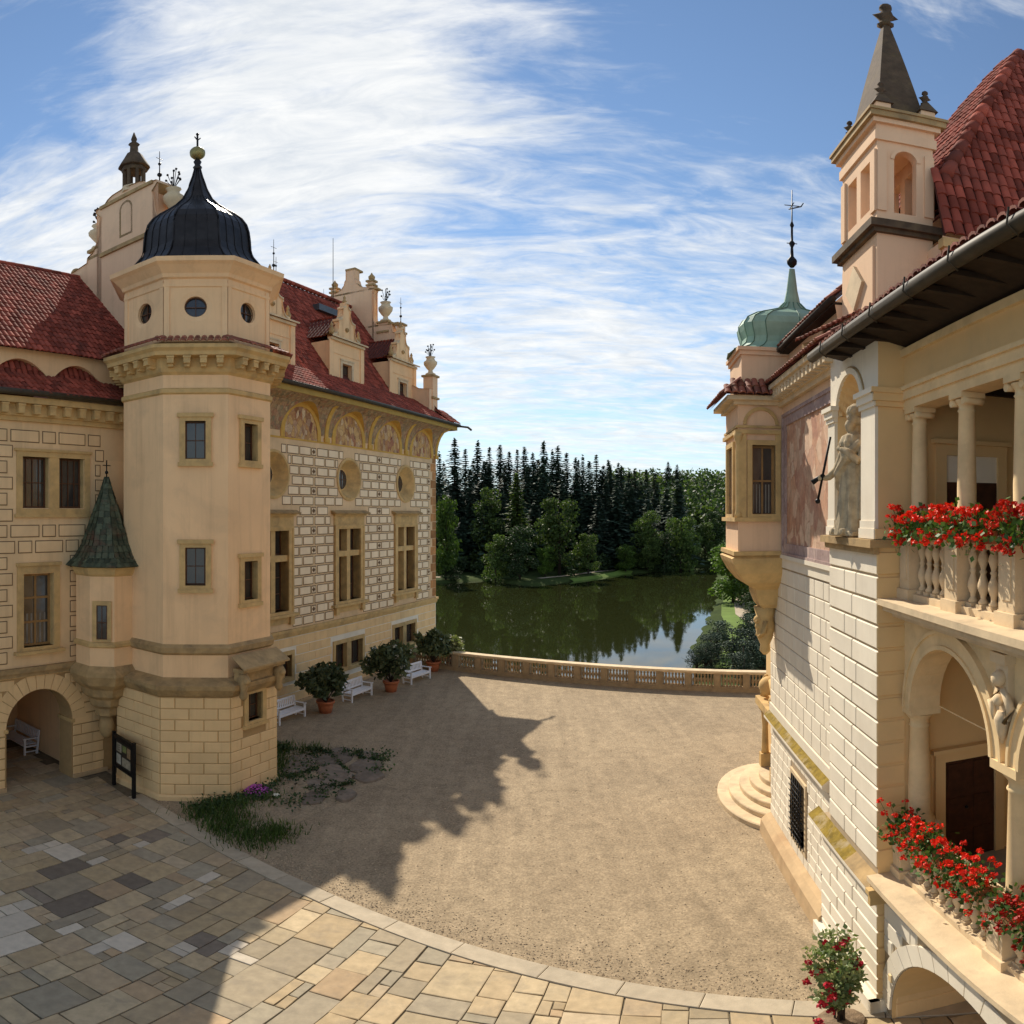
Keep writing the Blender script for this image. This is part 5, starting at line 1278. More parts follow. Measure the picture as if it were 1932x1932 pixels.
for i in range(n * 2):
    for j in range(rows):
        def sp(ii, jj):
            a = pi * ii / (2 * n); b = pi / 2 * jj / rows; fl = 1 - .11 * (ii % 2) * cos(b)
            r = NR * cos(b) * fl
            return (NX - r * cos(a), r * sin(a), NZ + NR * sin(b) * fl * 1.0) if False else (NX - NR * fl * cos(a), NR * fl * sin(a) * cos(b), NZ + NR * fl * sin(a) * sin(b))
        mb.add([sp(i, j), sp(i + 1, j), sp(i + 1, j + 1), sp(i, j + 1)], [(0, 1, 2, 3)], 0, False)
mb.build('niche_shell', LOGP, rw)
mb = MB(); arch_ring(mb, NX, NZ, NR, NR + .1, -.045, 0, 0, 20); arch_ring(mb, NX, NZ, NR + .1, NR + .13, -.02, 0, 1, 20); mb.build('niche_arch', [LIME, STONEB], rw)
for x0_, x1_ in ((XP, NX - NR - .02), (NX + NR + .05, .0)):
    mb = MB(); mb.box(x0_, x1_, -.05, 0, 8.9, 10.62); mb.box(x0_ - .03, x1_ + .03, -.08, 0, 8.63, 8.78); mb.box(x0_ - .015, x1_ + .015, -.065, 0, 8.78, 8.9)
    mb.box(x0_ - .03, x1_ + (.03 if x1_ > -.1 else .03), -.08, 0, 10.62, 10.7); mb.box(x0_ - .05, x1_ + .05, -.11, 0, 10.7, 10.82); mb.box(x0_ - .09, x1_ + .09, -.15, 0, 10.82, 10.9)
    mb.build('pilaster', LIME, rw)
mb = MB(); mb.box(.0, .05, -.05, .4, 10.62, 10.7); mb.box(0, .09, -.1, .4, 10.7, 10.82); mb.box(0, .12, -.14, .4, 10.82, 10.9); mb.box(0, .05, -.06, .4, 8.63, 8.78); mb.build('pilaster_return', LOGP, rw)
mb = MB(); mb.box(XP - .12, .09, -.16, 0, 8.5, 8.62, 0); mb.box(XP - .08, .05, -.09, 0, 8.4, 8.5, 0); mb.box(0, .09, 0, .42, 8.5, 8.62, 0); mb.build('niche_ledge', STONEB, rw)
its = []
z = 3.2; row = 0; PB = (LIME, STONEB)
def corner_block(x0, h):
    """pier block wrapping the corner: lit front plus return towards the loggia"""
    key = ('cb', round(x0, 2), round(h, 2))
    if key in _bm: return _bm[key]
    mb = MB(); p = .028; c = .016; a = h / 2
    F = lambda i, y: [(x0 + i, y, -a + i), (p - i if y <= -p + .001 else p, y, -a + i), (p - i if y <= -p + .001 else p, y, a - i), (x0 + i, y, a - i)]
    mb.add([(x0, 0, -a), (x0 + c, -p, -a + c), (x0 + c, -p, a - c), (x0, 0, a), (p - c, -p, -a + c), (p - c, -p, a - c), (0, 0, -a), (0, 0, a)],
           [(1, 4, 5, 2), (0, 1, 2, 3), (0, 6, 4, 1), (2, 5, 7, 3)], 0)
    mb.add([(p - c, -p, -a + c), (p - c, -p, a - c), (p, -p + c, -a + c), (p, -p + c, a - c), (p, .42, -a + c), (p, .42, a - c), (0, .42, -a), (0, .42, a), (0, 0, -a), (0, 0, a)],
           [(0, 2, 3, 1), (2, 4, 5, 3), (8, 6, 4, 2), (3, 5, 7, 9)], 1)
    mb.add([(0, 0, -a), (p - c, -p, -a + c), (p, -p + c, -a + c), (0, 0, a), (p - c, -p, a - c), (p, -p + c, a - c)], [(0, 2, 1), (3, 4, 5)], 0)
    _bm[key] = mb.mesh('pier_block', [LIME, LOGP]); return _bm[key]
while z + .3 < 8.45:
    h = .375 if z > 3.1 else .3
    if row % 2: sp = [(XP + .01, -1.12)]; cb = -1.1
    else: sp = [(XP + .01, -1.5), (-1.475, -.92)]; cb = -.9
    for a_, b_ in sp: its.append((block_mesh(b_ - a_, h - .035, .028, .016, LB), Matrix.Translation(((a_ + b_) / 2, 0, z + h / 2))))
    its.append((corner_block(cb, h - .035), Matrix.Translation((0, 0, z + h / 2))))
    z += h; row += 1
z = .1
while z + .3 < 2.6:
    h = .36
    for a_, b_ in ([(XP - .5, -1.9), (-1.87, -1.1)] if row % 2 else [(XP - .5, -2.3), (-2.27, -1.5), (-1.47, -.9)]): its.append((block_mesh(b_ - a_, h - .03, .028, .016, LB), Matrix.Translation(((a_ + b_) / 2, 0.0 if a_ > -2.4 else 0.0, z + h / 2))))
    its.append((corner_block(-1.07 if row % 2 else -.87, h - .03), Matrix.Translation((0, 0, z + h / 2)))); z += h; row += 1
pieces(rw, 'pier_block', its)
mb = MB(); mb.box(XP - .52, XP + .001, .0, .3, -.2, 3.0); mb.build('pier_foot', LIMEJ, rw)
mb = MB(); ledge(mb, XP - .75, -.95, 0, 2.90, .22, .2); ledge(mb, -.95, .1, 0, 2.90, .22, .2, 2); mb.build('pier_ledge', [LIME, MOSS, STONEB], rw)
mb = MB(); mb.box(0.1, .2, -.2, .12, 2.6, 2.88, 0); mb.box(0.1, .24, -.24, .12, 2.84, 2.93, 0); mb.build('pier_ledge_return', STONE, rw)
mb = MB(); mb.box(XP - .6, .1, -.16, 0, -.1, .32); mb.box(0, .1, -.16, .6, -.1, .32); mb.build('pier_plinth', LIME, rw)
mb = MB(); mb.tube([(XP - .62, MY - .12, .15), (XP - .62, MY - .12, 2.75)], .055, 8)
for z in (.5, 1.4, 2.3): mb.tube([(XP - .62, MY - .12, z), (XP - .62, MY - .12, z + .06)], .075, 8)
mb.build('downpipe', GUT, rw)

# loggia
LY = 0.42; XE = 9.0; FZ0, FZ1 = 3.1, 7.68; DEP = 3.1
mb = MB()
mb.quad((-.02, LY + DEP, 0), (XE, LY + DEP, 0), (XE, LY + DEP, 11.6), (-.02, LY + DEP, 11.6), 0)
mb.quad((-.02, .42, FZ0), (-.02, LY + DEP, FZ0), (-.02, LY + DEP, 11.6), (-.02, .42, 11.6), 0)
mb.quad((-.02, LY, 10.6), (XE, LY + .0, 10.6), (XE, LY, 10.6), (-.02, LY, 10.6), 0)
mb.build('back_wall', LOGP, rw)
mb = MB(); mb.box(-.02, XE, LY - .12, LY + DEP, FZ1 - .25, FZ1 - .01); mb.box(-.02, XE, LY + .3, LY + DEP, FZ0 - .3, FZ0 - .01); mb.build('loggia_floor', FLOORST, rw)
mb = MB(); mb.quad((-.02, LY + .1, 10.98), (-.02, LY + DEP, 10.98), (XE, LY + DEP, 10.98), (XE, LY + .1, 10.98))
for k in range(8): mb.box(.5 + k * .7, .62 + k * .7, LY + .4, LY + DEP, 10.82, 10.97)
mb.build('loggia_ceiling', DKWOOD, rw)
# ledges
mb = MB(); mb.box(-.05, XE, LY - .44, LY + .45, FZ1 - .03, FZ1 + .06, 0); mb.box(0.03, XE, LY - .36, LY - .1, FZ1 - .12, FZ1 - .03, 0); mb.box(.03, XE, LY - .2, LY, FZ1 - .22, FZ1 - .12, 0); mb.build('upper_ledge', PALEST, rw)
mb = MB(); mb.box(.0, XE, LY - .60, LY + .5, FZ0 - .1, FZ0, 0); mb.box(.05, XE, LY - .5, LY - .1, FZ0 - .2, FZ0 - .1); mb.box(.05, XE, LY - .3, LY, FZ0 - .3, FZ0 - .2); mb.build('lower_ledge', PALEST, rw)
# lower arcade
AX = [1.5, 4.4, 7.3]; AIR = 1.13; ASZ = 6.05
mb = MB()
for i, c in enumerate(AX):
    a_ = -.02 if i == 0 else c - 1.45; b_ = c + 1.45
    P = arch_pts(c, ASZ, AIR, 18)
    mb.quad((a_, LY, ASZ), (c - AIR, LY, ASZ), (c - AIR, LY, FZ1 - .2), (a_, LY, FZ1 - .2)); mb.quad((c + AIR, LY, ASZ), (b_, LY, ASZ), (b_, LY, FZ1 - .2), (c + AIR, LY, FZ1 - .2))
    for (ax, az), (bx, bz) in zip(P, P[1:]):
        mb.quad((ax, LY, az), (bx, LY, bz), (bx, LY, FZ1 - .2), (ax, LY, FZ1 - .2)); mb.quad((ax, LY, az), (ax, LY + .42, az), (bx, LY + .42, bz), (bx, LY, bz))
    mb.quad((a_, LY, ASZ), (a_, LY + .42, ASZ), (c - AIR, LY + .42, ASZ), (c - AIR, LY, ASZ)); mb.quad((c + AIR, LY, ASZ), (c + AIR, LY + .42, ASZ), (b_, LY + .42, ASZ), (b_, LY, ASZ))
    mb.quad((a_, LY + .42, ASZ), (b_, LY + .42, ASZ), (b_, LY + .42, ASZ + .02), (a_, LY + .42, ASZ + .02))
mb.build('arcade_wall', COLST, rw)
for c in AX[:2]:
    mb = MB(); arch_ring(mb, c, ASZ, AIR + .01, AIR + .22, -.0 + LY - .05, LY, 0, 26); arch_ring(mb, c, ASZ, AIR + .22, AIR + .27, LY - .08, LY, 0, 26); arch_ring(mb, c, ASZ, AIR - .0, AIR + .06, LY - .08, LY, 0, 26); mb.build('archivolt', COLST, rw)
def column(x, y, z0, z1, r, name, mats, ionic=False, half=False):
    H = z1 - z0; mb = MB()
    mb.box(x - r * 1.4, x + r * 1.4, y - r * 1.4, y + r * 1.4, z0, z0 + r * .45)
    mb.lathe([(r * 1.38, r * .45), (r * 1.4, r * .7), (r * 1.15, r * .85), (r * 1.2, r * 1.05), (r, r * 1.25), (r * 1.03, H * .35), (r * .86, H - r * 2.0), (r * .98, H - r * 1.85), (r * .86, H - r * 1.7), (r * .86, H - r * 1.3), (r * 1.2, H - r * .85), (r * 1.25, H - r * .7)], 20, (x, y, z0))
    mb.box(x - r * 1.4, x + r * 1.4, y - r * 1.4, y + r * 1.4, z1 - r * .6, z1 - .002)
    if ionic:
        for s in (-1, 1):
            for t in (-1, 1):
                mb.lathe([(r * .42, -r * 1.2), (r * .36, -r * .5), (r * .36, r * .5), (r * .42, r * 1.2)], 10, (0, 0, 0), 0, True, M=Matrix.Translation((x + s * r * 1.25, y, z1 - r * .95)) @ Matrix.Rotation(pi / 2, 4, 'X')) if t == 1 else None
    return mb.build(name, mats, rw)
column(.13, LY + .2, FZ0 + .9, ASZ, .17, 'column', COLST)
for x in (2.95, 5.85): column(x, LY + .2, FZ0 + .0, ASZ, .2, 'column', COLST)
mb = MB(); mb.box(-.02, .33, LY + .0, LY + .4, FZ0, FZ0 + .9); mb.build('column_pedestal', PALEST, rw)
for x in (2.95, 5.85):   # carved keystone consoles between the arches
    mb = MB(); mb.box(x - .13, x + .13, LY - .09, LY, 6.62, 7.4); mb.box(x - .16, x + .16, LY - .15, LY, 7.3, 7.42); mb.sphere((x, LY - .12, 7.12), .1, 7); mb.sphere((x, LY - .13, 6.86), .075, 6)
    for s in (-1, 1): mb.tube([(x + s * .05, LY - .1, 7.0), (x + s * .2, LY - .1, 6.8), (x + s * .1, LY - .12, 6.6)], [.05, .06, .03], 6)
    mb.lathe([(.02, -.3), (.07, -.15), (.1, 0), (.06, .1)], 8, (x, LY - .08, 6.62)); mb.build('carved_console', PALEST, rw)
# upper colonnade
for x in (.25, 1.7, 3.05, 4.45, 5.9): column(x, LY + .15, FZ1 + .98, 10.58, .125, 'column', COLST, True)
mb = MB(); mb.box(-.02, XE, LY - .02, LY + .34, 10.58, 10.72, 0); mb.box(-.02, XE, LY - .06, LY + .34, 10.72, 10.86, 0); mb.box(0, XE, LY - .1, LY + .2, 10.86, 10.92, 0); mb.box(0, XE, LY + .0, LY + .3, 10.92, 11.4, 1); mb.box(0, XE, LY - .06, LY + .2, 11.4, 11.52, 0); mb.build('entablature', [COLST, LOGP], rw)
bz = MB(); bz.box(-.068, .068, -.068, .068, 0, .05); bz.lathe([(.06, .05), (.065, .08), (.035, .12), (.04, .16), (.075, .25), (.07, .31), (.038, .40), (.034, .43), (.05, .455), (.034, .48), (.038, .51), (.07, .60), (.06, .66), (.035, .70), (.06, .74)], 14); bz.box(-.068, .068, -.068, .068, .74, .78); bal2 = bz.mesh('baluster', PALEST)
def parapet(z0, posts, y, nper, capz, pname):
    """balustrade of one storey, hung between its pedestals"""
    mb = MB(); mb.box(.05, XE, y - .13, y + .13, z0 + .0, z0 + .1); mb.build('balustrade_base', PALEST, rw)
    mb = MB(); mb.box(.05, XE, y - .12, y + .12, z0 + .88, z0 + .95); mb.box(.05, XE, y - .15, y + .15, z0 + .95, z0 + 1.0); mb.build('balustrade_rail', PALEST, rw)
    for x in posts:
        mb = MB(); mb.box(x - .17, x + .17, y - .17, y + .17, z0 + .1, z0 + .93); mb.box(x - .21, x + .21, y - .21, y + .21, z0 - .002, z0 + .16); mb.box(x - .2, x + .2, y - .2, y + .2, z0 + .92, z0 + 1.02)
        mb.box(x - .1, x + .1, y - .185, y - .17, z0 + .3, z0 + .8); mb.build(pname, PALEST, rw)
    for a, b in zip(posts, posts[1:]):
        n_ = nper(a, b)
        for k in range(n_): link('baluster', bal2, rw, (a + .17 + (b - a - .34) * (k + .5) / n_, y, z0 + .1))
parapet(FZ1 + .055, [.22, 1.7, 3.05, 4.45, 5.9], LY + .08, lambda a, b: 5 if a < 1 else 4, 0, 'pedestal')
parapet(FZ0 + .002, [.15, 2.95, 5.85], LY - .02, lambda a, b: 11, 0, 'pedestal')
# doors in the end wall
def end_door(y0, y1, z0, z1, name, zleaf=None):
    mb = MB(); w = .17
    for a, b, c, d in ((y0 - w, y0, z0, z1 + w), (y1, y1 + w, z0, z1 + w), (y0, y1, z1, z1 + w)): mb.box(-.02, .06, a, b, c, d)
    mb.box(-.02, .12, y0 - w - .06, y1 + w + .06, z1 + w, z1 + w + .07); o = mb.build(name, LOGP, rw)
    zl = z1 if zleaf is None else zleaf
    if zleaf: mb = MB(); mb.box(-.018, .01, y0, y1, zl, z1); mb.build('light_panel', LIME, o)
    z1 = zl
    mb = MB(); mb.box(-.018, .012, y0, y1, z0, z1)
    for i in range(2):
        for j in range(3):
            a = y0 + (y1 - y0) * i / 2 + .06; b = y0 + (y1 - y0) * (i + 1) / 2 - .06; c = z0 + (z1 - z0) * j / 3 + .07; d = z0 + (z1 - z0) * (j + 1) / 3 - .07
            mb.box(.012, .03, a, b, c, d)
    mb.build('door_leaf', DOOR, o); mb = MB(); mb.sphere((.06, (y0 + y1) / 2 - .08, z0 + 1.0), .03, 6); mb.build('handle', IRON, o)
end_door(1.1, 2.0, FZ0, 4.98, 'lower_door'); end_door(1.12, 2.05, FZ1, 9.92, 'upper_door', 9.5)
# ground floor arch under the loggia
GA, GRD, GSP, GY = 2.35, 2.05, .2, .1
mb = MB(); arch_panel(mb, 0.02, XE, -.2, FZ0 - .1, GY, GA, GRD, GSP, 1.3, 0, 1, 24); mb.build('ground_arch_wall', [LIMEJ, LOGP], rw)
mb = MB(); mb.quad((0.0, GY + 1.3, -.2), (XE, GY + 1.3, -.2), (XE, GY + 1.3, 2.9), (.0, GY + 1.3, 2.9), 0); mb.build('arch_recess', LOGP, rw)
mb = MB(); mb.box(3.0, 4.3, GY + 1.26, GY + 1.33, .4, 1.7); mb.build('recess_window', GLASS, rw)
voussoirs(rw, GA, GSP, GRD + .01, GRD + .40, GY, .035, 17, [LIME, LIMEJ])
its = []; z = .05; row = 0
while z < 2.4:
    for a_, b_ in cut([(.06, 1.0), (1.02, 2.0)], z, z + .36, [(GA - sqrt(max(.01, (GRD + .42) ** 2 - (z + .18 - GSP) ** 2)), 9, 0, 3)], .08, .01): its.append((block_mesh(b_ - a_, .34, .03, .016, (LIME, LIMEJ)), Matrix.Translation(((a_ + b_) / 2, GY, z + .18))))
    z += .36; row += 1
for r_ in range(5):      # courses of the inner jamb
    its.append((block_mesh(1.2, .34, .03, .016, (RUST, RUSTJ)), Matrix.Translation((GA - GRD, GY + .66, .18 + r_ * .36)) @ Matrix.Rotation(pi / 2, 4, 'Z')))
pieces(rw, 'rusticated_block', its)
mb = MB(); mb.box(GA - GRD - .0, GA - GRD + .1, GY - .06, GY + 1.3, .98, 1.12); mb.build('impost', COLST, rw)
# eaves over the loggia
mb = MB(); mb.tube([(-1.75, -.52, 11.72), (XE, -.52, 11.62)], .095, 10); mb.tube([(-1.75, -.52, 11.72), (-1.78, -.4, 11.74)], [.1, .02], 8); gu = mb.build('gutter', GUT, rw)
mb = MB()
for k in range(9): x = -.9 + k * 1.1; mb.tube([(x, -.62, 11.8), (x, -.64, 11.62), (x, -.52, 11.53)], .012, 4)
mb.build('gutter_bracket', GUT, gu)
mb = MB(); mb.add([(-1.65, -.48, 11.76), (XE, -.48, 11.68), (XE, LY + .1, 11.56), (-1.65, LY + .1, 11.56)], [(0, 3, 2, 1)], 0); mb.add([(-1.65, -.5, 11.84), (XE, -.5, 11.78), (XE, 3.0, 12.3), (-1.65, 3.0, 12.3)], [(0, 1, 2, 3)], 1)
mb.add([(-1.65, -.5, 11.76), (-1.65, -.5, 11.84), (-1.65, 3.0, 12.3), (-1.65, LY + .1, 11.56)], [(0, 1, 2, 3)], 0); mb.build('eave', [DKWOOD, UNDER], rw)
mb = MB(); mb.box(-.05, .05, -.42, LY, -.07, 0); me = mb.mesh('rafter', DKWOOD)
for k in range(12): link('rafter', me, rw, (-1.2 + k * .62, 0, 11.71 - k * .004))
tile_field(rw, tl4, (-1.6, -.46, 11.85), (1, 0, 0), (0, 3.5, .46), 54, 9, .185, .34, cap=40)

# small stepped coping of tiles before the bell turret
mb = MB(); c0, c1 = Vector((-3.9, -.12, 12.5)), Vector((-.55, .62, 12.5)); dv = (c1 - c0).normalized(); nv = Vector((-dv.y, dv.x, 0))
mb.add([c0 + Vector((0, 0, -.5)), c1 + Vector((0, 0, -.5)), c1, c0, c0 + nv * 1.2, c1 + nv * 1.2], [(0, 1, 2, 3)], 0); mb.add([c0 - nv * .1, c1 - nv * .1, c1 + nv * 1.0 + Vector((0, 0, .6)), c0 + nv * 1.0 + Vector((0, 0, .6))], [(0, 1, 2, 3)], 1); mb.build('pier_coping', [STONEB, UNDER], rw)
tile_field(rw, tl4, c0 - nv * .14 + Vector((0, 0, .02)), dv, nv + Vector((0, 0, .55)), 19, 3, .18, .32, cap=57)
# wall and steep red roof behind
mb = MB(); mb.box(-2.5, -.3, 1.2, 1.6, 11.6, 13.6, 0)
mb.quad((-.25, 1.2, 11.6), (-.25, 9, 11.6), (-.25, 9, 13.7), (-.25, 1.2, 13.7), 0); mb.box(-.3, -.12, 1.15, 9, 13.45, 13.62, 1); mb.build('upper_wall', [PLP, STONE], rw)
HB0, HT0 = Vector((-.687, 1.479, 15.16)), Vector((-2.6, 4.18, 20.5))
hr = thing('hipped_roof', 'steep dark red tiled hipped roof rising at the right edge behind the bell turret', 'roof', RO, RR)
mb = MB()
mb.add([(-.2, 1.22, 13.75), (-.2, 9.0, 13.75), tuple(HT0 + Vector((0, 4, 0))), tuple(HT0), tuple(HB0), (-.687, 1.22, 15.16)], [(0, 1, 2, 3, 4, 5)])
LX0, LX1 = -5.2, -3.3
mb.add([tuple(HB0), tuple(HT0), (LX1, HT0.y, HT0.z), (LX0, HB0.y, HB0.z)], [(0, 1, 2, 3)])
mb.add([(-.687, 1.22, 15.16), tuple(HB0), (-.7, 1.479, 13.7), (-.2, 1.22, 13.75)], [(0, 1, 2, 3)])
mb.add([(LX0, HB0.y, HB0.z), (LX1, HT0.y, HT0.z), (LX1, 9, HT0.z), (LX0, 9, HB0.z)], [(0, 1, 2, 3)])
mb.build('roof_deck', UNDER, hr)
RS = (HT0.z - HB0.z) / (HB0.x - HT0.x); vs_ = Vector((-1, 0, RS)).normalized(); RF = (HT0.y - HB0.y) / (HT0.z - HB0.z)
tl5 = tile_mesh(.175, .36, None, name='roof_tile', seg=5)
def keep_r(a, b):
    p = Vector((-.2, 1.2, 13.75)) + Vector((0, 1, 0)) * a + vs_ * b
    if p.z > HT0.z - .15: return False
    if p.z < HB0.z: return True
    return p.y > HB0.y + (p.z - HB0.z) * RF + .05
tile_field(hr, tl5, (-.17, 1.2, 13.7), (0, 1, 0), tuple(vs_), 26, 23, .188, .315, keep_r, cap=300)
vl = Vector((0, RF, 1)).normalized()
def keep_l(a, b):
    p = Vector((LX0, HB0.y, HB0.z)) + Vector((1, 0, 0)) * a + vl * b
    k = (p.z - HB0.z) / (HT0.z - HB0.z)
    return k < .98 and LX0 + (LX1 - LX0) * k < p.x < HB0.x + (HT0.x - HB0.x) * k - .05
tile_field(hr, tl5, (LX0, HB0.y - .03, HB0.z), (1, 0, 0), tuple(vl), 25, 19, .188, .315, keep_l, cap=0)
for k in range(15):
    a = HB0 + (HT0 - HB0) * (k / 15) - Vector((0, 0, .02)); b = HB0 + (HT0 - HB0) * ((k + 1.12) / 15) - Vector((0, 0, .02))
    mb = MB(); mb.tube([a, b], [.14, .12], 8); mb.build('hip_tile', TILE, hr)

# bell turret
BX0, BX1, BY0, BY1 = -2.56, -.81, .3, 1.3
bt = thing('bell_turret', 'pink plastered roof turret with open arches and a dark stone spire', 'turret', Rw((BX0 + BX1) / 2, (BY0 + BY1) / 2, 0), RR)
bxh, byh = (BX1 - BX0) / 2, (BY1 - BY0) / 2
mb = MB(); mb.box(-bxh, bxh, -byh, byh, 11.6, 13.82, 0); mb.box(-bxh + .1, bxh - .1, -byh - .04, -byh, 12.5, 13.6, 0)
mb.build('base', PLP, bt)
mb = MB(); P = [(-.42, 13.05), (0, 12.62), (.42, 13.05), (0, 13.48)]; mb.poly_prism(P, -byh - .1, -byh - .04); mb.build('diamond_panel', PALEST, bt)
mb = MB(); mb.box(-bxh - .16, bxh + .16, -byh - .16, byh + .16, 13.9, 14.04); mb.box(-bxh - .08, bxh + .08, -byh - .08, byh + .08, 13.82, 13.9); mb.build('ledge', DKLED, bt)
mb = MB(); z0, z1 = 14.04, 15.72; t_ = .17
mb.box(-bxh, bxh, -byh, byh, z0, z0 + .22, 0)
for M, h, c, r, sp in ((Matrix.Rotation(pi / 2, 4, 'Z') @ Matrix.Translation((0, -bxh, 0)), byh, 0, .2, 15.36), (Matrix.Rotation(-pi / 2, 4, 'Z') @ Matrix.Translation((0, -bxh, 0)), byh, 0, .2, 15.36)):
    s_ = MB(); arch_panel(s_, -h, h, z0 + .22, z1, 0, c, r, sp, t_); arch_panel(s_, -h, h, z0 + .22, z1, t_, c, r, sp, 0.0)
    arch_ring(s_, c, sp, r, r + .07, -.02, 0)
    for q in (-1, 1): s_.box(q * (h - .08) - .08, q * (h - .08) + .08, -.035, 0, z0 + .22, z1 - .18)
    mb.add(s_.v, s_.f, 0, False, M)
for s in (1, -1):
    M = Matrix.Translation((0, -byh, 0)) if s == 1 else Matrix.Rotation(pi, 4, 'Z') @ Matrix.Translation((0, -byh, 0))
    s_ = MB(); wall_panel(s_, -bxh, bxh, z0 + .22, z1, 0, [(-.56, -.1, z0 + .36, z1 - .3, t_), (.1, .56, z0 + .36, z1 - .3, t_)]); wall_panel(s_, -bxh, bxh, z0 + .22, z1, t_, [(-.56, -.1, z0 + .36, z1 - .3, 0), (.1, .56, z0 + .36, z1 - .3, 0)])
    for q in (-1, 1): s_.box(q * (bxh - .12) - .1, q * (bxh - .12) + .1, -.04, 0, z0 + .22, z1 - .18)
    mb.add(s_.v, s_.f, 0, False, M)
mb.build('belfry', PLP, bt)
mb = MB(); mb.box(-bxh - .05, bxh + .05, -byh - .05, byh + .05, z1, z1 + .2, 0); mb.box(-bxh - .02, bxh + .02, -byh - .02, byh + .02, z1 + .2, z1 + .36, 0); mb.box(-bxh - .1, bxh + .1, -byh - .1, byh + .1, z1 + .36, z1 + .46, 0); mb.box(-bxh - .17, bxh + .17, -byh - .17, byh + .17, z1 + .46, z1 + .58, 1); mb.box(-bxh - .2, bxh + .2, -byh - .2, byh + .2, z1 + .58, z1 + .64, 1); mb.build('cornice', [PLP, STONEB], bt)
zs = z1 + .64
for x_ in (-1, 1):
    for y_ in (-1, 1): mb = MB(); mb.box(x_ * (bxh - .1) - .13, x_ * (bxh - .1) + .13, y_ * (byh - .1) - .13, y_ * (byh - .1) + .13, zs, zs + .22); mb.build('spire_block', PLP, bt)
sw, sy = bxh - .12, byh - .06
mb = MB(); mb.add([(-sw, -sy, zs), (sw, -sy, zs), (sw, sy, zs), (-sw, sy, zs), (-.05, -.05, zs + 3.05), (.05, -.05, zs + 3.05), (.05, .05, zs + 3.05), (-.05, .05, zs + 3.05)], [(0, 1, 5, 4), (1, 2, 6, 5), (2, 3, 7, 6), (3, 0, 4, 7)])
mb.build('spire', DKST, bt)
def crocket(c, k=1.0, par=None):
    mb = MB(); mb.lathe([(.07 * k, 0), (.17 * k, .05 * k), (.08 * k, .12 * k), (.1 * k, .2 * k), (.21 * k, .32 * k), (.1 * k, .42 * k), (.06 * k, .5 * k), (.13 * k, .58 * k), (.11 * k, .68 * k), (.02 * k, .76 * k)], 8, c, fn=lambda a, z: 1 + .25 * cos(4 * a) if .25 * k < z < .45 * k else 1)
    return mb.build('stone_finial', DKST, par or bt)
crocket((0, 0, zs + 3.0), .95)
for x_, y_ in ((-1, -1), (1, -1), (1, 1), (-1, 1)):
    c = (x_ * (bxh - .1), y_ * (byh - .1)); mb = MB(); mb.lathe([(.24, 0), (.05, .3)], 4, (c[0], c[1], zs + .22), 0, False, pi / 4); pn_ = mb.build('pinnacle', DKST, bt); crocket((c[0], c[1], zs + .46), .45, pn_)

# ------------------------------------------------------------------ corner oriel with the green copper dome
ox0, ox1, oy0 = -8.75, -6.85, -.92
oc_ = thing('corner_oriel', 'carved corner oriel with one window and a green copper onion dome', 'oriel', Rw((ox0 + ox1) / 2, MY, 0), RR)
hx = (ox1 - ox0) / 2; fy = oy0 - MY
mb = MB(); mb.box(-hx, hx, fy, 0.0, 8.05, 8.85, 0)
mb.box(-hx, hx, fy, 0.0, 11.0, 11.75, 0)
# side facing the court entrance (x = +hx) with window opening
M = Matrix.Rotation(pi / 2, 4, 'Z') @ Matrix.Translation((0, -hx, 0))   # x -> +y, -y -> +x
wy0, wy1 = fy + .34, fy + .92
wall_panel(mb, fy, 0.0, 8.85, 11.0, 0, [(wy0, wy1, 8.95, 10.68, .25)], 0, M=M)
M2 = Matrix.Translation((0, fy, 0)); wall_panel(mb, -hx, hx, 8.85, 11, 0, [(-.45, .45, 8.95, 10.68, .25)], 0, M=M2)
mb.quad((-hx, 0, 8.85), (-hx, fy, 8.85), (-hx, fy, 11), (-hx, 0, 11))
mb.build('wall', [STONE if False else PLP], oc_)
e_ = MB(); frame_box(e_, wy0 - .12, wy1 + .12, 8.88, 10.8, .12, -.07, .2); wv = e_.build('window', STONE, oc_); wv.matrix_local = M
sash(wv, wy0, wy1, 8.95, 10.68, .2, 2, 2, FRAMEO, .045, True, .06)
e_ = MB(); frame_box(e_, -.57, .57, 8.88, 10.8, .12, -.07, .2); wv = e_.build('window', STONE, oc_); wv.matrix_local = M2
sash(wv, -.45, .45, 8.95, 10.68, .2, 2, 2, FRAMEO, .045, False, .06)
mb = MB()
for (a, b, o) in ((8.82, 8.92, .1), (8.0, 8.1, .12), (10.95, 11.05, .08), (11.1, 11.16, .05)): mb.box(-hx - o, hx + o, fy - o, 0, a, b)
for c in ((hx, fy),): mb.lathe([(.11, 0), (.09, .1), (.07, .2), (.075, 1.6), (.06, 1.75), (.12, 1.95), (.13, 2.05)], 10, (c[0] - .02, c[1] + .02, 8.92))
mb.box(hx, hx + .05, fy + .02, fy + .2, 8.92, 10.95); mb.box(hx, hx + .05, -.2, 0, 8.92, 10.95)
arc = MB(); arch_ring(arc, (fy + 0) / 2, 11.18, .36, .44, -.05, 0, 0, 16); mb.add(arc.v, arc.f, 0, False, M)
mb.build('moulding', STONE, oc_)
mb = MB()   # tapering corbel below
CP = [(1.0, 8.0), (1.14, 7.92), (1.1, 7.8), (.98, 7.55), (.8, 7.3), (.52, 7.1), (.5, 6.95), (.42, 6.7), (.34, 6.6)]
vs = []
for k, z in CP:
    yy = fy * k; vs += [(-hx * min(1, k) + .0, 0, z), (-hx * min(1.06, k), yy, z), (hx * min(1.06, k), yy, z), (hx * min(1.06, k), 0, z)]
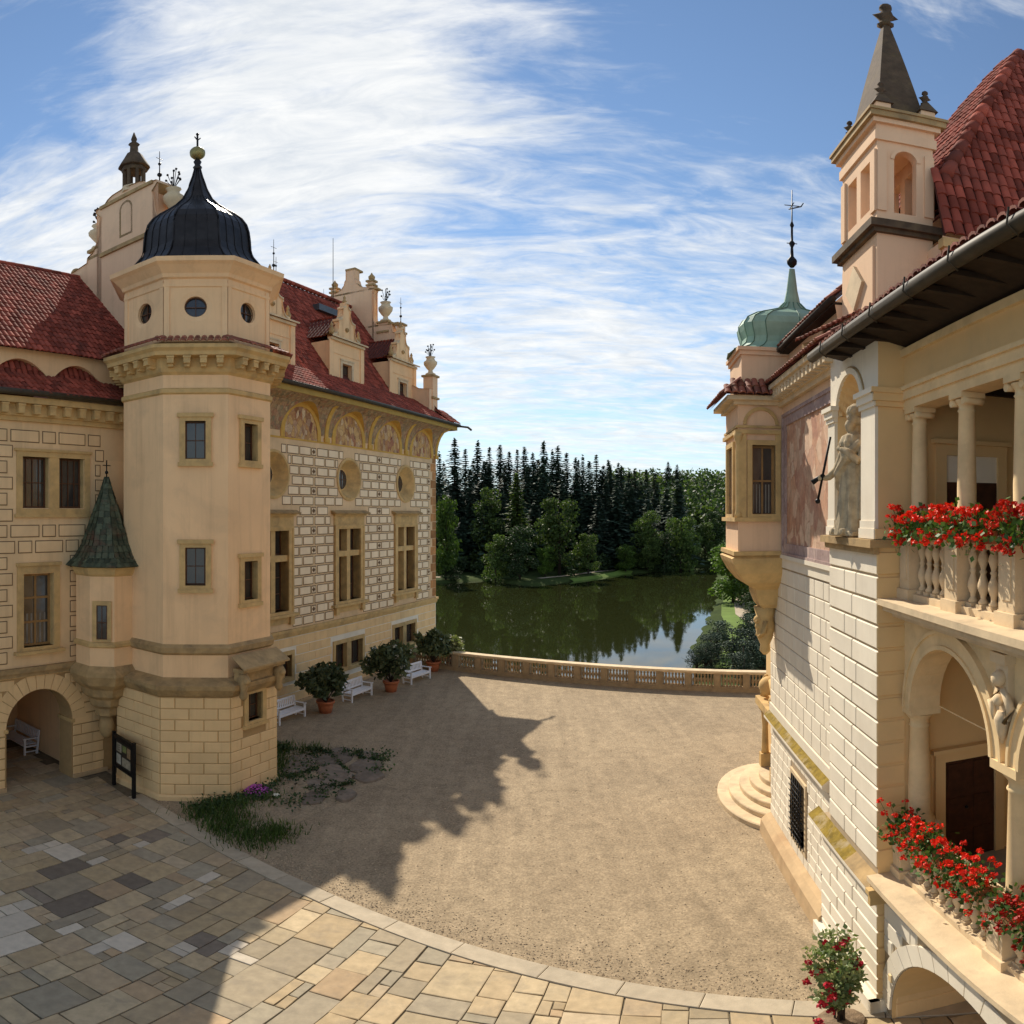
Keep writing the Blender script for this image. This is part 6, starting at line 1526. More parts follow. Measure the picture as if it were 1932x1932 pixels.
mb.add(vs, [(i * 4 + k, i * 4 + k + 1, i * 4 + 5 + k, i * 4 + 4 + k) for i in range(len(CP) - 1) for k in range(3)], 0); mb.build('corbel', STONE, oc_)
mb = MB()   # carved bearded head and torso console under the corbel
mb.lathe([(.05, 5.35), (.14, 5.45), (.12, 5.62), (.2, 5.8), (.26, 6.1), (.22, 6.35), (.3, 6.62)], 10, (.05, -.26, 0)); mb.sphere((.1, -.44, 6.28), .13, 8); mb.sphere((.14, -.46, 6.12), .09, 7); mb.sphere((.24, -.52, 6.26), .035, 5)
for s in (-1, 1): mb.tube([(.05 + s * .22, -.3, 6.25), (.05 + s * .32, -.34, 6.0), (.05 + s * .14, -.44, 5.85)], [.07, .06, .05], 6)
mb.build('carved_console', STONE, oc_)
mb = MB(); mb.box(-hx - .3, hx + .3, fy - .3, 0, 11.75, 11.86); mb.box(-hx - .12, hx + .12, fy - .12, 0, 11.66, 11.75); mb.add([(-hx - .4, fy - .4, 11.86), (hx + .4, fy - .4, 11.86), (hx + .4, .3, 11.86), (-hx - .4, .3, 11.86), (-hx, fy, 12.25), (hx, fy, 12.25), (hx, .3, 12.25), (-hx, .3, 12.25)], [(0, 1, 5, 4), (1, 2, 6, 5)], 1); mb.build('tiled_skirt', [PALEST, UNDER], oc_)
tile_field(oc_, tl4, (hx + .44, fy - .4, 11.86), (0, 1, 0), (-.44, 0, .4), 8, 2, .18, .3, lambda a, b: a > b * .75); tile_field(oc_, tl4, (-hx - .4, fy - .44, 11.86), (1, 0, 0), (0, .44, .4), 15, 2, .18, .3, lambda a, b: b * .75 < a < 2.7 - b * .75)
mb = MB(); dxh = hx - .08; dfy = fy + .1
mb.box(-dxh, dxh, dfy, 2.0, 12.1, 13.0, 0); mb.box(-dxh - .05, dxh + .05, dfy - .05, 2.0, 12.95, 13.06, 0); mb.box(-dxh - .1, dxh + .1, dfy - .1, 2.05, 13.06, 13.15, 0); mb.build('drum', PLP, oc_)
mb = MB(); dcy = (dfy + 1.95) / 2; a_, b_ = dxh, (1.95 - dfy) / 2
DQ = [(1.14, 13.15), (1.0, 13.24), (.91, 13.36), (.89, 13.52), (.93, 13.72), (.95, 13.88), (.88, 14.06), (.70, 14.22), (.46, 14.34), (.26, 14.46), (.15, 14.64), (.10, 15.0), (.05, 15.65)]
nn = 16; vs = []
for k, z in DQ:
    for i in range(nn):
        t = 2 * pi * i / nn; e = .5 if z < 14.4 else .8
        cx, sy_ = cos(t), sin(t); vs.append((a_ * k * math.copysign(abs(cx) ** e, cx), dcy + b_ * k * math.copysign(abs(sy_) ** e, sy_), z))
mb.add(vs, [(i * nn + k, i * nn + (k + 1) % nn, (i + 1) * nn + (k + 1) % nn, (i + 1) * nn + k) for i in range(len(DQ) - 1) for k in range(nn)], 0, False)
do = mb.build('copper_dome', COPP, oc_)
mb = MB()
for i in range(0, nn): mb.tube([Vector(vs[j * nn + i]) + Vector((0, 0, .01)) for j in range(len(DQ) - 2)], .014, 4)
mb.build('copper_seam', COPD, do)
mb = MB(); mb.lathe([(.05, 15.7), (.13, 15.8), (.14, 15.9), (.05, 16.02), (.035, 16.3), (.09, 16.42), (.035, 16.5), (.03, 16.9), (.06, 16.98), (.02, 17.1), (.012, 18.1)], 8, (0, dcy, 0))
for z, w in ((16.42, .14), (17.6, .2)): mb.tube([(-w, dcy, z), (w, dcy, z)], .014, 4); mb.tube([(0, dcy - w, z), (0, dcy + w, z)], .014, 4)
mb.tube([(.05, dcy - .1, 17.45), (.1, dcy + .22, 17.55), (.02, dcy + .3, 17.7)], .02, 4); mb.build('weather_vane', IRON, oc_)

# ------------------------------------------------------------------ entrance steps and portal
st = thing('entrance_steps', 'five fan-shaped pale stone steps rising to the doorway of the right wing', 'steps', Rw(-10.6, .95), RR)
for i, (ra, rb) in enumerate(((2.8, 1.8), (2.32, 1.46), (1.86, 1.14), (1.42, .84), (1.0, .56))):
    n = 26; P = [(ra * cos(pi + pi * k / n), rb * sin(pi + pi * k / n)) for k in range(n + 1)]
    Q = [(p[0] * .985, p[1] * .985) for p in P]
    z0, z1 = i * .17 - (.02 if i == 0 else 0), (i + 1) * .17
    mb = MB(); vs = [(x, y, z0) for x, y in P] + [(x, y, z1 - .03) for x, y in P] + [(x, y, z1) for x, y in Q]; m_ = n + 1
    mb.add(vs, [(r * m_ + k, r * m_ + k + 1, (r + 1) * m_ + k + 1, (r + 1) * m_ + k) for r in range(2) for k in range(n)] + [tuple(2 * m_ + k for k in range(m_))], 0); mb.build('step', PALEST, st)
po = thing('door_portal', 'carved stone doorway seen edge-on above the fan-shaped steps', 'doorway', Rw(-10.6, .95), RR)
mb = MB()
for s in (-1, 1):
    mb.box(s * .75 - .14, s * .75 + .14, -.4, .0, .85, 1.3); mb.lathe([(.12, 0), (.11, .2), (.09, .9), (.12, 1.3), (.14, 1.5)], 10, (s * .75, -.24, 1.3)); mb.box(s * .75 - .16, s * .75 + .16, -.42, 0, 2.8, 2.95)
mb.build('column_pair', STONE, po)
mb = MB(); mb.box(-1.0, 1.0, -.5, 0, 2.95, 3.2); mb.box(-.55, .55, -.03, 0, .85, 2.9, 1); mb.build('entablature', [STONE, DOOR], po)
mb = MB()
for s in (-1, 1): mb.sphere((s * .6, -.28, 3.42), .16, 7); mb.tube([(s * .9, -.25, 3.2), (s * .75, -.3, 3.7), (s * .3, -.3, 4.0)], [.13, .1, .07], 7)
mb.sphere((0, -.3, 3.75), .3, 8); mb.build('carved_crest', STONE, po)

# ------------------------------------------------------------------ foliage helpers
def rvec(r):
    z = r.uniform(-1, 1); a = r.uniform(0, 2 * pi); s = sqrt(1 - z * z); return Vector((s * cos(a), s * sin(a), z))
def leaf(mb, p, s, r, el=1.0, up=None, m=0):
    n = rvec(r)
    if up is not None: n = (n + Vector((0, 0, up))).normalized()
    a = n.cross(rvec(r)); a = a.normalized() if a.length > .01 else Vector((1, 0, 0)); b = n.cross(a) * (s * .5); a = a * (s * .5 * el)
    p = Vector(p); o = len(mb.v)
    mb.v += [tuple(p - a), tuple(p + b * .8 - a * .1), tuple(p + a), tuple(p - b * .8 - a * .1)]; mb.f.append((o, o + 1, o + 2, o + 3)); mb.m.append(m); mb.sm.append(False)
def clump(mb, c, rad, n, s, r, el=1.0, shell=0.55, up=None, sq=(1, 1, 1), m=0):
    c = Vector(c)
    for _ in range(n):
        d = rvec(r) * (rad * (shell + (1 - shell) * r.random()) if r.random() < .8 else rad * r.random()); d = Vector((d.x * sq[0], d.y * sq[1], d.z * sq[2]))
        leaf(mb, c + d, s * r.uniform(.7, 1.3), r, el, up, m)

# potted oleanders
def oleander(name, label, x, y, h, w, lf, seed, flowers=None, nl=1500):
    t = thing(name, label, 'potted shrub', Lw(x, y), rnd.uniform(0, 6)); r = random.Random(seed)
    mb = MB(); mb.lathe([(.27, 0), (.34, .34), (.37, .46), (.42, .47), (.42, .58), (.37, .585), (.35, .5), (.01, .49)], 20); mb.build('pot', TERRA, t)
    st_ = MB(); fo = MB(); fl = MB()
    for k in range(16):
        a = r.uniform(0, 2 * pi); e = r.uniform(.15, 1.0); tip = Vector((cos(a) * w * .5 * e, sin(a) * w * .5 * e, .6 + h * r.uniform(.55, 1.0) * (1.08 - .42 * e * e)))
        mid = Vector((tip.x * .45, tip.y * .45, .5 + (tip.z - .5) * .55)); st_.tube([(0, 0, .48), mid, tip], [.03, .02, .01], 5)
        for _ in range(3):
            c = mid.lerp(tip, r.uniform(.1, 1.05)) + rvec(r) * .16; clump(fo, c, w * .17, nl // 48, .22, r, 1.5, .3)
        if flowers and r.random() < .8: clump(fl, tip + Vector((0, 0, .05)), .14, 16, .09, r)
    st_.build('stem', BARK, t); fo.build('foliage', lf, t)
    if flowers: fl.build('flower', flowers, t)
oleander('potted_oleander', 'dark green oleander in a terracotta pot between the first two white benches', -1.72, -2.05, 1.85, 2.3, LF_OLE, 3, None, 1900)
oleander('potted_oleander', 'white-flowered oleander in a terracotta pot between the second and third white benches', 3.15, -2.55, 1.9, 2.4, LF_OLE, 8, FL_WHT, 1700)
oleander('potted_oleander', 'oleander in a terracotta pot at the end of the palace wall by the balustrade', 8.3, -2.3, 1.75, 2.0, LF_OLE, 21, None, 1400)
oleander('potted_shrub', 'pale yellow-green potted shrub standing against the balustrade end', 9.6, -2.9, 1.35, 1.5, LF_PALE, 33, FL_WHT, 1100)

# white garden benches
def make_bench(label):
    t = thing('garden_bench', label, 'bench', group='white garden benches'); L_ = 1.8; a = L_ / 2
    for x in (-a + .04, a - .04):
        mb = MB(); mb.box(x - .035, x + .035, -.30, -.23, 0, .62); mb.build('leg', WHITE, t)
        mb = MB(); mb.add([(x - .035, .2, 0), (x + .035, .2, 0), (x + .035, .27, 0), (x - .035, .27, 0), (x - .035, .30, .92), (x + .035, .30, .92), (x + .035, .36, .92), (x - .035, .36, .92)], [(0, 3, 2, 1), (4, 5, 6, 7), (0, 1, 5, 4), (1, 2, 6, 5), (2, 3, 7, 6), (3, 0, 4, 7)]); mb.build('leg', WHITE, t)
        mb = MB(); mb.box(x - .045, x + .045, -.34, .28, .62, .66); mb.build('armrest', WHITE, t)
        mb = MB(); mb.box(x - .025, x + .025, -.23, .22, .3, .36); mb.box(x - .02, x + .02, -.23, .2, .1, .14); mb.build('side_rail', WHITE, t)
    for k in range(5): mb = MB(); mb.box(-a + .02, a - .02, -.31 + k * .105, -.225 + k * .105, .415, .44); mb.build('seat_slat', WHITE, t)
    mb = MB(); mb.box(-a + .08, a - .08, -.29, -.25, .33, .415); mb.build('front_rail', WHITE, t)
    mb = MB(); mb.box(-a + .075, a - .075, .30, .345, .84, .93); mb.build('top_rail', WHITE, t); mb = MB(); mb.box(-a + .075, a - .075, .255, .29, .5, .56); mb.build('lower_rail', WHITE, t)
    sl_ = MB(); sl_.add([(-.035, .262, .56), (.035, .262, .56), (.035, .282, .56), (-.035, .282, .56), (-.035, .31, .84), (.035, .31, .84), (.035, .33, .84), (-.035, .33, .84)], [(0, 1, 5, 4), (1, 2, 6, 5), (2, 3, 7, 6), (3, 0, 4, 7)]); me = sl_.mesh('back_slat', WHITE)
    for k in range(13): link('back_slat', me, t, (-a + .16 + k * (L_ - .32) / 12, 0, 0))
    return t
b0 = make_bench('white slatted garden bench nearest the octagonal tower, beside the first oleander'); b0.location = Lw(-3.65, -1.45); b0.rotation_euler = (0, 0, LR)
for lab, x, y, rz in (('white slatted garden bench between the two large oleander pots', 1.15, -1.85, 0), ('white slatted garden bench farthest along the wall, near the balustrade', 5.75, -2.6, -.12), ('white slatted bench inside the shaded archway of the left wing', -14.1, 2.55, -pi / 2)):
    c = copy_tree(b0); c['label'] = lab; c.location = Lw(x, y); c.rotation_euler = (0, 0, LR + rz)

# notice board
sg = thing('notice_board', 'black framed notice board on two posts before the tower foot', 'notice board', Lw(-13.55, -3.05), LR + radians(259))
for s in (-1, 1): mb = MB(); mb.box(s * .68 - .05, s * .68 + .05, -.05, .05, 0, 1.92); mb.build('post', IRON, sg)
mb = MB(); frame_box(mb, -.63, .63, .72, 1.8, .09, -.04, .04); mb.box(-.66, .66, -.045, .045, 1.74, 1.86); mb.build('frame', IRON, sg)
mb = MB(); mb.box(-.54, .54, -.012, .012, .81, 1.71); pn = mb.build('panel', mat('board_panel', (0.022, 0.02, 0.018), 0.3, 6, 0.35), sg)
cols = [(0.34, 0.30, 0.22), (0.20, 0.24, 0.09), (0.30, 0.20, 0.11), (0.42, 0.40, 0.33)]
pm = [mat('poster_%s' % nm, c, .35, 9, .4) for nm, c in zip(('grey', 'green', 'brown', 'white'), cols)]
for k, (x0, x1, z0, z1) in enumerate(((-.46, -.12, 1.32, 1.62), (-.05, .2, 1.40, 1.62), (.26, .48, 1.28, 1.62), (-.46, -.16, .9, 1.24), (-.08, .48, .9, 1.2))):
    mb = MB(); mb.box(x0, x1, -.018, -.0125, z0, z1); mb.build('poster', pm[k % 4], pn)
mb = MB()
for k in range(9): mb.box(-.42, -.2 - .06 * (k % 3), -.0195, -.0185, 1.55 - k * .024, 1.558 - k * .024)
mb.build('printed_text', IRON, pn)

# planted bed at the tower foot
r = random.Random(5)
bed = MB(); poly = [(-13.3, -5.15), (-13.9, -7.0), (-13.95, -8.55), (-12.8, -8.75), (-11.9, -8.3), (-10.6, -8.3), (-9.2, -8.1), (-8.0, -8.55), (-6.3, -8.0), (-5.2, -7.6), (-5.3, -6.6), (-5.8, -5.0), (-6.2, -3.7), (-7.6, -3.2), (-8.6, -4.0), (-9.4, -5.2), (-10.6, -5.6), (-12.2, -5.4)]
cx = sum(p[0] for p in poly) / len(poly); cy = sum(p[1] for p in poly) / len(poly); rings = []
for f_, z in ((1.0, .004), (.93, .03), (.75, .07), (.5, .10), (.25, .12), (0.02, .12)):
    rings.append([Lw(cx + (x - cx) * f_, cy + (y - cy) * f_, z + (r.uniform(-.03, .03) if f_ < .95 else 0)) for x, y in poly])
n = len(poly); bed.add([p for q in rings for p in q], [(i * n + k, i * n + (k + 1) % n, (i + 1) * n + (k + 1) % n, (i + 1) * n + k) for i in range(5) for k in range(n)], 0, True)
struct('planting_bed', bed, GRAVEL)
rk = thing('rock_outcrop', 'cracked flat brown rock outcrop breaking through the bed beside the tower', 'rock', Lw(-7.6, -6.6), LR)
def rock(cx, cy, a, b, h, rot, seed):
    q = random.Random(seed); n = 9; mb = MB(); base = []; P = []
    for k in range(n):
        t = 2 * pi * k / n; rr = q.uniform(.75, 1.1); P.append((cos(t) * a * rr, sin(t) * b * rr))
    lay = [(1.05, -.06), (1.0, h * .45), (.86, h * .8), (.5, h)]
    vs = [(x * f_, y * f_, z + q.uniform(-.25, .25) * h * (f_ < 1)) for f_, z in lay for x, y in P] + [(0, 0, h * 1.02)]
    fs = [(i * n + k, i * n + (k + 1) % n, (i + 1) * n + (k + 1) % n, (i + 1) * n + k) for i in range(3) for k in range(n)] + [(3 * n + k, 3 * n + (k + 1) % n, 4 * n) for k in range(n)]
    mb.add(vs, fs, 0, False, Matrix.Translation((cx, cy, .06)) @ Matrix.Rotation(rot, 4, 'Z')); return mb
for i, (x, y, a, b, h, ro) in enumerate(((-.3, 1.2, 1.0, .55, .20, .5), (.9, .6, .9, .6, .18, .2), (-.3, -.2, .85, .6, .22, .9), (1.0, -.7, .8, .55, .16, .1), (-1.5, -.6, .8, .5, .18, .4), (-1.0, .9, .5, .4, .2, .2), (.2, -1.3, .7, .4, .14, .2), (1.9, -.2, .5, .45, .12, .7), (-2.4, -1.0, .6, .35, .14, .3), (-1.6, -1.6, .55, .3, .1, .6), (1.7, .9, .5, .35, .1, .4))):
    rock(x, y, a * 1.12, b * 1.12, h * .55, ro, 40 + i).build('rock', ROCK, rk)
gs = MB()
def tuft(x, y, h, n, sp):
    for _ in range(n):
        px, py = x + r.gauss(0, sp), y + r.gauss(0, sp); a = r.uniform(0, 2 * pi); l = h * r.uniform(.5, 1.2); dx, dy = cos(a) * l * .5, sin(a) * l * .5; wx, wy = -sin(a) * .018, cos(a) * .018
        gs.add([Lw(px - wx, py - wy, .05), Lw(px + wx, py + wy, .05), Lw(px + dx, py + dy, .05 + l)], [(0, 1, 2)])
for x, y, h, n_, sp in ((-12.9, -6.1, .3, 500, .4), (-12.7, -6.9, .3, 420, .35), (-13.2, -8.0, .22, 750, .42), (-12.6, -8.3, .2, 420, .3), (-13.3, -7.2, .2, 300, .3), (-12.0, -6.2, .3, 260, .3), (-11.0, -6.6, .25, 220, .35), (-8.2, -4.3, .3, 320, .4), (-7.0, -3.9, .3, 300, .4), (-8.7, -5.0, .3, 260, .35), (-7.4, -4.9, .2, 160, .4), (-9.6, -5.6, .25, 200, .3), (-6.2, -4.6, .2, 160, .3)): tuft(x, y, h, n_, sp)
o = gs.build('bed_grass', GRASS); o['kind'] = 'stuff'
lv = MB()
for x, y, n_ in ((-12.6, -5.75, 260), (-11.7, -5.9, 240), (-11.2, -6.4, 120), (-10.4, -6.0, 200), (-9.4, -5.3, 240), (-8.5, -4.4, 260), (-7.2, -3.8, 240), (-6.9, -5.2, 90), (-5.9, -6.1, 90), (-5.7, -7.3, 120), (-6.8, -7.9, 70), (-8.6, -7.0, 60), (-9.6, -7.7, 90), (-10.7, -7.4, 80), (-7.9, -5.7, 110), (-9.0, -6.2, 80)):
    for _ in range(n_): p = Lw(x + r.gauss(0, .3), y + r.gauss(0, .26), .1 + abs(r.gauss(0, .09))); leaf(lv, p, .10, r, 1.2, .6)
for path in (((-6.4, -4.6), (-6.2, -5.4), (-6.9, -6.2), (-7.4, -6.9), (-8.0, -7.6)), ((-9.2, -5.9), (-8.4, -6.1), (-7.4, -6.3)), ((-9.6, -7.0), (-9.0, -7.5), (-8.3, -7.9)), ((-5.6, -6.3), (-6.2, -6.9), (-6.0, -7.6))):
    for (xa, ya), (xb, yb) in zip(path, path[1:]):
        for _ in range(150):
            f_ = r.random(); p = Lw(xa + (xb - xa) * f_ + r.gauss(0, .07), ya + (yb - ya) * f_ + r.gauss(0, .07), .10 + abs(r.gauss(0, .045))); leaf(lv, p, .085, r, 1.1, .8)
o = lv.build('bed_leaves', LF_DRK); o['kind'] = 'stuff'
pk = thing('pink_cushion', 'cushion of bright pink flowers in the bed at the tower foot', 'flowers', Lw(-10.75, -5.95), 0)
mb = MB(); clump(mb, (0, 0, .02), .42, 260, .12, r, 1, .6, .5, (1, 1, .45)); mb.build('foliage', LF_DRK, pk)
mb = MB()
for _ in range(420): a = r.uniform(0, 2 * pi); q = sqrt(r.random()) * .46; leaf(mb, (q * cos(a), q * sin(a), .12 + .16 * (1 - (q / .46) ** 2) + r.uniform(0, .03)), .075, r, 1, 2.0)
mb.build('petals', FL_PINK, pk)
wf = thing('white_flower', 'small clump of white flowers beside the pink cushion', 'flowers', Lw(-10.75, -6.75), 0)
mb = MB(); clump(mb, (0, 0, .06), .16, 60, .1, r); mb.build('foliage', LF_DRK, wf); mb = MB(); clump(mb, (0, 0, .2), .10, 60, .075, r, 1, .5, 1.5, (1, 1, .4)); mb.build('petals', FL_WHT, wf)

# red climbing rose at the pier foot
ro = thing('rose_bush', 'tall red-flowering rose growing against the foot of the pier', 'rose bush', Rw(.12, -.62), RR)
mb = MB(); fo = MB(); fl = MB(); r = random.Random(12)
for k in range(13):
    a = r.uniform(0, 2 * pi); sp = r.uniform(.15, .85); h = r.uniform(1.0, 2.05) if sp > .35 else r.uniform(1.6, 2.5)
    tip = Vector((cos(a) * sp * .95, min(.3, sin(a) * sp * .6) - .05, h)); mid = Vector((tip.x * .35, tip.y * .35, h * .6)); mb.tube([(r.uniform(-.08, .08), r.uniform(-.08, .08), 0), mid, tip], [.018, .013, .006], 5)
    for _ in range(8):
        c = mid.lerp(tip, r.uniform(-.1, 1.0)) + rvec(r) * .14; clump(fo, c, .17, 17, .085, r, 1.25, .2)
    if r.random() < .9:
        for _ in range(2): clump(fl, mid.lerp(tip, r.uniform(.3, 1.0)) + rvec(r) * .14, .055, 22, .06, r)
for x, z in ((-.75, 1.0), (-.5, .9), (-.65, .75), (-.95, 1.25), (-.45, .4), (-.6, .2), (-.3, .15), (.25, .95), (-.85, 1.5), (-.1, 1.35)):
    clump(fl, (-x * .75, -.4 + r.uniform(-.1, .1), z), .07, 34, .065, r)
mb.build('stem', BARK, ro); fo.build('foliage', LF_ROSE, ro); fl.build('flower', FL_ROSE, ro)
pt_ = MB(); pt_.lathe([(.34, -.02), (.36, .04), (.34, .06), (.02, .05)], 14, (0, 0, 0)); pt_.build('earth_ring', SOIL, ro)

# geraniums in boxes along the balustrades
def geraniums(label, x0, x1, y, z, dens, seed, drop=.2, hgt=.24):
    t = thing('geranium_box', label, 'flower box', Rw((x0 + x1) / 2, y, z), RR, 'red geranium boxes on the loggia'); q = random.Random(seed); w = (x1 - x0) / 2
    mb = MB(); mb.box(-w, w, -.09, .09, -.02, .13); mb.build('box', TERRA, t)
    fo = MB(); fl = MB(); stm = MB(); L_ = 2 * w
    for _ in range(int(L_ * 430)):
        u = q.uniform(-w - .08, w + .08); v = q.gauss(-.06, .13); zz = .16 + q.gauss(0, .1) - (drop * .8 if v < -.16 else 0) * q.random()
        leaf(fo, (u, v, zz), .085, q, 1, .4)
    for _ in range(int(L_ * dens)):
        u = q.uniform(-w - .1, w + .1); k = q.random(); v = q.gauss(-.12, .14); zz = .2 + hgt * q.random() if k < .62 else -drop * q.random() + .12
        if k >= .62: v = -.2 + q.uniform(-.1, .06)
        stm.tube([(u * .97, v * .5, .1), (u, v, zz)], .004, 3, 0, False, False); clump(fl, (u, v, zz), .052, 20, .046, q, 1, .7, .2, (1, 1, .75))
    fo.build('foliage', LF_GER, t); stm.build('stem', LF_GER, t); fl.build('flower', FL_RED, t)
ry = LY - .1
geraniums('red geraniums on the upper balustrade beside the sunlit pier', .35, 1.55, ry, FZ1 + 1.0, 52, 1)
geraniums('red geraniums on the upper balustrade between the two free columns', 1.85, 2.9, ry, FZ1 + 1.0, 60, 2)
geraniums('red geraniums on the upper balustrade at the right edge of the view', 3.2, 4.3, ry, FZ1 + 1.0, 52, 3)
geraniums('long bank of red geraniums on the lower balustrade below the first arch', .35, 2.75, LY - .16, FZ0 + .98, 50, 4, .3, .34)
geraniums('red geraniums on the lower balustrade right of the arcade column', 3.15, 5.5, LY - .16, FZ0 + .98, 46, 5, .3, .3)

# statue of a bearded robed man in the niche
def statue():
    t = thing('niche_statue', 'weathered stone statue of a bearded robed man holding a dark staff in the pier niche', 'statue', Rw(-1.3, .12, 8.66), RR + radians(12))
    mb = MB()
    def fold(a, z): return 1 + .10 * sin(7 * a + z * 2.2) * max(0.2, 1 - z / 1.5) + .05 * sin(13 * a + 3 * z)
    mb.lathe([(.36, 0), (.35, .05), (.31, .3), (.28, .6), (.255, .9), (.225, 1.12), (.25, 1.35), (.275, 1.5), (.22, 1.62), (.10, 1.68), (.075, 1.74), (.07, 1.80)], 40, (0, 0, 0), fn=fold)
    mb.box(-.36, .36, -.3, .26, -.02, .06)
    mb.sphere((0, -.03, 1.90), .118, 12, 0, 1.22)
    mb.lathe([(.02, -.2), (.07, -.13), (.095, -.04), (.07, .03)], 10, (0, -.11, 1.83))          # beard
    mb.sphere((0, -.15, 1.905), .024, 6, 0, 1.6); mb.box(-.07, .07, -.145, -.1, 1.945, 1.965)    # nose, brow
    for s in (-1, 1): mb.sphere((s * .115, -.02, 1.9), .03, 6); mb.sphere((s * .09, .03, 1.86), .07, 7)
    for k in range(11): a = 2 * pi * k / 11; mb.sphere((.115 * cos(a), -.01 + .115 * sin(a), 2.0 + .02 * (k % 2)), .045, 6)
    mb.lathe([(.10, 1.98), (.15, 2.05), (.13, 2.1), (.04, 2.16)], 12, (0, -.01, 0))
    mb.tube([(.25, 0, 1.52), (.34, -.08, 1.28), (.30, -.14, 1.18), (.16, -.27, 1.33), (.06, -.31, 1.38)], [.10, .085, .075, .06, .045], 9)     # bent arm to the chest
    mb.tube([(-.25, 0, 1.52), (-.36, -.06, 1.25), (-.40, -.12, 1.08), (-.43, -.26, .95), (-.44, -.33, .93)], [.10, .085, .075, .06, .045], 9)   # arm lowered to the staff
    def hand(p, d, s):
        p = Vector(p); d = Vector(d).normalized(); side = d.cross(Vector((0, 0, 1))).normalized(); up_ = side.cross(d)
        mb.tube([p, p + d * .07], [.036, .04], 8)
        for k in range(4):
            b = p + d * .065 + up_ * (.033 - .022 * k); l = (.05, .062, .058, .045)[k]
            mb.tube([b, b + d * l * .6 + side * s * .012, b + d * l * .65 + side * s * .045], [.013, .012, .010], 6)
        b = p + d * .025 + up_ * .03; mb.tube([b, b + up_ * .03 + d * .025, b + up_ * .03 + d * .05 + side * s * .03], [.014, .012, .010], 6)
    hand((.05, -.315, 1.38), (-1, -.15, .15), 1); hand((-.44, -.335, .93), (-.25, -1, -.1), -1)
    mb.tube([(.27, -.05, 1.5), (.1, -.24, 1.25), (-.12, -.25, 1.0), (-.28, -.12, .8), (-.3, .05, .55)], [.09, .10, .09, .09, .05], 8)    # mantle across the body
    for k in range(5): mb.tube([(.32 - .02 * k, -.02 + .03 * k, 1.2 - .03 * k), (.36 - .05 * k, -.1 + .02 * k, .7), (.33 - .07 * k, -.12, .25)], [.05, .06, .04], 6)
    for s in (-1, 1): mb.tube([(s * .12, -.22, .05), (s * .15, -.38, .06)], [.07, .05], 7)
    o = bpy.data.objects.new('tmp', mb.mesh('tmp', PALEST)); COL.objects.link(o)
    md = o.modifiers.new('r', 'REMESH'); md.mode = 'VOXEL'; md.voxel_size = .014
    sm_ = o.modifiers.new('s', 'SMOOTH'); sm_.iterations = 2; sm_.factor = .5
    dg = bpy.context.evaluated_depsgraph_get(); me = bpy.data.meshes.new_from_object(o.evaluated_get(dg)); bpy.data.objects.remove(o)
    me.name = 'body'; me.materials.clear(); me.materials.append(STATUE)
    for p in me.polygons: p.use_smooth = True
    link('body', me, t); t.scale = (1.06, 1.06, 1.02)
    mb = MB(); mb.tube([(-.30, -.30, 1.62), (-.5, -.42, .55)], .022, 6); mb.tube([(-.43, -.34, 1.0), (-.54, -.5, .86)], [.03, .05], 6); mb.sphere((-.5, -.42, .55), .045, 6); mb.build('staff', IRON, t)
STATUE = mat('statue_stone', (0.43, 0.34, 0.215), 0.25, 7, 0.9, 0.2, 40, stain=(0.16, 0.13, 0.09), stain_amt=0.7, stain_scale=3)
statue()

# ------------------------------------------------------------------ trees
def conifer_mesh(seed, H=30.0, R=4.6, dens=1.0):
    r = random.Random(seed); mb = MB(); z = H * .06; skew = r.uniform(0, 6.28)
    while z < H * .985:
        f = z / H; rad = R * ((1 - f) ** .78) * (.8 + .3 * r.random()) + .15; n = max(6, int((15 - 8 * f) * dens)); a0 = r.uniform(0, 6.28)
        for k in range(n):
            a = a0 + 2 * pi * k / n + r.uniform(-.25, .25); l = rad * r.uniform(.6, 1.1) * (1 + .12 * sin(a + skew + z)); dr = l * r.uniform(.15, .4); ca, sa = cos(a), sin(a)
            for s in range(4):        # sprays along the branch, each a hanging fan of needles
                t0 = (s + r.uniform(.2, .9)) / 4; w = (.55 + .16 * l) * r.uniform(.7, 1.25) * (1.1 - .5 * t0); c = Vector((ca * l * t0, sa * l * t0, z - dr * t0 ** 1.5))
                d = Vector((ca, sa, r.uniform(-.7, .1))).normalized() * w * .75; q = Vector((-sa, ca, r.uniform(-.5, .5))).normalized() * w * .55
                o = len(mb.v); mb.v += [tuple(c - d * .6 + q * .3), tuple(c - d * .2 - q), tuple(c + d), tuple(c - d * .1 + q)]; mb.f.append((o, o + 1, o + 2, o + 3)); mb.m.append(0); mb.sm.append(False)
        z += H * .0165 * r.uniform(.8, 1.25)
    for _ in range(10): leaf(mb, (r.gauss(0, .06), r.gauss(0, .06), H * r.uniform(.95, 1.0)), .55, r, 1.6)
    return mb
def trunk_mesh(H, r0, limbs=0, seed=1, spread=3.0):
    mb = MB(); r = random.Random(seed); mb.tube([(0, 0, -1), (r.uniform(-.1, .1), 0, H * .4), (0, r.uniform(-.2, .2), H)], [r0, r0 * .75, r0 * .15], 7)
    for k in range(limbs):
        a = 2 * pi * k / limbs + r.uniform(-.4, .4); z = H * r.uniform(.3, .6); mb.tube([(0, 0, z), (cos(a) * spread * .5, sin(a) * spread * .5, z + H * .18), (cos(a) * spread, sin(a) * spread, z + H * .3)], [r0 * .45, r0 * .28, r0 * .08], 5)
    return mb
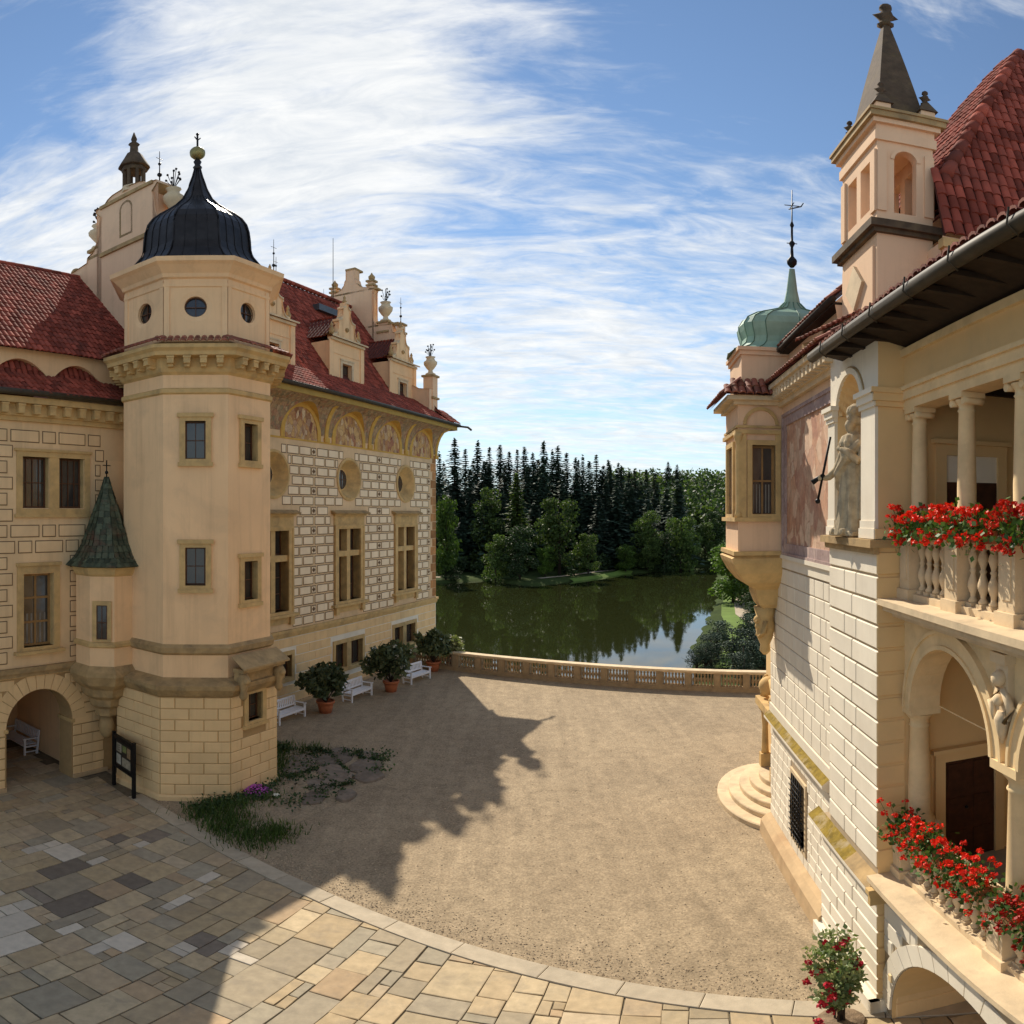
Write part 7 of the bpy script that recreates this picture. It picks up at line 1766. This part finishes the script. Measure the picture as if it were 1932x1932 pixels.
def broad_mesh(seed, H=16.0, R=5.0, n=4200, s=.5, lobes=34, low=.07):
    r = random.Random(seed); mb = MB()
    for k in range(lobes):
        f = r.random(); z = H * (low + (1 - low - .12) * f); rr = R * sqrt(max(.05, 1 - ((f - .38) / .66) ** 2)) * .78; a = r.uniform(0, 2 * pi); q = rr * sqrt(r.random()); lr = R * r.uniform(.24, .42)
        clump(mb, (cos(a) * q, sin(a) * q, z), lr, n // lobes, s, r, 1, .7, .5, (1, 1, .78))
    clump(mb, (0, 0, H * .5), R * .6, n // 8, s * 1.3, r, 1, .2)
    return mb
con_me = [conifer_mesh(100 + i, 30, (4.6, 5.2, 4.1, 4.9)[i]).mesh('crown', LF_CON) for i in range(4)]
con_tr = trunk_mesh(28, .38).mesh('trunk', BARK)
bro = {}
for key, m_ in (('dec', LF_DEC), ('drk', LF_DRK), ('lit', LF_LIT)): bro[key] = [broad_mesh(hash(key) % 7 * 0 + 300 + i * 7 + len(key) + ord(key[0]), 16, 5).mesh('crown', m_) for i in range(3)]
bro_tr = trunk_mesh(12, .35, 6, 4).mesh('trunk', BARK)
def tree(name, label, cat, x, y, top, sxy, crown, trunk, nomH, group=None, base=None):
    g = ground_h(x, y) if base is None else base; t = thing(name, label, cat, (x, y, g - .1), rnd.uniform(0, 6.28), group); h = max(1.0, top - g)
    c = link('crown', crown, t); tk = link('trunk', trunk, t); c.scale = (sxy, sxy, h / nomH); tk.scale = (max(.5, sxy), max(.5, sxy), h / nomH)
    return t
CON = [(-19.5,184.0,26.0),(-15.8,189.3,30.2),(-13.9,204.5,28.7),(-9.9,199.8,30.6),(-6.7,204.9,29.2),(-3.7,215.0,30.8),(-0.8,205.0,27.9),(1.6,210.0,28.9),(3.7,205.0,29.2),(6.0,199.9,27.1),(8.9,194.8,30.0),(12.0,204.6,28.4),(13.6,204.6,29.5),(16.6,209.3,28.0),(18.4,199.1,25.6),(21.0,203.9,26.8),(26.2,213.4,27.9),(21.8,193.8,24.1),(28.4,213.1,24.6),(33.9,237.6,25.7),(32.6,212.5,23.4),(32.4,202.4,23.6),(35.6,207.0,22.0),(38.1,211.6,23.2),(43.6,220.7,23.8),(49.3,234.9,23.5),(22.4,176.6,14.0),(28.0,182.9,16.6),(25.9,188.2,18.3),(32.3,192.3,18.0),(-7.7,189.8,23.7),(-11.3,184.7,21.4),(4.2,190.0,22.7),(7.5,199.9,25.0),(-1.8,190.0,23.2)]
ORD = 'first second third fourth fifth sixth seventh eighth ninth tenth eleventh twelfth thirteenth fourteenth fifteenth sixteenth seventeenth eighteenth nineteenth twentieth twenty-first twenty-second twenty-third twenty-fourth twenty-fifth twenty-sixth twenty-seventh twenty-eighth twenty-ninth thirtieth thirty-first thirty-second thirty-third thirty-fourth thirty-fifth'.split()
CON.sort(key=lambda c: atan2(c[0], c[1]))
for i, (x, y, top) in enumerate(CON): tree('spruce_tree', ORD[i] + ' tall spruce from the palace corner along the far shore', 'spruce', x, y, top, 1.15 + .5 * ((i * 37) % 10) / 10, con_me[i % 4], con_tr, 30, 'tall spruces beyond the lake')
r = random.Random(77); BK = []
for i in range(60):
    b = radians(r.uniform(-9, 14)); d = r.uniform(190, 238); x, y = d * sin(b), d * cos(b); BK.append((x, y, 9 + d * (.045 + .04 * r.random()) * (1.0 if b < radians(9) else .6)))
for i in range(14):
    x = -24 + i * 4.2 + r.uniform(-1, 1); BK.append((x, 176 + r.uniform(-4, 6) + max(0, x) * .6, 8 + r.uniform(0, 7)))
bw = MB()
for i, (x, y, top) in enumerate(BK):
    me = con_me[i % 4]; g = ground_h(x, y); k = (top - g) / 30; w = 1.15 + .5 * ((i * 37) % 10) / 10; a = r.uniform(0, 6.28); o = len(bw.v)
    M = Matrix.Translation((x, y, g)) @ Matrix.Rotation(a, 4, 'Z') @ Matrix.Diagonal((w, w, k, 1))
    bw.v += [tuple(M @ v.co) for v in me.vertices]; bw.f += [tuple(q + o for q in p.vertices) for p in me.polygons]; bw.m += [0] * len(me.polygons); bw.sm += [False] * len(me.polygons)
bw.build('spruce_wood', LF_CON)['kind'] = 'stuff'
for x, y, top, lab in ((74.1, 321.6, 34.2, 'left one of two spruces standing above the far wooded hill'), (78.3, 320.6, 32.9, 'right one of two spruces standing above the far wooded hill')): tree('spruce_tree', lab, 'spruce', x, y, top, 1.3, con_me[1], con_tr, 30)
tree('cone_tree', 'mid green cone-shaped tree rising behind the dark shore bush', 'tree', 1.1, 170.0, 19.3, 1.45, conifer_mesh(9, 30, 4.2, 1.3).mesh('crown', LF_DEC), con_tr, 30)
DEC = [('lit', -14.6, 151.3, 16.4, 3.4, 'bright green tree on the far shore beside the palace corner'), ('dec', -6.5, 171.9, 17.4, 4.9, 'broad mid green tree among the spruces, left of the cone-shaped tree'), ('dec', 11.2, 162.6, 15.5, 5.8, 'large round green tree in the middle of the far shore'),
       ('drk', 1.7, 151.5, 7.7, 4.2, 'dark dense tree at the water edge of the far shore'), ('dec', -3.6, 151.5, 5.6, 3.1, 'grey green bush left of the dark tree at the water edge'), ('dec', 18.1, 163.0, 5.9, 3.0, 'smaller tree just right of the large round tree'), ('lit', 7.6, 157.8, 3.2, 2.3, 'light green shrub at the foot of the large round tree'),
       ('dec', 35.6, 178.5, 11.4, 4.9, 'left tree of the round clump on the right shore of the lake'), ('dec', 44.4, 177.6, 10.8, 5.2, 'right tree of the round clump on the right shore of the lake'), ('lit', 28.5, 171.6, 2.6, 3.1, 'low light green tree at the left end of the round clump'), ('drk', 39.4, 175.7, 5.4, 4.1, 'dark low tree between the trees of the round clump'), ('dec', 34.9, 174.4, 4.4, 3.1, 'small tree at the water below the round clump'),
       ('lit', 35.2, 105.7, 6.6, 4.8, 'bright green tree beside the oriel, over the lake path'), ('dec', 36.0, 99.5, 3.4, 2.6, 'dark green tree below the oriel window, over the path'), ('dec', 57.4, 190.1, 2.4, 2.5, 'small bush at the far end of the lake'), ('dec', 56.7, 196.9, 8.0, 3.6, 'rounded tree behind the bush at the far end of the lake'), ('drk', -13.5, 151.4, -1.7, 2.3, 'low dark bush at the shore under the bright tree'), ('drk', 62.0, 205.0, 12.0, 5.0, 'dark tree at the far end of the lake, beside the oriel')]
for i, (k, x, y, top, w, lab) in enumerate(DEC): tree('broadleaf_tree', lab, 'tree' if 'bush' not in lab and 'shrub' not in lab else 'bush', x, y, top, w / 4.6, bro[k][i % 3], bro_tr, 16.2)
ym = broad_mesh(55, 16, 5, 2600, .42, 26, .04).mesh('crown', LF_CON)
YEW = [(16.6,60.5,-3.0,0.9),(17.2,59.7,-2.3,1.0),(18.2,61.4,-1.8,1.2),(20.0,65.0,-1.0,1.5),(19.6,58.9,-0.7,1.3),(19.2,54.8,-1.1,1.3),(21.4,58.2,-0.9,1.4),(20.7,54.2,-1.6,1.2),(18.0,51.5,-1.6,1.0),(22.8,62.0,.2,1.5),(23.5,56,-.4,1.4)]
for i, (x, y, top, w) in enumerate(YEW): tree('yew_bush', 'dark bushy yew just below the terrace balustrade at the right', 'yew', x, y, top, w / 3.6, ym, bro_tr, 16, 'dark yews below the terrace')
SH = [(30.6,82.9,-1.9,1.4),(29.8,77.0,-2.5,1.3),(34.8,94.7,-1.3,1.6),(34.2,87.3,-1.1,1.5),(28.6,73.0,-1.4,1.4),(27.4,78.6,-4.2,.8)]
for i, (x, y, top, w) in enumerate(SH): tree('path_shrub', 'leafy green shrub beside the gravel lake path', 'shrub', x, y, top, w / 4.2, bro['dec' if i % 2 else 'drk'][i % 3], bro_tr, 16, 'shrubs along the lake path')
# the far wooded hills: one mass
r = random.Random(9)
for nm, mt_, n_, b0, b1, d0, d1 in (('far_wood', LF_DRK, 420, 8, 30, 235, 420), ('far_wood', LF_DEC, 330, 8, 30, 230, 420), ('shore_undergrowth', LF_DRK, 120, -9, 12, 158, 190), ('left_bank_wood', LF_DRK, 160, -42, -6, 158, 240)):
    mb = MB()
    for i in range(n_):
        b = radians(r.uniform(b0, b1)); d = r.uniform(d0, d1); x, y = d * sin(b), d * cos(b); g = ground_h(x, y)
        if sdist(x, y) < 3: continue
        h = r.uniform(2, 4.5) if 'under' in nm else r.uniform(9, 15); w = h * r.uniform(.32, .5)
        clump(mb, (x, y, g + h * .55), w, 70, 1.5 if 'under' not in nm else .8, r, 1, .75, .4, (1, 1, 1.25))
    mb.build(nm, mt_)['kind'] = 'stuff'
